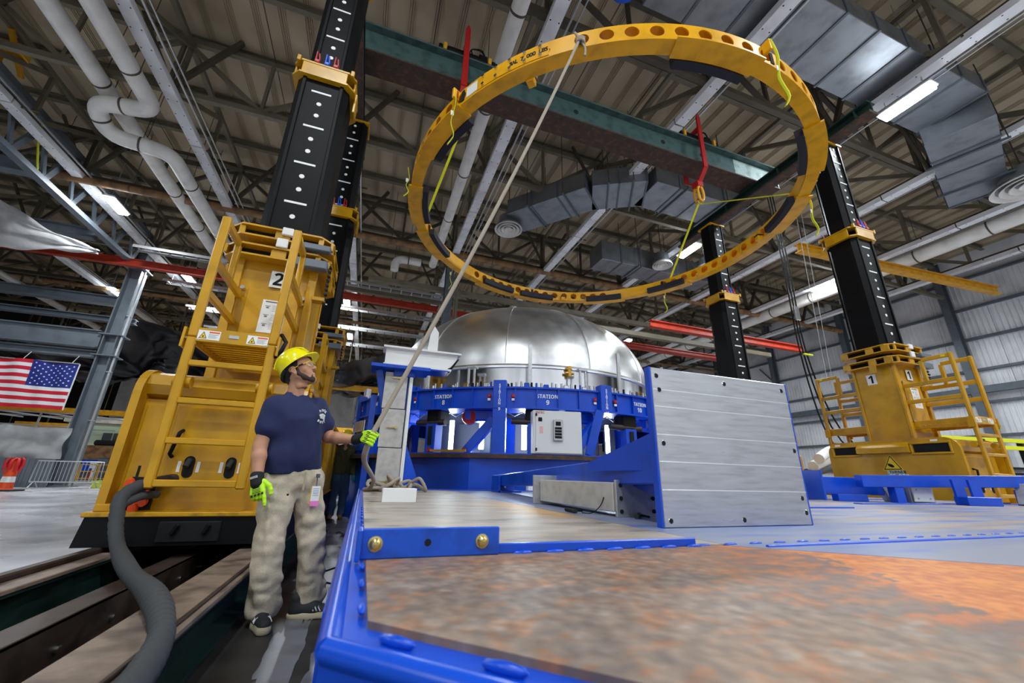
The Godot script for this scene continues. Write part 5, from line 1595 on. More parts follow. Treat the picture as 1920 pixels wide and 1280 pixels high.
func dome_and_stand():
	var t := thing("dome_stand", "blue round assembly stand with numbered stations under the metal dome", "stand", DC)
	# base drum of flat blue walls
	var n := 14
	for k in n:
		var a0 := -31.6 + 360.0 / n * k
		var a1 := a0 + 360.0 / n
		var st := new_st()
		var o := [round_pt(a0, 4.5, 0), round_pt(a1, 4.5, 0), round_pt(a1, 4.42, 0), round_pt(a0, 4.42, 0)]
		var c: Vector3 = (o[0] + o[1] + o[2] + o[3]) / 4.0 + Vector3.UP * 0.6
		var up := Vector3.UP * 1.2
		for e in 4: quad(st, o[e], o[(e + 1) % 4], o[(e + 1) % 4] + up, o[e] + up, c)
		part(t, "base_wall", st, M.blue)
	var st := new_st()
	arc(st, Vector3.ZERO, 2.2, 4.56, 1.2, 1.27, 0, TAU, 84)
	part(t, "base_plate", st, M.rust)
	st = new_st()
	arc(st, Vector3.ZERO, 2.2, 4.52, 1.27, 1.29, 0, TAU, 84)
	part(t, "base_top", st, M.blue)
	# ring girder: web, flanges, stiffeners
	st = new_st()
	arc(st, Vector3.ZERO, 4.36, 4.4, 2.1, 2.44, 0, TAU, 112)
	part(t, "ring_web", st, M.blue)
	st = new_st()
	arc(st, Vector3.ZERO, 3.7, 4.46, 2.44, 2.47, 0, TAU, 112)
	part(t, "ring_top", st, M.blue)
	st = new_st()
	arc(st, Vector3.ZERO, 3.9, 4.46, 2.07, 2.1, 0, TAU, 112)
	part(t, "ring_bottom", st, M.blue)
	for k in 70:
		var a := -14.0 + 360.0 / 140 + 360.0 / 70 * k
		bbox(t, "ring_rib", round_pt(a, 4.42, 2.27), Vector3(0.02, 0.34, 0.05), M.blue, 0.0, Basis(Vector3.UP, deg_to_rad(a)))
	# studs and clips along the ring's top
	var rng := RandomNumberGenerator.new()
	rng.seed = 12
	var stud := new_st()
	cyl(stud, Vector3.ZERO, Vector3(0, 0.12, 0), 0.02, 8)
	cyl(stud, Vector3(0, 0.0, 0), Vector3(0, 0.03, 0), 0.035, 6)
	var sm := stud.commit()
	var clip := new_st()
	bx(clip, Vector3(0, 0.05, 0), Vector3(0.1, 0.1, 0.1), 0.01)
	var cm := clip.commit()
	for k in 150:
		var a := -95.0 + 190.0 / 150 * k
		var r := 4.2 + 0.14 * rng.randf()
		var m = [M.chrome, M.chrome, M.chrome, M.blue, M.matte][rng.randi() % 5]
		var o := part(t, "stud" if k % 4 else "clip", sm if k % 4 else cm, m)
		o.position = round_pt(a, r, 2.47)
		o.rotation.y = deg_to_rad(a)
	# columns, knees, jacks and lettering
	for k in range(0, 14):
		var num := k + 5
		var a := -25.3 + 25.7 * (num - 9)
		if a > 130: continue
		var bas := Basis(Vector3.UP, deg_to_rad(a))
		var c := thing_part(t, "column", round_pt(a, 4.36, 0), deg_to_rad(a))
		bbox(c, "upper_post", Vector3(0, 2.32, 0.06), Vector3(0.24, 0.52, 0.18), M.blue, 0.008)
		if num % 2 == 1:
			bbox(c, "lower_post", Vector3(0, 1.68, 0.06), Vector3(0.24, 0.8, 0.16), M.blue, 0.008)
		else:
			st = new_st()
			beam(st, Vector3(-0.1, 2.1, 0.06), Vector3(-0.3, 1.3, -0.05), 0.22, 0.16, 0.008)
			part(c, "lower_post", st, M.blue)
		st = new_st()
		beam(st, Vector3(-0.12, 1.9, -0.1), Vector3(-0.62, 1.3, -0.1), 0.2, 0.16, 0.008)
		part(c, "knee_brace", st, M.blue)
		bbox(c, "jack_post", Vector3(0.62, 1.55, -0.12), Vector3(0.24, 0.54, 0.2), M.blue, 0.006)
		bbox(c, "jack_slot", Vector3(0.62, 1.6, -0.01), Vector3(0.08, 0.34, 0.02), M.hole, 0.0)
		st = new_st()
		cyl(st, Vector3(0.2, 1.86, -0.1), Vector3(0.9, 1.84, -0.1), 0.055, 12)
		part(c, "drive_shaft", st, M.railsteel)
		bbox(c, "gear_box", Vector3(0.62, 1.95, -0.2), Vector3(0.34, 0.28, 0.3), M.black, 0.03)
		bbox(c, "hanger_block", Vector3(-0.4, 1.98, -0.3), Vector3(0.6, 0.22, 0.3), M.blue, 0.03)
		for x in [-0.2, 0.24]:
			bbox(c, "warning_light", Vector3(x, 2.3, 0.07), Vector3(0.07, 0.07, 0.04), M.red, 0.015)
			bbox(c, "lamp_tag", Vector3(x, 2.235, 0.065), Vector3(0.05, 0.04, 0.02), M.white, 0.0)
		for x in [-0.62, 0.64]:
			st = new_st()
			cyl(st, Vector3(x, 1.34, -0.02), Vector3(x, 1.34, 0.03), 0.035, 10)
			part(c, "foot_pad", st, M.red)
		if num >= 7 and num <= 11:
			var stack := "STATION"
			for i in 7:
				lettering(c, "letter", stack[i], 0.05, Vector3(0, 2.48 - 0.055 * i, 0.151), Basis(), M.white, 0.002)
			lettering(c, "station_digit", str(num), 0.055, Vector3(0, 2.05, 0.151), Basis(), M.white, 0.002)
			var b := -14.0 + 25.7 * (num - 9)
			var tb := Basis(Vector3.UP, deg_to_rad(b))
			lettering(t, "station_name", "STATION", 0.07, round_pt(b, 4.405, 2.31), tb, M.white, 0.004)
			lettering(t, "station_number", str(num), 0.085, round_pt(b, 4.405, 2.2), tb, M.white, 0.004)
	# inner drum walls, light panels and hardware seen below the ring
	for k in 24:
		var a := -110.0 + 9.5 * k
		if k % 3 == 1: continue
		bbox(t, "inner_post", round_pt(a, 3.0, 1.68), Vector3(0.22, 0.8, 0.16), M.blue if k % 2 else M.grey_steel, 0.006, Basis(Vector3.UP, deg_to_rad(a)))
	st = new_st()
	arc(st, Vector3.ZERO, 2.1, 2.2, 1.27, 2.1, 0, TAU, 48)
	part(t, "inner_drum", st, M.white)
	for a in [-46.0, -34.0, -19.0, 14.0]:
		var o := bbox(t, "light_tube", round_pt(a, 3.35, 1.72), Vector3(0.1, 0.6, 0.05), M.tube, 0.01, Basis(Vector3.UP, deg_to_rad(a)))
		area(o, Vector3(0, 0, 0.04), Vector2(0.1, 0.6), 1.3, Color(0.9, 0.97, 1.0), Basis(Vector3.UP, PI))
	for k in 12:
		var a := -60.0 + 8.0 * k
		st = new_st()
		sweep(st, [round_pt(a, 4.1, 2.06), round_pt(a + 2.0, 4.1, 1.98), round_pt(a + 4.0, 4.1, 2.06), round_pt(a + 6.0, 4.1, 1.98), round_pt(a + 8.0, 4.1, 2.06)], 0.012, 5)
		part(t, "lattice_rod", st, M.conduit)
	bbox(t, "yellow_kick_bar", round_pt(-37.0, 4.5, 1.32), Vector3(0.7, 0.04, 0.03), M.crane, 0.004, Basis(Vector3.UP, deg_to_rad(-37)))
	st = new_st()
	lathe(st, [Vector2(0.001, 0.05), Vector2(0.13, 0.05), Vector2(0.15, 0.0), Vector2(0.13, -0.05), Vector2(0.001, -0.05)], 18, Transform3D(Basis(Vector3.UP, deg_to_rad(-31)) * Basis(Vector3.RIGHT, PI / 2), round_pt(-33.5, 4.2, 1.95)))
	part(t, "cable_reel", st, M.red)
	# gauges at the left end
	for k in 6:
		st = new_st()
		cyl(st, round_pt(-68.0 - 1.2 * k, 4.5, 1.75), round_pt(-68.0 - 1.2 * k, 4.5, 1.98), 0.035, 8)
		part(t, "coupler", st, M.chrome)
	bbox(t, "coupler_block", round_pt(-71, 4.42, 1.6), Vector3(0.6, 0.5, 0.1), M.blue, 0.01, Basis(Vector3.UP, deg_to_rad(-71)))
	bbox(t, "tall_bracket", round_pt(-78, 4.3, 2.62), Vector3(0.24, 0.36, 0.12), M.alu, 0.01, Basis(Vector3.UP, deg_to_rad(-78)))
	# big blue wing far behind the dome
	st = new_st()
	prism(st, PackedVector2Array([Vector2(-1.0, 3.0), Vector2(2.4, 3.0), Vector2(2.4, 6.0), Vector2(0.6, 6.9), Vector2(-1.0, 6.9)]), 0.3, Transform3D(Basis(Vector3.UP, -0.2), Vector3(2.2, 0.0, -4.6)))
	part(t, "rear_gantry_plate", st, M.blue)
	bbox(t, "rear_gantry_post", Vector3(2.6, 1.6, -4.5), Vector3(0.5, 3.2, 0.5), M.blue, 0.02)
	# control cabinet
	var cb := thing("control_cabinet", "light grey electrical cabinet between station 9 and station 10 columns", "cabinet", DC + round_pt(-12.2, 4.42, 1.29), deg_to_rad(-12.2))
	bbox(cb, "body", Vector3(0, 0.37, 0), Vector3(0.88, 0.74, 0.26), M.cabinet, 0.01)
	bbox(cb, "door", Vector3(0.02, 0.37, 0.135), Vector3(0.82, 0.71, 0.02), M.cabinet, 0.006)
	for y in [0.07, 0.66]:
		bbox(cb, "hinge", Vector3(-0.38, y, 0.15), Vector3(0.03, 0.05, 0.015), M.matte, 0.004)
	bbox(cb, "key_switch", Vector3(-0.31, 0.58, 0.15), Vector3(0.07, 0.07, 0.02), M.matte, 0.01)
	bbox(cb, "red_note", Vector3(-0.29, 0.4, 0.147), Vector3(0.06, 0.12, 0.003), mat(Color8(226, 170, 170), 0.7), 0.0)
	lettering(cb, "cabinet_name", "INTEC", 0.04, Vector3(-0.31, 0.7, 0.146), Basis(), M.red, 0.002)
	var pan := bbox(cb, "operator_panel", Vector3(0.0, 0.4, 0.17), Vector3(0.17, 0.36, 0.05), M.conduit, 0.01)
	bbox(pan, "screen", Vector3(0.0, 0.11, 0.027), Vector3(0.09, 0.07, 0.004), M.matte, 0.0)
	for k in 4: bbox(pan, "breaker", Vector3(0.0, 0.03 - 0.05 * k, 0.028), Vector3(0.12, 0.04, 0.008), M.matte, 0.0)
	# the dome itself
	var d := thing("metal_dome", "large polished metal dome resting on the blue stand", "dome", DC + Vector3.UP * 2.47)
	st = new_st()
	lathe(st, [Vector2(3.66, 0.0), Vector2(3.66, 0.05), Vector2(3.6, 0.07), Vector2(3.6, 0.3), Vector2(3.6, 0.58)], 112)
	part(d, "lower_band", st, M.band, "mirror bright band")
	st = new_st()
	lathe(st, [Vector2(3.6, 0.58), Vector2(3.64, 0.59), Vector2(3.64, 0.63), Vector2(3.6, 0.65), Vector2(3.585, 0.68)], 112)
	part(d, "band_lip", st, M.seam)
	# gores between meridian welds
	var prof := []
	for k in 25:
		var s := PI / 2 * k / 24.0
		prof.append(Vector2(3.58 * pow(cos(s), 0.9) if k < 24 else 0.02, 0.68 + 2.32 * sin(s)))
	for g in 12:
		var a0 := deg_to_rad(-25.7 + 30.0 * g)
		st = new_st()
		lathe(st, prof, 14, Transform3D(), a0, a0 + deg_to_rad(30), true)
		part(d, "gore_panel", st, M.dome)
		st = new_st()
		var pts := []
		for k in 22: pts.append(Vector3(sin(a0) * prof[k].x, prof[k].y, cos(a0) * prof[k].x))
		sweep(st, pts, 0.03, 6, true, 0.35)
		part(d, "weld_seam", st, M.seam)
	st = new_st()
	lathe(st, [Vector2(0.75, 2.93), Vector2(0.7, 3.0), Vector2(0.01, 3.02)], 32)
	part(d, "crown_cap", st, M.dome)
	# posts around the dome
	for a in [-18.1, 7.8, -47.0, -66.0, 30.0]:
		var p := thing("guide_post", "%s slim upright bar standing on the ring in front of the dome" % {-18.1: "middle", 7.8: "right", -47.0: "left", -66.0: "far left", 30.0: "far right"}[a], "post", DC + round_pt(a, 4.2, 2.47), deg_to_rad(a), "upright bars on the ring")
		bbox(p, "bar", Vector3(0, 0.45, 0), Vector3(0.07, 0.9, 0.05), M.alu, 0.006)
		bbox(p, "bar_foot", Vector3(0, 0.03, 0), Vector3(0.14, 0.06, 0.12), M.alu, 0.006)
	for a in [-35.0, -2.0]:
		var p := thing("twin_clamp", "%s silver twin-rod clamp against the dome's bright band" % ("left" if a < -20 else "right"), "clamp", DC + round_pt(a, 3.95, 2.47), deg_to_rad(a), "twin-rod clamps on the ring")
		for x in [-0.06, 0.06]:
			bbox(p, "rod", Vector3(x, 0.26, 0), Vector3(0.04, 0.52, 0.04), M.alu, 0.006)
		bbox(p, "cross_piece", Vector3(0, 0.52, -0.04), Vector3(0.2, 0.05, 0.14), M.alu, 0.006)
		bbox(p, "red_knob", Vector3(0, 0.03, 0.06), Vector3(0.08, 0.06, 0.06), M.red, 0.01)
	var v := thing("brass_valve", "small brass valve on the dome's band", "valve", DC + round_pt(-4.6, 3.64, 2.95), deg_to_rad(-4.6))
	st = new_st()
	cyl(st, Vector3(0, -0.06, 0.05), Vector3(0, 0.1, 0.05), 0.04, 10)
	cyl(st, Vector3(-0.09, 0.02, 0.05), Vector3(0.09, 0.02, 0.05), 0.03, 10)
	part(v, "valve_body", st, M.brass)
	st = new_st()
	cyl(st, Vector3(0, 0.1, 0.05), Vector3(0, 0.16, 0.05), 0.055, 10)
	cyl(st, Vector3(0, 0.02, 0.0), Vector3(0, 0.02, 0.06), 0.03, 8)
	part(v, "valve_wheel", st, M.brass)
# ---------------------------------------------------------------- left background
func sheet(nx: int, ny: int, f: Callable) -> ArrayMesh:
	var P := []
	for j in ny + 1:
		for i in nx + 1: P.append(f.call(float(i) / nx, float(j) / ny))
	var N := []
	for j in ny + 1:
		for i in nx + 1:
			var a: Vector3 = P[j * (nx + 1) + mini(i + 1, nx)] - P[j * (nx + 1) + maxi(i - 1, 0)]
			var b: Vector3 = P[mini(j + 1, ny) * (nx + 1) + i] - P[maxi(j - 1, 0) * (nx + 1) + i]
			N.append(a.cross(b).normalized())
	var st := new_st()
	for j in ny:
		for i in nx:
			var q := [j * (nx + 1) + i, j * (nx + 1) + i + 1, (j + 1) * (nx + 1) + i + 1, (j + 1) * (nx + 1) + i]
			for t in [[0, 1, 2], [0, 2, 3]]:
				var o: Array = t.duplicate()
				var A: Vector3 = P[q[t[0]]]
				if (P[q[t[1]]] - A).cross(P[q[t[2]]] - A).dot(N[q[0]]) > 0: o = [t[0], t[2], t[1]]
				for k in o:
					var id: int = q[k]
					st.set_normal(N[id])
					st.set_uv(Vector2(float(id % (nx + 1)) / nx, float(id / (nx + 1)) / ny))
					st.add_vertex(P[id])
	return st.commit()

func flag_image() -> ImageTexture:
	var w := 760
	var h := 400
	var im := Image.create(w, h, false, Image.FORMAT_RGB8)
	im.fill(Color8(236, 236, 238))
	for k in 7: im.fill_rect(Rect2i(0, int(h / 13.0 * 2 * k), w, int(h / 13.0) + 1), Color8(206, 24, 46))
	im.fill_rect(Rect2i(int(w * 0.6), 0, w - int(w * 0.6), int(h * 7 / 13.0)), Color8(24, 40, 128))
	var cw := w * 0.4
	var ch := h * 7 / 13.0
	for r in 9:
		for c in (6 if r % 2 == 0 else 5):
			var at := Vector2(w * 0.6 + cw * ((2 * c + 1 if r % 2 == 0 else 2 * c + 2) / 12.0), ch * (r + 1) / 10.0)
			var poly := PackedVector2Array()
			for k in 10:
				var a := -PI / 2 + TAU * k / 10
				poly.append(at + Vector2(cos(a), sin(a)) * (9.0 if k % 2 == 0 else 3.6))
			for y in range(int(at.y) - 10, int(at.y) + 11):
				for x in range(int(at.x) - 10, int(at.x) + 11):
					if Geometry2D.is_point_in_polygon(Vector2(x + 0.5, y + 0.5), poly): im.set_pixel(clampi(x, 0, w - 1), clampi(y, 0, h - 1), Color8(240, 240, 242))
	return ImageTexture.create_from_image(im)

func left_background():
	var cx := -12.95
	var cz := -25.2
	var t := thing("steel_column", "tall blue-grey steel column beside the flag", "column", Vector3(cx, 0, cz))
	var st := new_st()
	ibeam(st, Vector3.ZERO, Vector3(0, 12.95, 0), 0.62, 0.6, 0.06, 0.05, Vector3(1, 0, 0))
	part(t, "shaft", st, M.grey_steel)
	for y in [6.2, 7.3, 11.1]:
		bbox(t, "cap_plate", Vector3(0, y, 0), Vector3(0.95, 0.06, 0.85), M.grey_steel, 0.006)
	bbox(t, "base_plate", Vector3(0, 0.03, 0), Vector3(0.9, 0.06, 0.9), M.grey_steel, 0.006)
	bar(t, "conduit", Vector3(0.42, 0.0, 0.2), Vector3(0.42, 11.0, 0.2), 0.07, 0.07, M.conduit, Vector3(0, 0, 1))
	for y in [3.0, 5.4, 8.4]: bbox(t, "conduit_clamp", Vector3(0.4, y, 0.2), Vector3(0.2, 0.04, 0.12), M.conduit, 0.0)
	# grey truss coming towards the viewer
	t = thing("grey_truss", "blue-grey steel truss running from the grey column towards the viewer", "truss", Vector3(cx, 0, 0))
	bar(t, "top_chord", Vector3(0, 13.1, -25.5), Vector3(0, 13.1, -6), 0.5, 0.26, M.grey_steel)
	bar(t, "bottom_chord", Vector3(0, 11.2, -24.85), Vector3(0, 11.2, -6), 0.3, 0.2, M.grey_steel)
	for k in 12:
		var z := -25.0 + 1.6 * k
		bar(t, "web_post", Vector3(0, 11.25, z + 0.8), Vector3(0, 13.05, z), 0.22, 0.1, M.grey_steel, Vector3(1, 0, 0))
		bar(t, "web_diagonal", Vector3(0, 11.25, z + 0.8), Vector3(0, 13.05, z + 1.6), 0.16, 0.08, M.grey_steel, Vector3(1, 0, 0))
	var ys := new_st()
	sweep(ys, curve_pts([Vector3(cx + 0.16, 12.9, -16.6), Vector3(cx + 0.2, 12.2, -16.7), Vector3(cx + 0.22, 11.7, -16.9), Vector3(cx + 0.1, 11.3, -17.3)], 10), 0.03, 6)
	solo("loose_strap", "yellow cord knotted to the grey truss at the left", "strap", ys, M.sling)
	# mezzanine beams
	var mb := [["deep blue-grey beam above the flag", 7.0, 0.9, -25.0], ["lower blue-grey beam the flag hangs from", 6.25, 0.34, -25.2], ["upper blue-grey beam between the tarps and the white sheet", 9.6, 0.5, -26.5], ["thin blue-grey beam below the white sheet", 8.8, 0.3, -27.4], ["high blue-grey beam left of the grey truss", 11.3, 0.5, -22.0], ["highest blue-grey beam at the left edge", 11.7, 0.5, -18.0]]
	for q in mb:
		st = new_st()
		ibeam(st, Vector3(-30, q[1], q[3]), Vector3(cx - 0.4, q[1], q[3]), 0.4, q[2], 0.05, 0.05)
		solo("mezzanine_beam", q[0], "beam", st, M.grey_steel, "blue-grey beams left of the column")
	# flag
	M.flag = tex_mat(flag_image(), 0.75)
	M.flag.cull_mode = BaseMaterial3D.CULL_DISABLED
	t = thing("flag", "large striped flag with white stars on blue, hung beside the grey column", "flag", Vector3(-15.72, 3.4, -24.7))
	part(t, "cloth", sheet(40, 16, func(u, v):
		return Vector3(-2.1 + 4.2 * u, 2.2 * (1.0 - v) - 0.05 * sin(u * 9.0) * (1.0 - v), 0.06 * sin(u * 14.0 + v * 3.0) + 0.03 * sin(u * 31.0 - v * 5.0))), M.flag)
	bar(t, "hem_rope", Vector3(2.12, 2.2, 0), Vector3(2.12, -0.02, 0), 0.04, 0.03, M.white, Vector3(0, 0, 1))
	bar(t, "hanging_rod", Vector3(-2.1, 2.22, 0), Vector3(2.1, 2.22, 0), 0.04, 0.04, M.conduit)
	for x in [-1.8, 0.0, 1.8]: bar(t, "tie", Vector3(x, 2.2, 0), Vector3(x, 2.72, -0.35), 0.02, 0.02, M.white)
	# low corrugated wall and plastic curtain on a scaffold
	t = thing("low_partition", "low grey corrugated metal partition behind the orange cone", "partition", Vector3(-18.5, 0, -24.4))
	var cst := new_st()
	bx(cst, Vector3(0, 0.6, 0), Vector3(0.98, 1.2, 0.03), 0.0)
	for k in 5: bx(cst, Vector3(-0.4 + 0.2 * k, 0.6, 0.03), Vector3(0.07, 1.2, 0.04), 0.01)
	var cm := cst.commit()
	for k in 11: part(t, "corrugated_panel", cm, M.grey_steel).position = Vector3(-5.0 + k, 0, 0)
	t = thing("plastic_curtain", "translucent white plastic curtain above the low grey partition", "curtain", Vector3(-18.5, 1.2, -24.6))
	part(t, "sheeting", sheet(60, 10, func(u, v):
		return Vector3(-5.5 + 11.0 * u, 1.45 * (1.0 - v) - 0.12 * absf(sin(u * 12.0)) * (1.0 - v), 0.12 * sin(u * 48.0 + v * 5.0) + 0.1 * sin(u * 23.0 - v * 7.0) + 0.08 * sin(v * 9.0 + u * 15.0))), M.tarp_white)
	t = thing("scaffold_frame", "silver scaffold rails on top of the plastic curtain", "scaffold", Vector3(-18.5, 0, -25.4))
	for y in [2.7, 3.3]:
		bar(t, "rail", Vector3(-6, y, 0), Vector3(5.4, y, 0), 0.06, 0.06, M.conduit)
		bar(t, "rail", Vector3(-6, y + 0.1, -3), Vector3(5.4, y + 0.1, -3), 0.06, 0.06, M.conduit)
	for k in 8:
		bar(t, "upright", Vector3(-5.8 + 1.6 * k, 0, 0), Vector3(-5.8 + 1.6 * k, 3.3, 0), 0.06, 0.06, M.conduit, Vector3(0, 0, 1))
		bar(t, "cross_rail", Vector3(-5.8 + 1.6 * k, 3.3, 0), Vector3(-5.0 + 1.6 * k, 3.3, -3), 0.06, 0.06, M.conduit)
	# orange cone with red ribbons
	t = thing("safety_cone", "tall orange cone wrapped with red ribbon at the left edge", "cone", Vector3(-12.1, 0, -20.6))
	bbox(t, "base", Vector3(0, 0.03, 0), Vector3(0.75, 0.06, 0.75), M.rubber, 0.02)
	st = new_st()
	lathe(st, [Vector2(0.22, 0.06), Vector2(0.2, 0.1), Vector2(0.1, 1.05), Vector2(0.07, 1.1), Vector2(0.001, 1.1)], 18)
	part(t, "body", st, M.orange)
	st = new_st()
	lathe(st, [Vector2(0.186, 0.3), Vector2(0.165, 0.5)], 18)
	part(t, "reflective_band", st, M.white)
	st = new_st()
	for k in 9:
		var a := TAU * k / 9
		sweep(st, curve_pts([Vector3(0, 1.05, 0), Vector3(cos(a) * 0.2, 1.16 - 0.03 * (k % 3), sin(a) * 0.2), Vector3(cos(a) * 0.26, 0.95, sin(a) * 0.26), Vector3(cos(a) * 0.2, 0.6 + 0.07 * (k % 3), sin(a) * 0.2)], 8), 0.045, 6, true, 0.25)
	part(t, "ribbon", st, mat(Color8(214, 30, 38), 0.6))
	# crowd barrier and bucket
	t = thing("crowd_barrier", "galvanised crowd barrier standing beside the grey column", "barrier", Vector3(-12.0, 0, -23.6), 0.15)
	st = new_st()
	sweep(st, [Vector3(-1.1, 0.25, 0), Vector3(-1.05, 1.1, 0), Vector3(1.05, 1.1, 0), Vector3(1.1, 0.25, 0), Vector3(-1.1, 0.25, 0)], 0.025, 8)
	part(t, "frame", st, M.conduit)
	for k in 17: bar(t, "upright_rod", Vector3(-0.96 + 0.12 * k, 0.25, 0), Vector3(-0.96 + 0.12 * k, 1.1, 0), 0.018, 0.018, M.conduit, Vector3(0, 0, 1))
	for x in [-0.95, 0.95]:
		st = new_st()
		sweep(st, curve_pts([Vector3(x, 0.02, 0.4), Vector3(x, 0.12, 0.25), Vector3(x, 0.27, 0.0), Vector3(x, 0.12, -0.25), Vector3(x, 0.02, -0.4)], 10), 0.02, 6)
		part(t, "foot", st, M.conduit)
	t = thing("bucket", "small yellow-green bucket on the floor right of the barrier", "bucket", Vector3(-11.4, 0, -24.6))
	st = new_st()
	lathe(st, [Vector2(0.001, 0.01), Vector2(0.13, 0.0), Vector2(0.18, 0.34), Vector2(0.19, 0.34), Vector2(0.15, 0.02)], 18)
	part(t, "pail", st, mat(Color8(190, 210, 30), 0.5))
	st = new_st()
	sweep(st, curve_pts([Vector3(-0.18, 0.33, 0), Vector3(-0.26, 0.36, 0.1), Vector3(0, 0.33, 0.24), Vector3(0.26, 0.36, 0.1), Vector3(0.18, 0.33, 0)], 14), 0.01, 5)
	part(t, "handle", st, M.rubber)
	# white sheet hung high at the left
	solo("white_sheet", "white fabric sheet slung under the beams at the upper left", "sheet", sheet(30, 20, func(u, v):
		var a := Vector3(-17.5, 12.9, -19.4).lerp(Vector3(-11.9, 9.75, -20.1), u)
		var b := Vector3(-18.5, 9.9, -22.0).lerp(Vector3(-12.1, 9.7, -20.4), u)
		var p := a.lerp(b, v)
		p.y -= 0.55 * sin(u * PI) * (1.0 - 0.7 * v) + 0.06 * sin(u * 20.0 + v * 9.0)
		p.z += 0.12 * sin(v * 16.0 + u * 6.0)
		return p), M.tarp_white)
	# black tarps slung between the bays
	var nz := noise(5, 0.14, 3)
	for k in 4:
		var x0 := -31.0 + 8.4 * k
		var lab: String = ["black tarp slung at the far left behind the flag beam", "black tarp slung behind the grey column", "black tarp slung behind the yellow tower 2 ladder", "black tarp slung behind the far left tower, near the blue stand"][k]
		solo("black_tarp", lab, "tarp", sheet(44, 22, func(u, v):
			var x: float = x0 + 8.6 * u
			var y: float = lerpf(9.3 + 0.5 * sin(x * 0.4), 6.7, v) - 1.0 * sin(u * PI) * (1.0 - v * 0.6)
			return Vector3(x, y + 0.9 * nz.get_noise_2d(x * 1.6, v * 9.0), -28.4 - 4.5 * v - 1.6 * sin(v * PI) + 1.5 * nz.get_noise_2d(x * 2.2 + 50.0, v * 14.0))), M.tarp_black, "black tarps across the left bays")
	# columns by the rail end
	for q in [[-12.9, "left"], [-11.9, "right"]]:
		t = thing("far_column", "%s of two slim grey columns beyond the yellow tower 2" % q[1], "column", Vector3(q[0] - 3.2, 0, -36.5), 0.0, "slim grey columns at the far left")
		st = new_st()
		ibeam(st, Vector3.ZERO, Vector3(0, 7.2, 0), 0.5, 0.5, 0.06, 0.05)
		part(t, "shaft", st, M.grey_steel)
	# yellow hoist high at the upper left corner
	t = thing("bridge_hoist", "yellow hoist trolley under the roof in the upper left corner", "hoist", Vector3(-13.4, 13.6, -14.4))
	for k in 5: bar(t, "frame_bar", Vector3(-1.2 + 0.5 * k, -0.3, -0.6), Vector3(-1.0 + 0.5 * k, 0.5, 0.6), 0.12, 0.12, M.crane)
	bbox(t, "trolley", Vector3(0, 0.2, 0), Vector3(2.2, 0.3, 0.5), M.crane, 0.02)
	bbox(t, "motor", Vector3(0.3, -0.15, 0), Vector3(0.5, 0.4, 0.4), M.crane, 0.04)

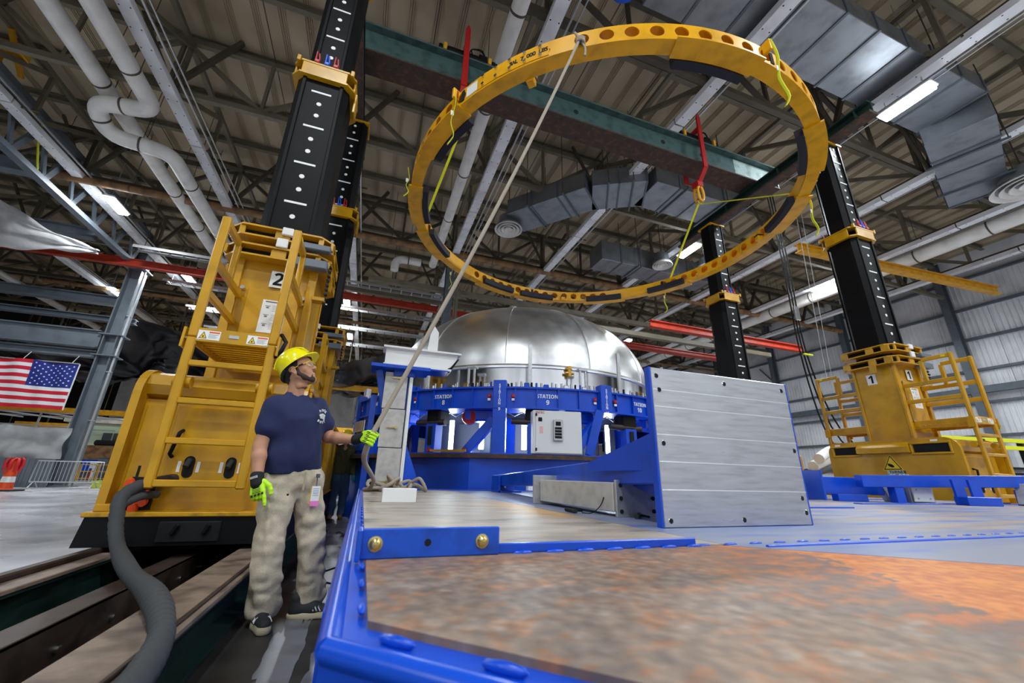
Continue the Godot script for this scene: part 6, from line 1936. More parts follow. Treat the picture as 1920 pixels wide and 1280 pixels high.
# ---------------------------------------------------------------- far ends of the hall
func far_background():
	# yellow crane girders far back at the left
	var g := [["far yellow crane girder under the black tarps", -28.0, -3.0, 4.9, -40.0], ["far yellow crane girder, higher, above the left black tarps", -24.0, -4.0, 8.6, -36.5], ["lowest far yellow girder near the green office", -28.0, -8.0, 4.2, -46.0], ["far yellow girder seen between tower 2 and the blue stand", -6.0, 2.0, 6.9, -31.5], ["far yellow girder just above the blue stand's left end", -6.0, 3.0, 4.4, -38.0], ["lower far yellow girder left of the blue stand", -6.0, 3.0, 3.4, -42.0]]
	for q in g:
		var c := thing("crane_girder", q[0], "girder", Vector3(0, q[3], q[4]), 0.0, "yellow crane girders far back")
		var st := new_st()
		beam(st, Vector3(q[1], 0, 0), Vector3(q[2], 0, 0), 0.3, 0.4, 0.02)
		part(c, "girder_box", st, M.crane)
		for f in [0.1, 0.5, 0.9]: bar(c, "hanger", Vector3(lerpf(q[1], q[2], f), 0, 0), Vector3(lerpf(q[1], q[2], f), ROOF_Y - q[3], 0), 0.08, 0.08, M.olive_dark, Vector3(0, 0, 1))
	for k in 9:
		var x := -25.0 + 2.4 * k
		var z := -42.0 - 2.0 * (k % 3)
		var t := thing("far_light", "small warm ceiling lamp far back at the left, %s from the left" % ORD[k], "lamp", Vector3(x, 5.4 - 0.25 * (k % 2), z), 0.0, "small lamps far back")
		bbox(t, "housing", Vector3(0, 0.06, 0), Vector3(1.0, 0.08, 0.3), M.white, 0.01)
		bbox(t, "tube_cover", Vector3(0, 0, 0), Vector3(0.95, 0.05, 0.26), M.far_lamp, 0.01)
		bar(t, "hanger_rod", Vector3(0, 0.1, 0), Vector3(0, ROOF_Y - 5.4 + 0.25 * (k % 2), 0), 0.02, 0.02, M.conduit, Vector3(0, 0, 1))
		area(t, Vector3(0, -0.05, 0), Vector2(0.9, 0.24), 9.0, Color(1.0, 0.96, 0.86))
	for k in 5:
		var fy := 3.6 + 0.5 * (k % 3)
		var fr := thing("far_rail", "%s thin %s rail far back at the left" % [ORD[k], "orange" if k % 2 else "steel"], "rail", Vector3(-23.0 + 3 * k, fy, -47.0 + k), 0.0, "thin rails far back")
		bar(fr, "rail_bar", Vector3(-7, 0, 0), Vector3(7, 0, 0), 0.14, 0.14, M.redbeam if k % 2 else M.conduit)
		for x in [-6.0, 0.0, 6.0]: bar(fr, "hanger", Vector3(x, 0, 0), Vector3(x, ROOF_Y - fy, 0), 0.05, 0.05, M.olive_dark, Vector3(0, 0, 1))
	# pale green office with a window
	var t := thing("site_office", "pale green far office box with a dark window", "office", Vector3(-20.5, 0, -43.5))
	bbox(t, "wall_panel", Vector3(0, 3.4, 0), Vector3(4.4, 1.7, 2.0), mat(Color8(206, 232, 204), 0.6), 0.02)
	for x in [0.5, 1.2]: bbox(t, "window", Vector3(x, 3.2, 1.02), Vector3(0.6, 0.7, 0.05), M.girt, 0.0)
	bbox(t, "roof_edge", Vector3(0, 4.5, 0.2), Vector3(4.8, 0.45, 2.4), M.pipe_white, 0.05)
	bbox(t, "base_block", Vector3(0, 1.25, 0), Vector3(4.4, 2.5, 1.9), M.girt, 0.02)
	t = thing("tool_crib", "orange and blue far storage unit below the pale green office", "storage unit", Vector3(-19.0, 0, -40.2))
	bbox(t, "orange_box", Vector3(0, 1.9, 0), Vector3(2.6, 1.1, 1.0), M.pipe_brown, 0.02)
	bbox(t, "blue_box", Vector3(0.2, 1.0, 0.2), Vector3(2.4, 0.8, 1.0), M.blue, 0.02)
	bbox(t, "white_sign", Vector3(0.5, 1.0, 0.72), Vector3(1.0, 0.4, 0.02), M.white, 0.0)
	bbox(t, "black_cover", Vector3(0.9, 2.65, 0), Vector3(2.6, 0.4, 1.0), M.matte, 0.1)
	bbox(t, "plinth", Vector3(0, 0.3, 0), Vector3(2.4, 0.6, 1.0), M.girt, 0.02)
	var rng := RandomNumberGenerator.new()
	rng.seed = 77
	for k in 16:
		var s := Vector3(rng.randf_range(0.3, 0.7), rng.randf_range(0.4, 1.5), rng.randf_range(0.3, 0.6))
		var b := thing("parts_bin", "%s far stacked bin or crate behind the yellow railing, counted from the left" % ORD[k], "bin", Vector3(-18.0 + 0.42 * k, 0, -38.2 + 0.5 * (k % 3)), 0.0, "far stacked bins")
		bbox(b, "bin_body", Vector3(0, s.y / 2, 0), s, [M.grey_steel, M.paper, M.blue, M.redbeam, M.matte, M.pipe_white][rng.randi() % 6], 0.02)
		bbox(b, "bin_lid", Vector3(0, s.y + 0.03, 0), Vector3(s.x + 0.04, 0.05, s.z + 0.04), [M.white, M.girt, M.orange][rng.randi() % 3], 0.01)
	t = thing("yellow_railing", "low yellow safety railing far behind the barrier", "railing", Vector3(-15.2, 0, -36.8))
	for y in [0.15, 0.6, 1.05]: bar(t, "rail", Vector3(-4, y, 0), Vector3(4, y, 0), 0.06, 0.06, M.crane)
	for k in 9: bar(t, "post", Vector3(-4 + k, 0, 0), Vector3(-4 + k, 1.08, 0), 0.07, 0.07, M.crane, Vector3(0, 0, 1))
	# yellow walkway and white cabin behind the far worker
	t = thing("yellow_walkway", "yellow railed walkway beyond the far worker", "walkway", Vector3(-1.0, 0, -19.0))
	for y in [1.45, 2.0, 2.5]: bar(t, "rail", Vector3(-1.6, y, 0), Vector3(2.2, y, 0), 0.07, 0.07, M.crane)
	for k in 4: bar(t, "post", Vector3(-1.6 + 1.2 * k, 0, 0), Vector3(-1.6 + 1.2 * k, 2.5, 0), 0.08, 0.08, M.crane, Vector3(0, 0, 1))
	bbox(t, "deck_edge", Vector3(0.3, 1.3, -0.4), Vector3(3.8, 0.14, 0.8), M.crane, 0.01)
	bbox(t, "blue_base", Vector3(0.3, 0.62, -0.4), Vector3(3.8, 1.22, 0.8), M.blue, 0.01)
	t = thing("striped_panel", "red and white panel seen past the man's outstretched arm", "panel", Vector3(-1.0, 1.37, -20.2))
	bbox(t, "panel_board", Vector3(0, 0.5, 0), Vector3(2.2, 1.0, 0.06), M.white, 0.01)
	for x in [-1.0, 1.0]: bar(t, "leg", Vector3(x, 0.1, -0.02), Vector3(x, -1.37, -0.02), 0.06, 0.06, M.conduit, Vector3(0, 0, 1))
	for y in [0.2, 0.55, 0.9]: bbox(t, "red_stripe", Vector3(0, y, 0.035), Vector3(2.2, 0.12, 0.01), M.red, 0.0)
	# hanging cables and hook at the right
	for k in 3:
		var st := new_st()
		var x := 12.6 + 0.14 * k
		sweep(st, curve_pts([Vector3(x, 12.2, -8.3), Vector3(x + 0.05, 8.0, -8.3), Vector3(x + 0.1, 5.0, -8.4), Vector3(x + 0.25 + 0.2 * k, 2.6, -8.3), Vector3(x - 0.1 + 0.6 * k, 1.4, -7.6)], 24), 0.025, 6)
		solo("hanging_cable", "%s of three dark cables hanging left of tower 1" % ["left", "middle", "right"][k], "cable", st, M.black, "dark cables left of tower 1")
	t = thing("pendant_hook", "chrome cable clamp with a yellow tag on the cables left of tower 1", "clamp", Vector3(12.75, 6.2, -8.3))
	bbox(t, "clamp_body", Vector3(0, 0, 0.03), Vector3(0.2, 0.5, 0.08), M.chrome, 0.02)
	bbox(t, "yellow_tag", Vector3(0.1, -1.4, 0.03), Vector3(0.4, 0.05, 0.06), M.sling, 0.01)
	for k in 2:
		var st := new_st()
		cyl(st, Vector3(16.0 + 0.35 * k, 12.0, -9.5), Vector3(19.5 + 0.35 * k, 5.0, -12.0), 0.012, 5)
		solo("guy_wire", "%s thin steel wire slanting down behind tower 1" % ["left", "right"][k], "wire", st, M.conduit, "thin wires behind tower 1")
	t = thing("hose_bundle", "white and grey hose bundle behind tower 1's left end", "hose bundle", Vector3(13.2, 0, -8.6))
	for k in 3:
		var st := new_st()
		sweep(st, curve_pts([Vector3(-1.0, 1.2 + 0.2 * k, 0.2 * k), Vector3(0.2, 1.5 + 0.2 * k, 0.1), Vector3(1.2, 1.7, 0.0)], 12), 0.14, 10)
		part(t, "hose", st, [M.grey_steel, M.white, M.pipe_white][k])
	bbox(t, "pallet", Vector3(0.1, 0.5, 0.1), Vector3(2.6, 1.0, 1.2), M.pipe_brown, 0.02)
	# yellow handrail at the right edge
	t = thing("handrail", "double yellow handrail with black posts at the right edge behind tower 1", "handrail", Vector3(16, 0, -6.4))
	for y in [2.0, 2.2]: bar(t, "rail", Vector3(-2.2, y, -0.3), Vector3(6, y, 1.0), 0.1, 0.1, M.sling)
	for x in [0.0, 2.0, 4.0]: bar(t, "post", Vector3(x, 0, 0.1), Vector3(x, 2.2, 0.1), 0.12, 0.12, M.black, Vector3(0, 0, 1))
	for y in [1.3, 1.45]: bar(t, "black_rail", Vector3(-2.2, y, -0.3), Vector3(6, y, 1.0), 0.06, 0.06, M.black)
	bbox(t, "yellow_skirt", Vector3(1.6, 0.55, 0.15), Vector3(8.0, 1.1, 0.1), M.yellow, 0.01)
# ---------------------------------------------------------------- hose, rope
func hose_and_rope():
	var t := thing("cable_hose", "thick grey braided hose snaking from tower 2 over the track beams", "hose")
	var pts := curve_pts([Vector3(-1.58, 0.79, -4.2), Vector3(-1.64, 0.76, -4.08), Vector3(-1.67, 0.68, -3.98), Vector3(-1.62, 0.53, -3.9), Vector3(-1.48, 0.4, -3.68), Vector3(-1.14, 0.352, -3.06), Vector3(-0.88, 0.347, -2.62), Vector3(-0.71, 0.345, -2.28), Vector3(-0.585, 0.345, -1.95), Vector3(-0.54, 0.343, -1.76), Vector3(-0.51, 0.34, -1.58), Vector3(-0.5, 0.3, -1.2)], 300)
	var rad := []
	for k in pts.size():
		rad.append(0.04 + (0.004 if (k / 3) % 2 else 0.0) + 0.003 * sin(k * 0.075) + 0.006 * smoothstep(60.0, 0.0, absf(k - 170)))
	var st := new_st()
	sweep(st, pts, rad, 16)
	part(t, "braided_sleeve", st, M.hose)
	st = new_st()
	cyl(st, Vector3(-1.58, 0.79, -4.19), Vector3(-1.5, 0.82, -4.36), 0.045, 12)
	part(t, "end_fitting", st, M.railsteel)
	st = new_st()
	sweep(st, curve_pts([Vector3(-1.65, 0.64, -3.98), Vector3(-1.6, 0.69, -4.08), Vector3(-1.56, 0.7, -4.26)], 8), 0.03, 10)
	part(t, "branch_hose", st, M.hose)
	# orange sockets on the tower's base
	t = thing("socket_group", "orange and black power sockets where the hose joins tower 2", "sockets", Vector3(-1.69, 0.58, -4.26))
	t.scale = Vector3(0.62, 0.9, 0.7)
	bbox(t, "socket_plate", Vector3(0.02, 0.14, -0.03), Vector3(0.28, 0.28, 0.04), M.matte, 0.01)
	for c in [Vector3(-0.1, 0.22, 0.03), Vector3(-0.12, 0.06, 0.05), Vector3(0.02, 0.02, 0.05), Vector3(0.1, 0.08, 0.04)]:
		st = new_st()
		lathe(st, [Vector2(0.001, 0.03), Vector2(0.045, 0.03), Vector2(0.05, 0.015), Vector2(0.05, -0.02), Vector2(0.035, -0.03), Vector2(0.001, -0.03)], 16, Transform3D(Basis(Vector3.RIGHT, PI / 2 + 0.2), c))
		part(t, "socket_cap", st, M.orange)
	bbox(t, "orange_lever", Vector3(0.12, 0.16, 0.04), Vector3(0.035, 0.2, 0.03), M.orange, 0.01)
	bbox(t, "orange_lever", Vector3(0.0, 0.1, 0.07), Vector3(0.03, 0.16, 0.02), M.orange, 0.008, Basis(Vector3(0, 0, 1), 0.5))
	# thin cables on the aisle floor
	st = new_st()
	sweep(st, curve_pts([Vector3(-0.12, 0.012, -4.8), Vector3(-0.3, 0.012, -4.4), Vector3(-0.1, 0.012, -4.1), Vector3(-0.06, 0.012, -3.9)], 16), 0.008, 6)
	solo("floor_cable", "thin black cable on the aisle floor beside the platform", "cable", st, M.black)
	# tag line: from the ring to the hand, then to a loose pile on the deck
	t = thing("tag_line", "pale rope from the lifting ring through the man's glove to a pile on the deck", "rope")
	var hand := Vector3(0.02, 1.15, -3.25)
	var top := Vector3(2.06, 6.66, -3.36)
	st = new_st()
	var line := []
	for k in 25:
		var f := k / 24.0
		line.append(hand.lerp(top, f) + Vector3(0, -0.14 * sin(f * PI), 0))
	sweep(st, line, 0.019, 8)
	part(t, "taut_line", st, M.rope)
	st = new_st()
	var down := curve_pts([hand, Vector3(0.0, 1.05, -3.3), Vector3(0.01, 0.98, -3.7), Vector3(0.08, 0.9, -4.4), Vector3(0.13, 0.82, -4.9), Vector3(0.1, 0.74, -5.2), Vector3(0.04, 0.722, -5.3)], 40)
	sweep(st, down, 0.022, 8)
	part(t, "slack_line", st, M.rope)
	st = new_st()
	var rng := RandomNumberGenerator.new()
	rng.seed = 31
	var pile := [Vector3(0.04, 0.722, -5.3)]
	for k in 34:
		var a := k * 1.25 + rng.randf() * 0.8
		var c := Vector3(0.14 + 0.017 * k, 0, -5.45 + 0.12 * sin(k * 0.7))
		pile.append(c + Vector3(cos(a) * 0.12, 0.722 + 0.03 * (k % 3) + (0.1 if k % 7 == 3 else 0.0), sin(a) * 0.12))
	sweep(st, curve_pts(pile, 300), 0.021, 8)
	part(t, "loose_pile", st, M.rope)
	st = new_st()
	var knot := []
	for k in 40:
		var a := TAU * k / 39.0 * 3.0
		knot.append(top + Vector3(cos(a) * 0.05, -0.1 + 0.08 * k / 39.0, sin(a) * 0.05))
	sweep(st, knot, 0.018, 6)
	sweep(st, curve_pts([top + Vector3(-0.02, -0.05, 0.02), top + Vector3(-0.08, 0.06, 0.0), top + Vector3(0.0, 0.1, -0.05), top + Vector3(0.06, 0.02, 0.02)], 14), 0.018, 6)
	sweep(st, curve_pts([top + Vector3(0, -0.05, 0), top + Vector3(0.05, -0.2, 0.03), top + Vector3(0.04, -0.36, 0.03)], 8), 0.015, 6)
	part(t, "knot", st, M.rope)
# ---------------------------------------------------------------- people
class Field:
	var lo := Vector3.ZERO
	var h := 0.01
	var nx := 0
	var ny := 0
	var nz := 0
	var f := PackedFloat32Array()
	func _init(a: Vector3, b: Vector3, cell: float):
		lo = a
		h = cell
		nx = int((b.x - a.x) / cell) + 2
		ny = int((b.y - a.y) / cell) + 2
		nz = int((b.z - a.z) / cell) + 2
		f.resize(nx * ny * nz)
		f.fill(1.0)
	# a tapered capsule from a to b, joined (or cut, when cut) with blend k; squashed by s along ax
	func cap(a: Vector3, b: Vector3, ra: float, rb: float, k := 0.02, ax := Vector3.ZERO, s := 1.0, cut := false):
		var m := maxf(ra, rb) + k + 2.0 * h
		var p0 := ((a.min(b) - Vector3(m, m, m) - lo) / h).floor()
		var p1 := ((a.max(b) + Vector3(m, m, m) - lo) / h).ceil()
		var d := b - a
		var dd := maxf(d.length_squared(), 1e-9)
		var squash := 1.0 / s - 1.0
		for z in range(maxi(0, int(p0.z)), mini(nz, int(p1.z) + 1)):
			for y in range(maxi(0, int(p0.y)), mini(ny, int(p1.y) + 1)):
				var row := (z * ny + y) * nx
				for x in range(maxi(0, int(p0.x)), mini(nx, int(p1.x) + 1)):
					var w := lo + Vector3(x, y, z) * h - a
					var t := clampf(w.dot(d) / dd, 0.0, 1.0)
					w -= d * t
					if s != 1.0: w += ax * (w.dot(ax) * squash)
					var e := w.length() - lerpf(ra, rb, t)
					var o := f[row + x]
					if cut:
						e = -e
						var q := maxf(k - absf(e - o), 0.0) / k
						f[row + x] = maxf(e, o) + q * q * k * 0.25
					else:
						var q := maxf(k - absf(e - o), 0.0) / k
						f[row + x] = minf(e, o) - q * q * k * 0.25
	func clip(p: Vector3, n: Vector3):
		for z in nz:
			for y in ny:
				var row := (z * ny + y) * nx
				for x in nx:
					var e := (lo + Vector3(x, y, z) * h - p).dot(n)
					if e > f[row + x]: f[row + x] = e
	func ripple(nf: FastNoiseLite, amp: float, sc: Vector3):
		for z in nz:
			for y in ny:
				var row := (z * ny + y) * nx
				for x in nx:
					if absf(f[row + x]) < 0.04:
						var p := (lo + Vector3(x, y, z) * h) * sc
						f[row + x] += amp * nf.get_noise_3dv(p)
	func mesh() -> ArrayMesh:
		var cell := PackedInt32Array()
		cell.resize(nx * ny * nz)
		cell.fill(-1)
		var V := PackedVector3Array()
		var N := PackedVector3Array()
		var ids := PackedInt32Array()
		var sy := nx
		var sz := nx * ny
		var off := [0, 1, sy, sy + 1, sz, sz + 1, sz + sy, sz + sy + 1]
		var edges := [[0, 1], [2, 3], [4, 5], [6, 7], [0, 2], [1, 3], [4, 6], [5, 7], [0, 4], [1, 5], [2, 6], [3, 7]]
		var lim := h * 2.2
		for z in nz - 1:
			for y in ny - 1:
				var row := (z * ny + y) * nx
				for x in nx - 1:
					var c := row + x
					if absf(f[c]) > lim: continue
					var g := [f[c], f[c + 1], f[c + sy], f[c + sy + 1], f[c + sz], f[c + sz + 1], f[c + sz + sy], f[c + sz + sy + 1]]
					var neg := 0
					for q in 8:
						if g[q] < 0.0: neg += 1
					if neg == 0 or neg == 8: continue
					var sum := Vector3.ZERO
					var n := 0
					for e in edges:
						var a: float = g[e[0]]
						var b: float = g[e[1]]
						if (a < 0.0) != (b < 0.0):
							var t := a / (a - b)
							var i: int = e[0]
							var j: int = e[1]
							sum += Vector3(i & 1, (i >> 1) & 1, (i >> 2) & 1).lerp(Vector3(j & 1, (j >> 1) & 1, (j >> 2) & 1), t)
							n += 1
					cell[c] = V.size()
					V.append(lo + (Vector3(x, y, z) + sum / n) * h)
					N.append(Vector3(g[1] + g[3] + g[5] + g[7] - g[0] - g[2] - g[4] - g[6], g[2] + g[3] + g[6] + g[7] - g[0] - g[1] - g[4] - g[5], g[4] + g[5] + g[6] + g[7] - g[0] - g[1] - g[2] - g[3]).normalized())
					ids.append(c)
		var I := PackedInt32Array()
		for c in ids:
			for e in [[1, sy, sz], [sy, sz, 1], [sz, 1, sy]]:
				if (f[c] < 0.0) == (f[c + e[0]] < 0.0): continue
				var p: int = c - e[1]
				var q: int = c - e[2]
				var r: int = c - e[1] - e[2]
				if r < 0 or cell[p] < 0 or cell[q] < 0 or cell[r] < 0: continue
				var quad := [cell[c], cell[p], cell[r], cell[q]]
				var A := V[quad[0]]
				if (V[quad[1]] - A).cross(V[quad[2]] - A).dot(N[quad[0]]) > 0.0: quad = [cell[c], cell[q], cell[r], cell[p]]
				for k in [0, 1, 2, 0, 2, 3]: I.append(quad[k])
		var arr := []
		arr.resize(Mesh.ARRAY_MAX)
		arr[Mesh.ARRAY_VERTEX] = V
		arr[Mesh.ARRAY_NORMAL] = N
		arr[Mesh.ARRAY_INDEX] = I
		var m := ArrayMesh.new()
		m.add_surface_from_arrays(Mesh.PRIMITIVE_TRIANGLES, arr)
		return m

func joined(meshes: Array) -> ArrayMesh:
	var st := SurfaceTool.new()
	st.begin(Mesh.PRIMITIVE_TRIANGLES)
	for q in meshes: st.append_from(q[0], 0, q[1])
	return st.commit()

func chain(F: Field, pts: Array, rs: Array, k := 0.01):
	for i in pts.size() - 1: F.cap(pts[i], pts[i + 1], rs[i], rs[i + 1], k)

func worker():
	M.skin = mat(Color8(190, 138, 106), 0.5)
	M.skin.subsurf_scatter_enabled = true
	M.skin.subsurf_scatter_strength = 0.12
	M.navy = mat(Color8(32, 42, 86), 0.85, 0.0, T.cloth, Vector3(3, 3, 3))
	M.khaki = mat(Color8(208, 194, 168), 0.85, 0.0, T.cloth, Vector3(3, 3, 3))
	M.hat = mat(Color8(240, 226, 8), 0.22)
	M.hair = mat(Color8(26, 20, 18), 0.6)
	M.beard = mat(Color8(58, 42, 36), 0.85)
	M.lime = mat(Color8(190, 240, 30), 0.55)
	M.glove_black = mat(Color8(18, 18, 20), 0.8)
	M.sole = mat(Color8(196, 184, 150), 0.7)
	var B := Vector3(-0.36, 0.0, -3.28)
	var t := thing("person", "man in yellow hard hat, navy shirt and khaki trousers holding the rope", "person", B)
	var J := {"neck": Vector3(-0.53, 1.44, -3.25), "chest": Vector3(-0.5, 1.25, -3.26), "belly": Vector3(-0.475, 1.0, -3.28), "pelvis": Vector3(-0.455, 0.86, -3.3),
		"shL": Vector3(-0.385, 1.372, -3.35), "elL": Vector3(-0.28, 1.155, -3.39), "wrL": Vector3(-0.06, 1.14, -3.29), "shR": Vector3(-0.625, 1.335, -3.15), "elR": Vector3(-0.66, 1.05, -3.12), "wrR": Vector3(-0.622, 0.85, -3.06),
		"hipL": Vector3(-0.375, 0.84, -3.35), "knL": Vector3(-0.265, 0.45, -3.33), "anL": Vector3(-0.232, 0.09, -3.37), "hipR": Vector3(-0.53, 0.835, -3.25), "knR": Vector3(-0.5, 0.44, -3.19), "anR": Vector3(-0.478, 0.09, -3.22)}
	for k in J: J[k] -= B
	var left := Vector3(0.79, 0, -0.61)
	var fwd := Vector3(0.61, 0, 0.79)
	# head frame: x to his left, y up, z where he looks
	var g := Vector3(0.88, 0.46, 0.25).normalized()
	var l := Vector3.UP.cross(g).normalized()
	var hb := Basis(l, g.cross(l), g)
	var hc := Vector3(-0.528, 1.594, -3.225) - B
	# the body in one surface; the head has a finer grid of its own and is joined on
	var F := Field.new(Vector3(-0.42, 0.02, -0.3), Vector3(0.4, 1.56, 0.36), 0.012)
	F.cap(J.pelvis, J.belly, 0.12, 0.115, 0.04)
	F.cap(J.belly, J.chest, 0.115, 0.13, 0.04)
	F.cap(J.chest, J.neck + Vector3(0, -0.07, 0), 0.12, 0.055, 0.04)
	for s in ["L", "R"]:
		F.cap(J.neck + Vector3(0, -0.095, 0), J["sh" + s] + Vector3(0, -0.02, 0), 0.04, 0.05, 0.04)
		F.cap(J["sh" + s], J["el" + s], 0.055, 0.041, 0.03)
		var m: Vector3 = J["el" + s].lerp(J["wr" + s], 0.3)
		F.cap(J["el" + s], m, 0.041, 0.043, 0.02)
		F.cap(m, J["wr" + s], 0.043, 0.03, 0.02)
		F.cap(J["hip" + s], J["kn" + s], 0.085, 0.06, 0.04)
		F.cap(J["kn" + s], J["an" + s], 0.058, 0.045, 0.02)
	F.cap(J.neck + Vector3(0, -0.07, 0), hc + hb * Vector3(0, -0.05, -0.035), 0.058, 0.053, 0.03)
	var body := F.mesh()
	var H := Field.new(Vector3(-0.12, -0.15, -0.15), Vector3(0.12, 0.16, 0.15), 0.004)
	H.cap(Vector3(0, 0.045, -0.04), Vector3(0, 0.055, 0.015), 0.08, 0.078, 0.03)
	H.cap(Vector3(0, 0.02, 0.03), Vector3(0, -0.055, 0.042), 0.062, 0.044, 0.03)
	H.cap(Vector3(0, -0.03, -0.03), Vector3(0, -0.095, -0.025), 0.058, 0.05, 0.03)
	for s in [-1.0, 1.0]:
		H.cap(Vector3(0.052 * s, -0.035, -0.005), Vector3(0.012 * s, -0.088, 0.06), 0.024, 0.019, 0.028)
		H.cap(Vector3(0.04 * s, -0.008, 0.052), Vector3(0.03 * s, -0.03, 0.06), 0.024, 0.02, 0.025)
		H.cap(Vector3(0.011 * s, -0.014, 0.098), Vector3(0.012 * s, -0.013, 0.094), 0.009, 0.009, 0.008)
		H.cap(Vector3(0.032 * s, 0.02, 0.1), Vector3(0.03 * s, 0.02, 0.095), 0.014, 0.014, 0.012, Vector3.ZERO, 1.0, true)
		# ear: disc with a hollow
		H.cap(Vector3(0.079 * s, 0.012, -0.02), Vector3(0.078 * s, -0.016, -0.012), 0.024, 0.017, 0.008, Vector3(s, 0, 0), 0.42)
		H.cap(Vector3(0.092 * s, 0.008, -0.014), Vector3(0.09 * s, -0.006, -0.01), 0.011, 0.009, 0.006, Vector3(s, 0, 0), 0.7, true)
	H.cap(Vector3(-0.034, 0.036, 0.078), Vector3(0.034, 0.036, 0.078), 0.011, 0.011, 0.02)
	H.cap(Vector3(0, 0.028, 0.086), Vector3(0, -0.008, 0.108), 0.008, 0.0115, 0.012)
	H.cap(Vector3(0, -0.09, 0.066), Vector3(0, -0.088, 0.062), 0.02, 0.02, 0.02)
	H.cap(Vector3(-0.018, -0.042, 0.084), Vector3(0.018, -0.042, 0.084), 0.0062, 0.0062, 0.008)
	H.cap(Vector3(-0.016, -0.053, 0.083), Vector3(0.016, -0.053, 0.083), 0.0075, 0.0075, 0.007)
	H.clip(Vector3(0, -0.125, 0), Vector3(0, -1, 0))
	var hx := Transform3D(hb, hc)
	part(t, "body", joined([[body, Transform3D()], [H.mesh(), hx]]), M.skin)
	# eyes
	var head := thing_part(t, "face", hc, 0.0)
	head.basis = hb
	for s in [-1.0, 1.0]:
		var st := new_st()
		lathe(st, [Vector2(0.0002, -0.012), Vector2(0.006, -0.0104), Vector2(0.0104, -0.006), Vector2(0.012, 0.0), Vector2(0.0104, 0.006), Vector2(0.006, 0.0104), Vector2(0.0002, 0.012)], 14, Transform3D(Basis(), Vector3(0.032 * s, 0.019, 0.079)), 0, TAU, true)
		part(head, "eye", st, M.paper)
		st = new_st()
		cyl(st, Vector3(0.032 * s, 0.022, 0.0885), Vector3(0.032 * s, 0.0222, 0.0915), 0.006, 10)
		part(head, "iris", st, M.hair)
		st = new_st()
		sweep(st, [Vector3(0.012 * s, 0.04, 0.09), Vector3(0.03 * s, 0.045, 0.088), Vector3(0.05 * s, 0.04, 0.074)], [0.003, 0.004, 0.002], 6)
		part(head, "eyebrow", st, M.hair)
	# hair, beard and moustache
	var R := Field.new(Vector3(-0.11, -0.14, -0.15), Vector3(0.11, 0.1, 0.1), 0.004)
	R.cap(Vector3(0, 0.045, -0.042), Vector3(0, 0.05, 0.0), 0.086, 0.081, 0.02)
	R.cap(Vector3(0, 0.0, -0.062), Vector3(0, -0.055, -0.062), 0.055, 0.04, 0.03)
	for s in [-1.0, 1.0]:
		R.cap(Vector3(0.072 * s, 0.05, 0.012), Vector3(0.068 * s, 0.01, 0.018), 0.02, 0.012, 0.01, Vector3(s, 0, 0), 0.5)
	R.clip(Vector3(0, 0.02, 0.02), Vector3(0, -0.35, 0.94).normalized())
	part(head, "hair", R.mesh(), M.hair)
	R = Field.new(Vector3(-0.09, -0.13, -0.03), Vector3(0.09, 0.03, 0.11), 0.004)
	for s in [-1.0, 1.0]:
		chain(R, [Vector3(0.068 * s, 0.01, 0.012), Vector3(0.062 * s, -0.03, 0.008), Vector3(0.042 * s, -0.066, 0.034), Vector3(0.014 * s, -0.096, 0.068)], [0.009, 0.0155, 0.0185, 0.018], 0.012)
		R.cap(Vector3(0.006 * s, -0.033, 0.0915), Vector3(0.022 * s, -0.039, 0.083), 0.0042, 0.0036, 0.004)
	for s in [-1.0, 1.0]:
		R.cap(Vector3(0.043 * s, -0.04, 0.03), Vector3(0.024 * s, -0.07, 0.058), 0.0135, 0.0135, 0.012)
		R.cap(Vector3(0.022 * s, -0.042, 0.078), Vector3(0.02 * s, -0.075, 0.07), 0.007, 0.012, 0.008)
	R.cap(Vector3(-0.012, -0.086, 0.074), Vector3(0.012, -0.086, 0.074), 0.016, 0.016, 0.01)
	part(head, "beard", R.mesh(), M.beard)
	# glasses
	var st := new_st()
	for s in [-1.0, 1.0]:
		sweep(st, curve_pts([Vector3(0.084 * s, 0.012, -0.02), Vector3(0.08 * s, 0.022, 0.04), Vector3(0.066 * s, 0.026, 0.082)], 8), 0.0038, 6)
		sweep(st, curve_pts([Vector3(0.066 * s, 0.026, 0.082), Vector3(0.045 * s, 0.037, 0.101), Vector3(0.012 * s, 0.033, 0.11)], 8), 0.0036, 6)
		sweep(st, curve_pts([Vector3(0.066 * s, 0.024, 0.082), Vector3(0.066 * s, 0.006, 0.084), Vector3(0.045 * s, -0.002, 0.1)], 6), 0.0022, 6)
	var gl := part(head, "glasses_frame", st, mat(Color8(244, 190, 20), 0.35), "yellow safety glasses")
	st = new_st()
	for s in [-1.0, 1.0]: sweep(st, [Vector3(0.0815 * s, 0.02, 0.028), Vector3(0.075 * s, 0.025, 0.06)], 0.0052, 6)
	part(head, "glasses_hinge", st, M.hair)
	var lens := mat(Color(0.95, 0.96, 1.0, 0.12), 0.05)
	lens.transparency = BaseMaterial3D.TRANSPARENCY_ALPHA
	for s in [-1.0, 1.0]:
		part(head, "lens", sheet(8, 5, func(u, v): return Vector3((0.01 + 0.056 * u) * s, 0.034 - 0.036 * v, 0.109 - 0.026 * u * u)), lens)
	# hard hat
	var hat := thing_part(t, "hard_hat", hc + hb * Vector3(0, 0.062, -0.012), 0.0)
	hat.basis = hb * Basis(Vector3.RIGHT, -0.28)
	st = new_st()
	var sc := Transform3D(Basis.from_scale(Vector3(0.9, 1.0, 1.02)), Vector3.ZERO)
	lathe(st, [Vector2(0.118, -0.01), Vector2(0.12, 0.02), Vector2(0.116, 0.05), Vector2(0.104, 0.08), Vector2(0.084, 0.104), Vector2(0.056, 0.122), Vector2(0.028, 0.13), Vector2(0.0004, 0.132)], 36, sc, 0, TAU, true)
	part(hat, "shell", st, M.hat)
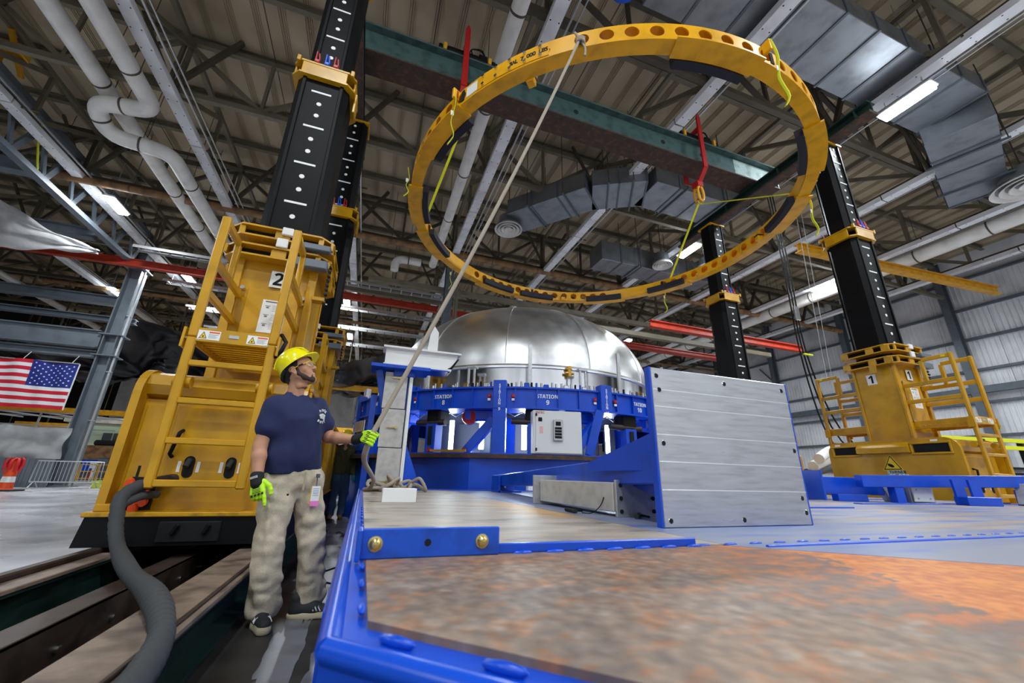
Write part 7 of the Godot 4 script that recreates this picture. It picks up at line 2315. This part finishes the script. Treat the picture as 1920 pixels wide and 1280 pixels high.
	st = new_st()
	var rim := []
	for k in 48:
		var a := TAU * k / 48
		var front := pow(maxf(0.0, cos(a)), 2.0)
		var ri := 0.1165
		var ro := 0.126 + 0.045 * front
		rim.append([sc * Vector3(sin(a) * ri, -0.008, cos(a) * ri), sc * Vector3(sin(a) * ro, -0.014 - 0.004 * front, cos(a) * ro)])
	for k in 48:
		var a: Array = rim[k]
		var b: Array = rim[(k + 1) % 48]
		var up := Vector3(0, 0.004, 0)
		quadn(st, a[0] + up, a[1] + up, b[1] + up, b[0] + up, Vector3.UP, Vector3.UP, Vector3.UP, Vector3.UP)
		quadn(st, a[0] - up, a[1] - up, b[1] - up, b[0] - up, Vector3.DOWN, Vector3.DOWN, Vector3.DOWN, Vector3.DOWN)
		quad(st, a[1] + up, a[1] - up, b[1] - up, b[1] + up, Vector3.ZERO)
	part(hat, "brim", st, M.hat)
	for x in [-0.035, 0.0, 0.035]:
		st = new_st()
		var rp := []
		for k in 11:
			var a := lerpf(-1.1, 1.1, k / 10.0)
			rp.append(Vector3(x, 0.131 * cos(a) * sqrt(1.0 - pow(x / 0.125, 2)) - 0.001, 0.139 * sin(a)))
		sweep(st, rp, 0.006, 6)
		part(hat, "ridge", st, M.hat)
	st = new_st()
	sweep(st, curve_pts([Vector3(0.09, -0.02, -0.06), Vector3(0.05, -0.045, -0.115), Vector3(-0.05, -0.045, -0.115), Vector3(-0.09, -0.02, -0.06)], 12), 0.014, 6, true, 0.5)
	part(hat, "suspension_band", st, M.rubber)
	# shirt
	F = Field.new(Vector3(-0.42, 0.82, -0.3), Vector3(0.3, 1.52, 0.36), 0.011)
	for s in [-1.0, 1.0]:
		F.cap(J.chest + left * 0.085 * s + Vector3(0, 0.03, 0), J.belly + left * 0.075 * s, 0.112, 0.112, 0.06)
		F.cap(J.belly + left * 0.075 * s, J.pelvis + left * 0.085 * s + Vector3(0, -0.03, 0), 0.112, 0.116, 0.06)
	F.cap(J.chest + fwd * 0.03, J.belly + fwd * 0.03, 0.12, 0.12, 0.06)
	F.cap(J.chest, J.neck + Vector3(0, -0.09, 0), 0.13, 0.09, 0.06)
	for s in ["L", "R"]:
		F.cap(J.neck + Vector3(0, -0.07, 0), J["sh" + s] + Vector3(0, -0.012, 0), 0.054, 0.066, 0.04)
		F.cap(J["sh" + s] + Vector3(0, -0.01, 0), J["sh" + s].lerp(J["el" + s], 0.55), 0.07, 0.076, 0.04)
	F.cap(J.neck + Vector3(0.0, -0.085, 0), J.neck + Vector3(0.005, -0.02, 0), 0.072, 0.07, 0.03)
	F.ripple(noise(17, 1.0, 2), 0.014, Vector3(6, 3, 6))
	F.cap(J.neck + Vector3(0.012, -0.02, 0.008), J.neck + Vector3(0.02, 0.12, 0.008), 0.06, 0.09, 0.01, Vector3.ZERO, 1.0, true)
	F.clip(Vector3(0, 0.885, 0), Vector3(0.05, -1, 0.04).normalized())
	var sh_part := part(t, "shirt", F.mesh(), M.navy, "navy t-shirt")
	var col := new_st()
	var loop := []
	for k in 33:
		var a := TAU * k / 32
		loop.append(J.neck + Vector3(0.01 + 0.066 * cos(a), -0.026 - 0.022 * cos(a) - 0.008 * sin(a), 0.006 + 0.064 * sin(a)))
	sweep(col, loop, 0.011, 8, false)
	part(sh_part, "collar", col, M.navy)
	# trousers
	F = Field.new(Vector3(-0.34, 0.03, -0.3), Vector3(0.3, 1.0, 0.3), 0.011)
	for s in ["L", "R"]:
		var side := 1.0 if s == "L" else -1.0
		F.cap(J.pelvis + left * 0.07 * side + Vector3(0, 0.08, 0), J["hip" + s], 0.108, 0.115, 0.05)
		F.cap(J["hip" + s], J["kn" + s], 0.116, 0.086, 0.03)
		F.cap(J["kn" + s], J["an" + s] + Vector3(0, 0.05, 0), 0.086, 0.082, 0.02)
		F.cap(J["an" + s] + Vector3(0, 0.06, 0), J["an" + s] + Vector3(0, 0.0, 0), 0.083, 0.09, 0.015)
		for q in [[0.42, 0.012], [0.62, 0.014], [0.8, 0.016]]:
			F.cap(J["kn" + s].lerp(J["an" + s], q[0]) + fwd * 0.05 - left * 0.04, J["kn" + s].lerp(J["an" + s], q[0] + 0.1) + fwd * 0.05 + left * 0.06, 0.036, 0.03, 0.03)
	F.cap(J.pelvis, J.pelvis + Vector3(0, 0.06, 0), 0.13, 0.12, 0.05)
	F.ripple(noise(23, 1.0, 2), 0.016, Vector3(5, 7, 5))
	F.ripple(noise(29, 1.0, 2), 0.01, Vector3(9, 3.5, 9))
	F.clip(Vector3(0, 0.05, 0), Vector3(0, -1, 0))
	F.clip(Vector3(0, 0.96, 0), Vector3(0, 1, 0))
	part(t, "trousers", F.mesh(), M.khaki, "khaki trousers")
	bbox(t, "trouser_fly", J.pelvis + fwd * 0.15 + Vector3(0, -0.02, 0), Vector3(0.004, 0.12, 0.02), M.khaki, 0.001, Basis(Vector3.UP, 0.65))
	# shoes
	for q in [[Vector3(-0.285, 0, -3.32), Vector3(0.98, 0, 0.2)], [Vector3(-0.49, 0, -3.25), Vector3(0.3, 0, 0.95)]]:
		var d: Vector3 = q[1].normalized()
		var sh := thing_part(t, "shoe", q[0] - B, 0.0)
		sh.basis = Basis(Vector3.UP.cross(d), Vector3.UP, d)
		var S := Field.new(Vector3(-0.075, 0.0, -0.07), Vector3(0.075, 0.15, 0.27), 0.006)
		S.cap(Vector3(0, 0.05, -0.01), Vector3(0, 0.06, 0.09), 0.044, 0.042, 0.03)
		S.cap(Vector3(0, 0.05, 0.09), Vector3(0.004, 0.042, 0.2), 0.045, 0.036, 0.03, Vector3.UP, 0.9)
		S.cap(Vector3(0, 0.06, 0.0), Vector3(0, 0.11, -0.005), 0.04, 0.042, 0.03)
		S.clip(Vector3(0, 0.024, 0), Vector3(0, -1, 0))
		part(sh, "upper", S.mesh(), M.rubber)
		S = Field.new(Vector3(-0.08, -0.01, -0.08), Vector3(0.08, 0.07, 0.27), 0.006)
		S.cap(Vector3(0, 0.02, -0.012), Vector3(0, 0.02, 0.08), 0.048, 0.046, 0.02)
		S.cap(Vector3(0, 0.02, 0.08), Vector3(0.004, 0.022, 0.2), 0.05, 0.042, 0.02)
		S.clip(Vector3(0, 0.004, 0), Vector3(0, -1, 0))
		S.clip(Vector3(0, 0.034, 0), Vector3(0, 1, -0.09).normalized())
		part(sh, "sole", S.mesh(), M.sole)
		for k in 4:
			st = new_st()
			var z := 0.07 + 0.022 * k
			sweep(st, curve_pts([Vector3(-0.047, 0.05, z + 0.02), Vector3(-0.03, 0.085 - 0.004 * k, z), Vector3(0.03, 0.085 - 0.004 * k, z + 0.01), Vector3(0.047, 0.05, z + 0.03)], 10), 0.0045, 5)
			part(sh, "lace", st, M.conduit)
	# gloves
	glove_hanging(t, J.elR, J.wrR)
	glove_gripping(t, J.elL, J.wrL, Vector3(0.02, 1.15, -3.25) - B)
	# chest print and badge
	var pb := Basis(left, Vector3.UP, fwd) * Basis(Vector3.UP, 0.2)
	var lg := thing_part(t, "chest_print", J.chest + left * 0.1 + fwd * 0.158 + Vector3(0, 0.035, 0), 0.0)
	lg.basis = pb
	for w in [["ROCK", 0.042, 1.0], ["BOTT", 0.044, -1.0]]:
		for i in 4:
			var a: float = (i - 1.5) * 0.42
			lettering(lg, "letter", w[0][i], 0.017, Vector3(sin(a) * w[1], cos(a) * w[1] * w[2], 0.004 - 0.02 * absf(sin(a)) * 0.6), Basis(Vector3(0, 0, 1), -a * w[2]), M.white, 0.003)
	st = new_st()
	for c in [[-0.014, 0.004, 0.011], [0.0, 0.008, 0.011], [0.012, 0.004, 0.011], [0.004, -0.006, 0.012], [-0.008, -0.008, 0.01], [0.014, -0.012, 0.007], [0.017, -0.022, 0.005]]:
		cyl(st, Vector3(c[0], c[1], -0.004), Vector3(c[0], c[1], 0.0035), c[2], 10)
	part(lg, "emblem", st, M.white)
	var bd := thing_part(t, "badge", J.pelvis + left * 0.085 + fwd * 0.165 + Vector3(0, -0.1, 0), 0.0)
	bd.basis = Basis(left, Vector3.UP, fwd) * Basis(Vector3.UP, -0.25)
	bbox(bd, "backing_card", Vector3(0, -0.01, 0.0), Vector3(0.066, 0.112, 0.003), mat(Color8(236, 186, 60), 0.6), 0.001)
	bbox(bd, "white_card", Vector3(0.0, 0.0, 0.004), Vector3(0.056, 0.1, 0.002), M.white, 0.0005)
	bbox(bd, "pink_card", Vector3(0.002, -0.062, 0.005), Vector3(0.056, 0.034, 0.002), mat(Color8(244, 130, 200), 0.6), 0.0005)
	for k in 5: bbox(bd, "print_line", Vector3(0, 0.034 - 0.011 * k, 0.0055), Vector3(0.04 - 0.006 * (k % 2), 0.003, 0.0006), mat(Color8(110, 130, 180), 0.7), 0.0)
	st = new_st()
	cyl(st, Vector3(0, 0.05, 0), Vector3(0.0, 0.11, -0.01), 0.004, 6)
	cyl(st, Vector3(0, 0.105, 0.0), Vector3(0, 0.13, 0.0), 0.014, 8)
	part(bd, "reel", st, M.girt)

func glove_hanging(t, el: Vector3, wr: Vector3):
	var d := (wr - el).normalized()
	d = (d + Vector3(0.22, -0.4, 0.1)).normalized()
	var out := Vector3(-0.3, 0.0, 0.95)   # back of the hand faces the viewer
	out = (out - d * out.dot(d)).normalized()
	var sd := d.cross(out)                 # towards the thumb side
	if sd.x < 0: sd = -sd
	var P := func(a: float, b: float, c: float) -> Vector3: return wr + d * a + sd * b + out * c
	var gv := thing_part(t, "glove", Vector3.ZERO, 0.0)
	var G := Field.new(wr - Vector3(0.12, 0.22, 0.12), wr + Vector3(0.14, 0.06, 0.12), 0.0042)
	for k in 4:
		var b := 0.032 - 0.0215 * k
		G.cap(P.call(0.015, b * 0.6, 0.0), P.call(0.085, b, 0.0), 0.018, 0.016, 0.014)
	var lens := [0.092, 0.07, 0.064, 0.052]
	for k in 4:
		var b := 0.033 - 0.0215 * k
		var n: float = lens[k]
		var curl := 0.1 if k == 0 else 0.75 + 0.1 * k
		var a0: Vector3 = P.call(0.085, b, 0.002)
		var a1: Vector3 = P.call(0.085 + n * 0.45, b * 1.08, -n * 0.16 * curl)
		var a2: Vector3 = P.call(0.085 + n * (0.8 - 0.25 * curl), b * 1.05, -n * 0.42 * curl)
		var a3: Vector3 = P.call(0.085 + n * (1.0 - 0.55 * curl), b, -n * 0.62 * curl)
		chain(G, [a0, a1, a2, a3], [0.0125, 0.0115, 0.0105, 0.009], 0.004)
	chain(G, [P.call(0.025, 0.035, -0.006), P.call(0.06, 0.064, -0.012), P.call(0.088, 0.07, -0.016), P.call(0.112, 0.068, -0.018)], [0.018, 0.0145, 0.0125, 0.0105], 0.007)
	part(gv, "shell", G.mesh(), M.lime, "lime safety glove")
	var C := Field.new(wr - Vector3(0.1, 0.1, 0.1), wr + Vector3(0.1, 0.08, 0.1), 0.005)
	C.cap(wr - d * 0.02, wr + d * 0.028, 0.039, 0.038, 0.02)
	part(gv, "cuff", C.mesh(), M.glove_black)
	bbox(gv, "cuff_label", P.call(-0.005, 0.0, 0.038), Vector3(0.045, 0.016, 0.006), M.conduit, 0.001, Basis(sd, -d, out))
	for k in 5:
		bbox(gv, "grip_line", P.call(0.05 + 0.009 * k, 0.0, 0.0178), Vector3(0.05, 0.0035, 0.003), M.glove_black, 0.0005, Basis(sd, -d, out))
	for k in 4:
		var b := 0.033 - 0.0215 * k
		bbox(gv, "knuckle_guard", P.call(0.1, b, 0.013), Vector3(0.012, 0.014, 0.005), M.glove_black, 0.002, Basis(sd, -d, out))
	var st := new_st()
	for k in 3: sweep(st, curve_pts([P.call(0.022, -0.02 + 0.012 * k, 0.03), P.call(0.03, -0.005 + 0.01 * k, 0.031), P.call(0.04, 0.01 * k, 0.026)], 8), 0.002, 5)
	part(gv, "scribble_mark", st, M.lime)

func glove_gripping(t, el: Vector3, wr: Vector3, at: Vector3):
	var ax := Vector3(0.35, 0.936, -0.02).normalized()
	var arm := (at - wr)
	arm = (arm - ax * arm.dot(ax)).normalized()
	var cam := ax.cross(arm)
	if cam.z < 0: cam = -cam
	var P := func(a: float, b: float, c: float) -> Vector3: return at + arm * a + ax * b + cam * c
	var gv := thing_part(t, "glove", Vector3.ZERO, 0.0)
	var G := Field.new(at - Vector3(0.13, 0.12, 0.12), at + Vector3(0.11, 0.12, 0.12), 0.0042)
	for k in 4:
		var b := 0.036 - 0.0235 * k
		G.cap(P.call(-0.058, b * 0.6, 0.006), P.call(-0.022, b, 0.03), 0.019, 0.015, 0.012)
		chain(G, [P.call(-0.022, b, 0.031), P.call(0.02, b - 0.002, 0.034), P.call(0.041, b - 0.003, 0.006), P.call(0.026, b - 0.003, -0.028), P.call(-0.004, b - 0.002, -0.034)], [0.0135, 0.0122, 0.0115, 0.0105, 0.0095], 0.003)
	chain(G, [P.call(-0.05, 0.03, -0.004), P.call(-0.03, 0.052, -0.026), P.call(0.0, 0.056, -0.038), P.call(0.028, 0.05, -0.038)], [0.018, 0.0145, 0.0125, 0.0105], 0.006)
	part(gv, "shell", G.mesh(), M.lime, "lime safety glove")
	var C := Field.new(wr - Vector3(0.09, 0.09, 0.09), wr + Vector3(0.11, 0.09, 0.1), 0.005)
	C.cap(wr - (wr - el).normalized() * 0.02, at + arm * -0.05, 0.04, 0.034, 0.02)
	part(gv, "cuff", C.mesh(), M.glove_black)
	for k in 4:
		var b := 0.036 - 0.0235 * k
		bbox(gv, "knuckle_guard", P.call(-0.006, b, 0.0455), Vector3(0.03, 0.006, 0.004), M.glove_black, 0.0015, Basis(arm, ax, cam))
		bbox(gv, "grip_line", P.call(0.002, b - 0.0118, 0.041), Vector3(0.05, 0.0035, 0.006), M.glove_black, 0.0005, Basis(arm, ax, cam))

func far_worker():
	var B := Vector3(-0.42, 0.0, -9.7)
	var t := thing("person", "distant worker in olive shirt, jeans and teal gloves beside the blue stand", "person", B)
	var F := Field.new(Vector3(-0.4, 0.0, -0.25), Vector3(0.4, 1.85, 0.25), 0.018)
	F.cap(Vector3(0, 0.95, 0), Vector3(0, 1.35, 0), 0.1, 0.1, 0.05)
	F.cap(Vector3(0, 1.4, 0), Vector3(0, 1.55, 0.01), 0.06, 0.055, 0.04)
	F.cap(Vector3(0, 1.6, 0.02), Vector3(0, 1.68, 0.02), 0.075, 0.085, 0.03)
	F.cap(Vector3(0, 1.63, 0.1), Vector3(0, 1.61, 0.11), 0.014, 0.012, 0.015)
	for s in [-1.0, 1.0]:
		F.cap(Vector3(0.085 * s, 0.95, 0), Vector3(0.09 * s, 0.05, 0), 0.06, 0.04, 0.04)
		F.cap(Vector3(0.18 * s, 1.36, 0), Vector3(0.25 * s, 0.85, 0.03), 0.038, 0.03, 0.03)
		F.cap(Vector3(0.084 * s, 1.62, 0.01), Vector3(0.086 * s, 1.64, 0.0), 0.02, 0.02, 0.01)
	part(t, "body", F.mesh(), M.skin)
	F = Field.new(Vector3(-0.4, 0.75, -0.25), Vector3(0.4, 1.6, 0.25), 0.018)
	for s in [-1.0, 1.0]:
		F.cap(Vector3(0.07 * s, 1.3, 0), Vector3(0.07 * s, 0.92, 0), 0.125, 0.125, 0.06)
		F.cap(Vector3(0.05 * s, 1.45, 0), Vector3(0.18 * s, 1.38, 0), 0.06, 0.075, 0.05)
		F.cap(Vector3(0.18 * s, 1.38, 0), Vector3(0.22 * s, 1.12, 0.0), 0.075, 0.065, 0.04)
		F.cap(Vector3(0.22 * s, 1.12, 0), Vector3(0.25 * s, 0.86, 0.03), 0.065, 0.05, 0.03)
	F.ripple(noise(41, 1.0, 3), 0.02, Vector3(8, 5, 8))
	F.clip(Vector3(0, 0.86, 0), Vector3(0, -1, 0))
	part(t, "shirt", F.mesh(), M.olive_shirt, "olive long-sleeved shirt")
	F = Field.new(Vector3(-0.3, 0.0, -0.25), Vector3(0.3, 1.05, 0.25), 0.018)
	for s in [-1.0, 1.0]:
		F.cap(Vector3(0.07 * s, 0.96, 0), Vector3(0.1 * s, 0.5, 0.02), 0.115, 0.085, 0.04)
		F.cap(Vector3(0.1 * s, 0.5, 0.02), Vector3(0.1 * s, 0.1, 0), 0.085, 0.075, 0.03)
	F.ripple(noise(43, 1.0, 3), 0.02, Vector3(8, 5, 8))
	F.clip(Vector3(0, 0.05, 0), Vector3(0, -1, 0))
	part(t, "jeans", F.mesh(), M.denim, "blue jeans")
	for s in [-1.0, 1.0]:
		var G := Field.new(Vector3(0.25 * s - 0.1, 0.6, -0.1), Vector3(0.25 * s + 0.1, 0.92, 0.15), 0.009)
		G.cap(Vector3(0.25 * s, 0.87, 0.03), Vector3(0.255 * s, 0.78, 0.04), 0.042, 0.038, 0.02)
		for k in 4: G.cap(Vector3(0.255 * s, 0.78, 0.07 - 0.02 * k), Vector3(0.245 * s, 0.69 + 0.006 * k, 0.075 - 0.02 * k), 0.0115, 0.0095, 0.004)
		G.cap(Vector3(0.245 * s, 0.83, 0.06), Vector3(0.235 * s, 0.76, 0.1), 0.014, 0.011, 0.008)
		part(t, "glove", G.mesh(), M.teal, "teal glove")
		var S := Field.new(Vector3(0.1 * s - 0.08, 0.0, -0.12), Vector3(0.1 * s + 0.08, 0.16, 0.26), 0.012)
		S.cap(Vector3(0.1 * s, 0.05, -0.02), Vector3(0.1 * s, 0.045, 0.16), 0.05, 0.042, 0.03)
		S.clip(Vector3(0, 0.005, 0), Vector3(0, -1, 0))
		part(t, "boot", S.mesh(), M.pipe_brown, "tan boot")
	var st := new_st()
	lathe(st, [Vector2(0.125, 0.0), Vector2(0.115, 0.004), Vector2(0.108, 0.06), Vector2(0.07, 0.11), Vector2(0.001, 0.125)], 20, Transform3D(Basis(), Vector3(0, 1.69, 0.02)), 0, TAU, true)
	part(t, "hard_hat", st, M.hat)
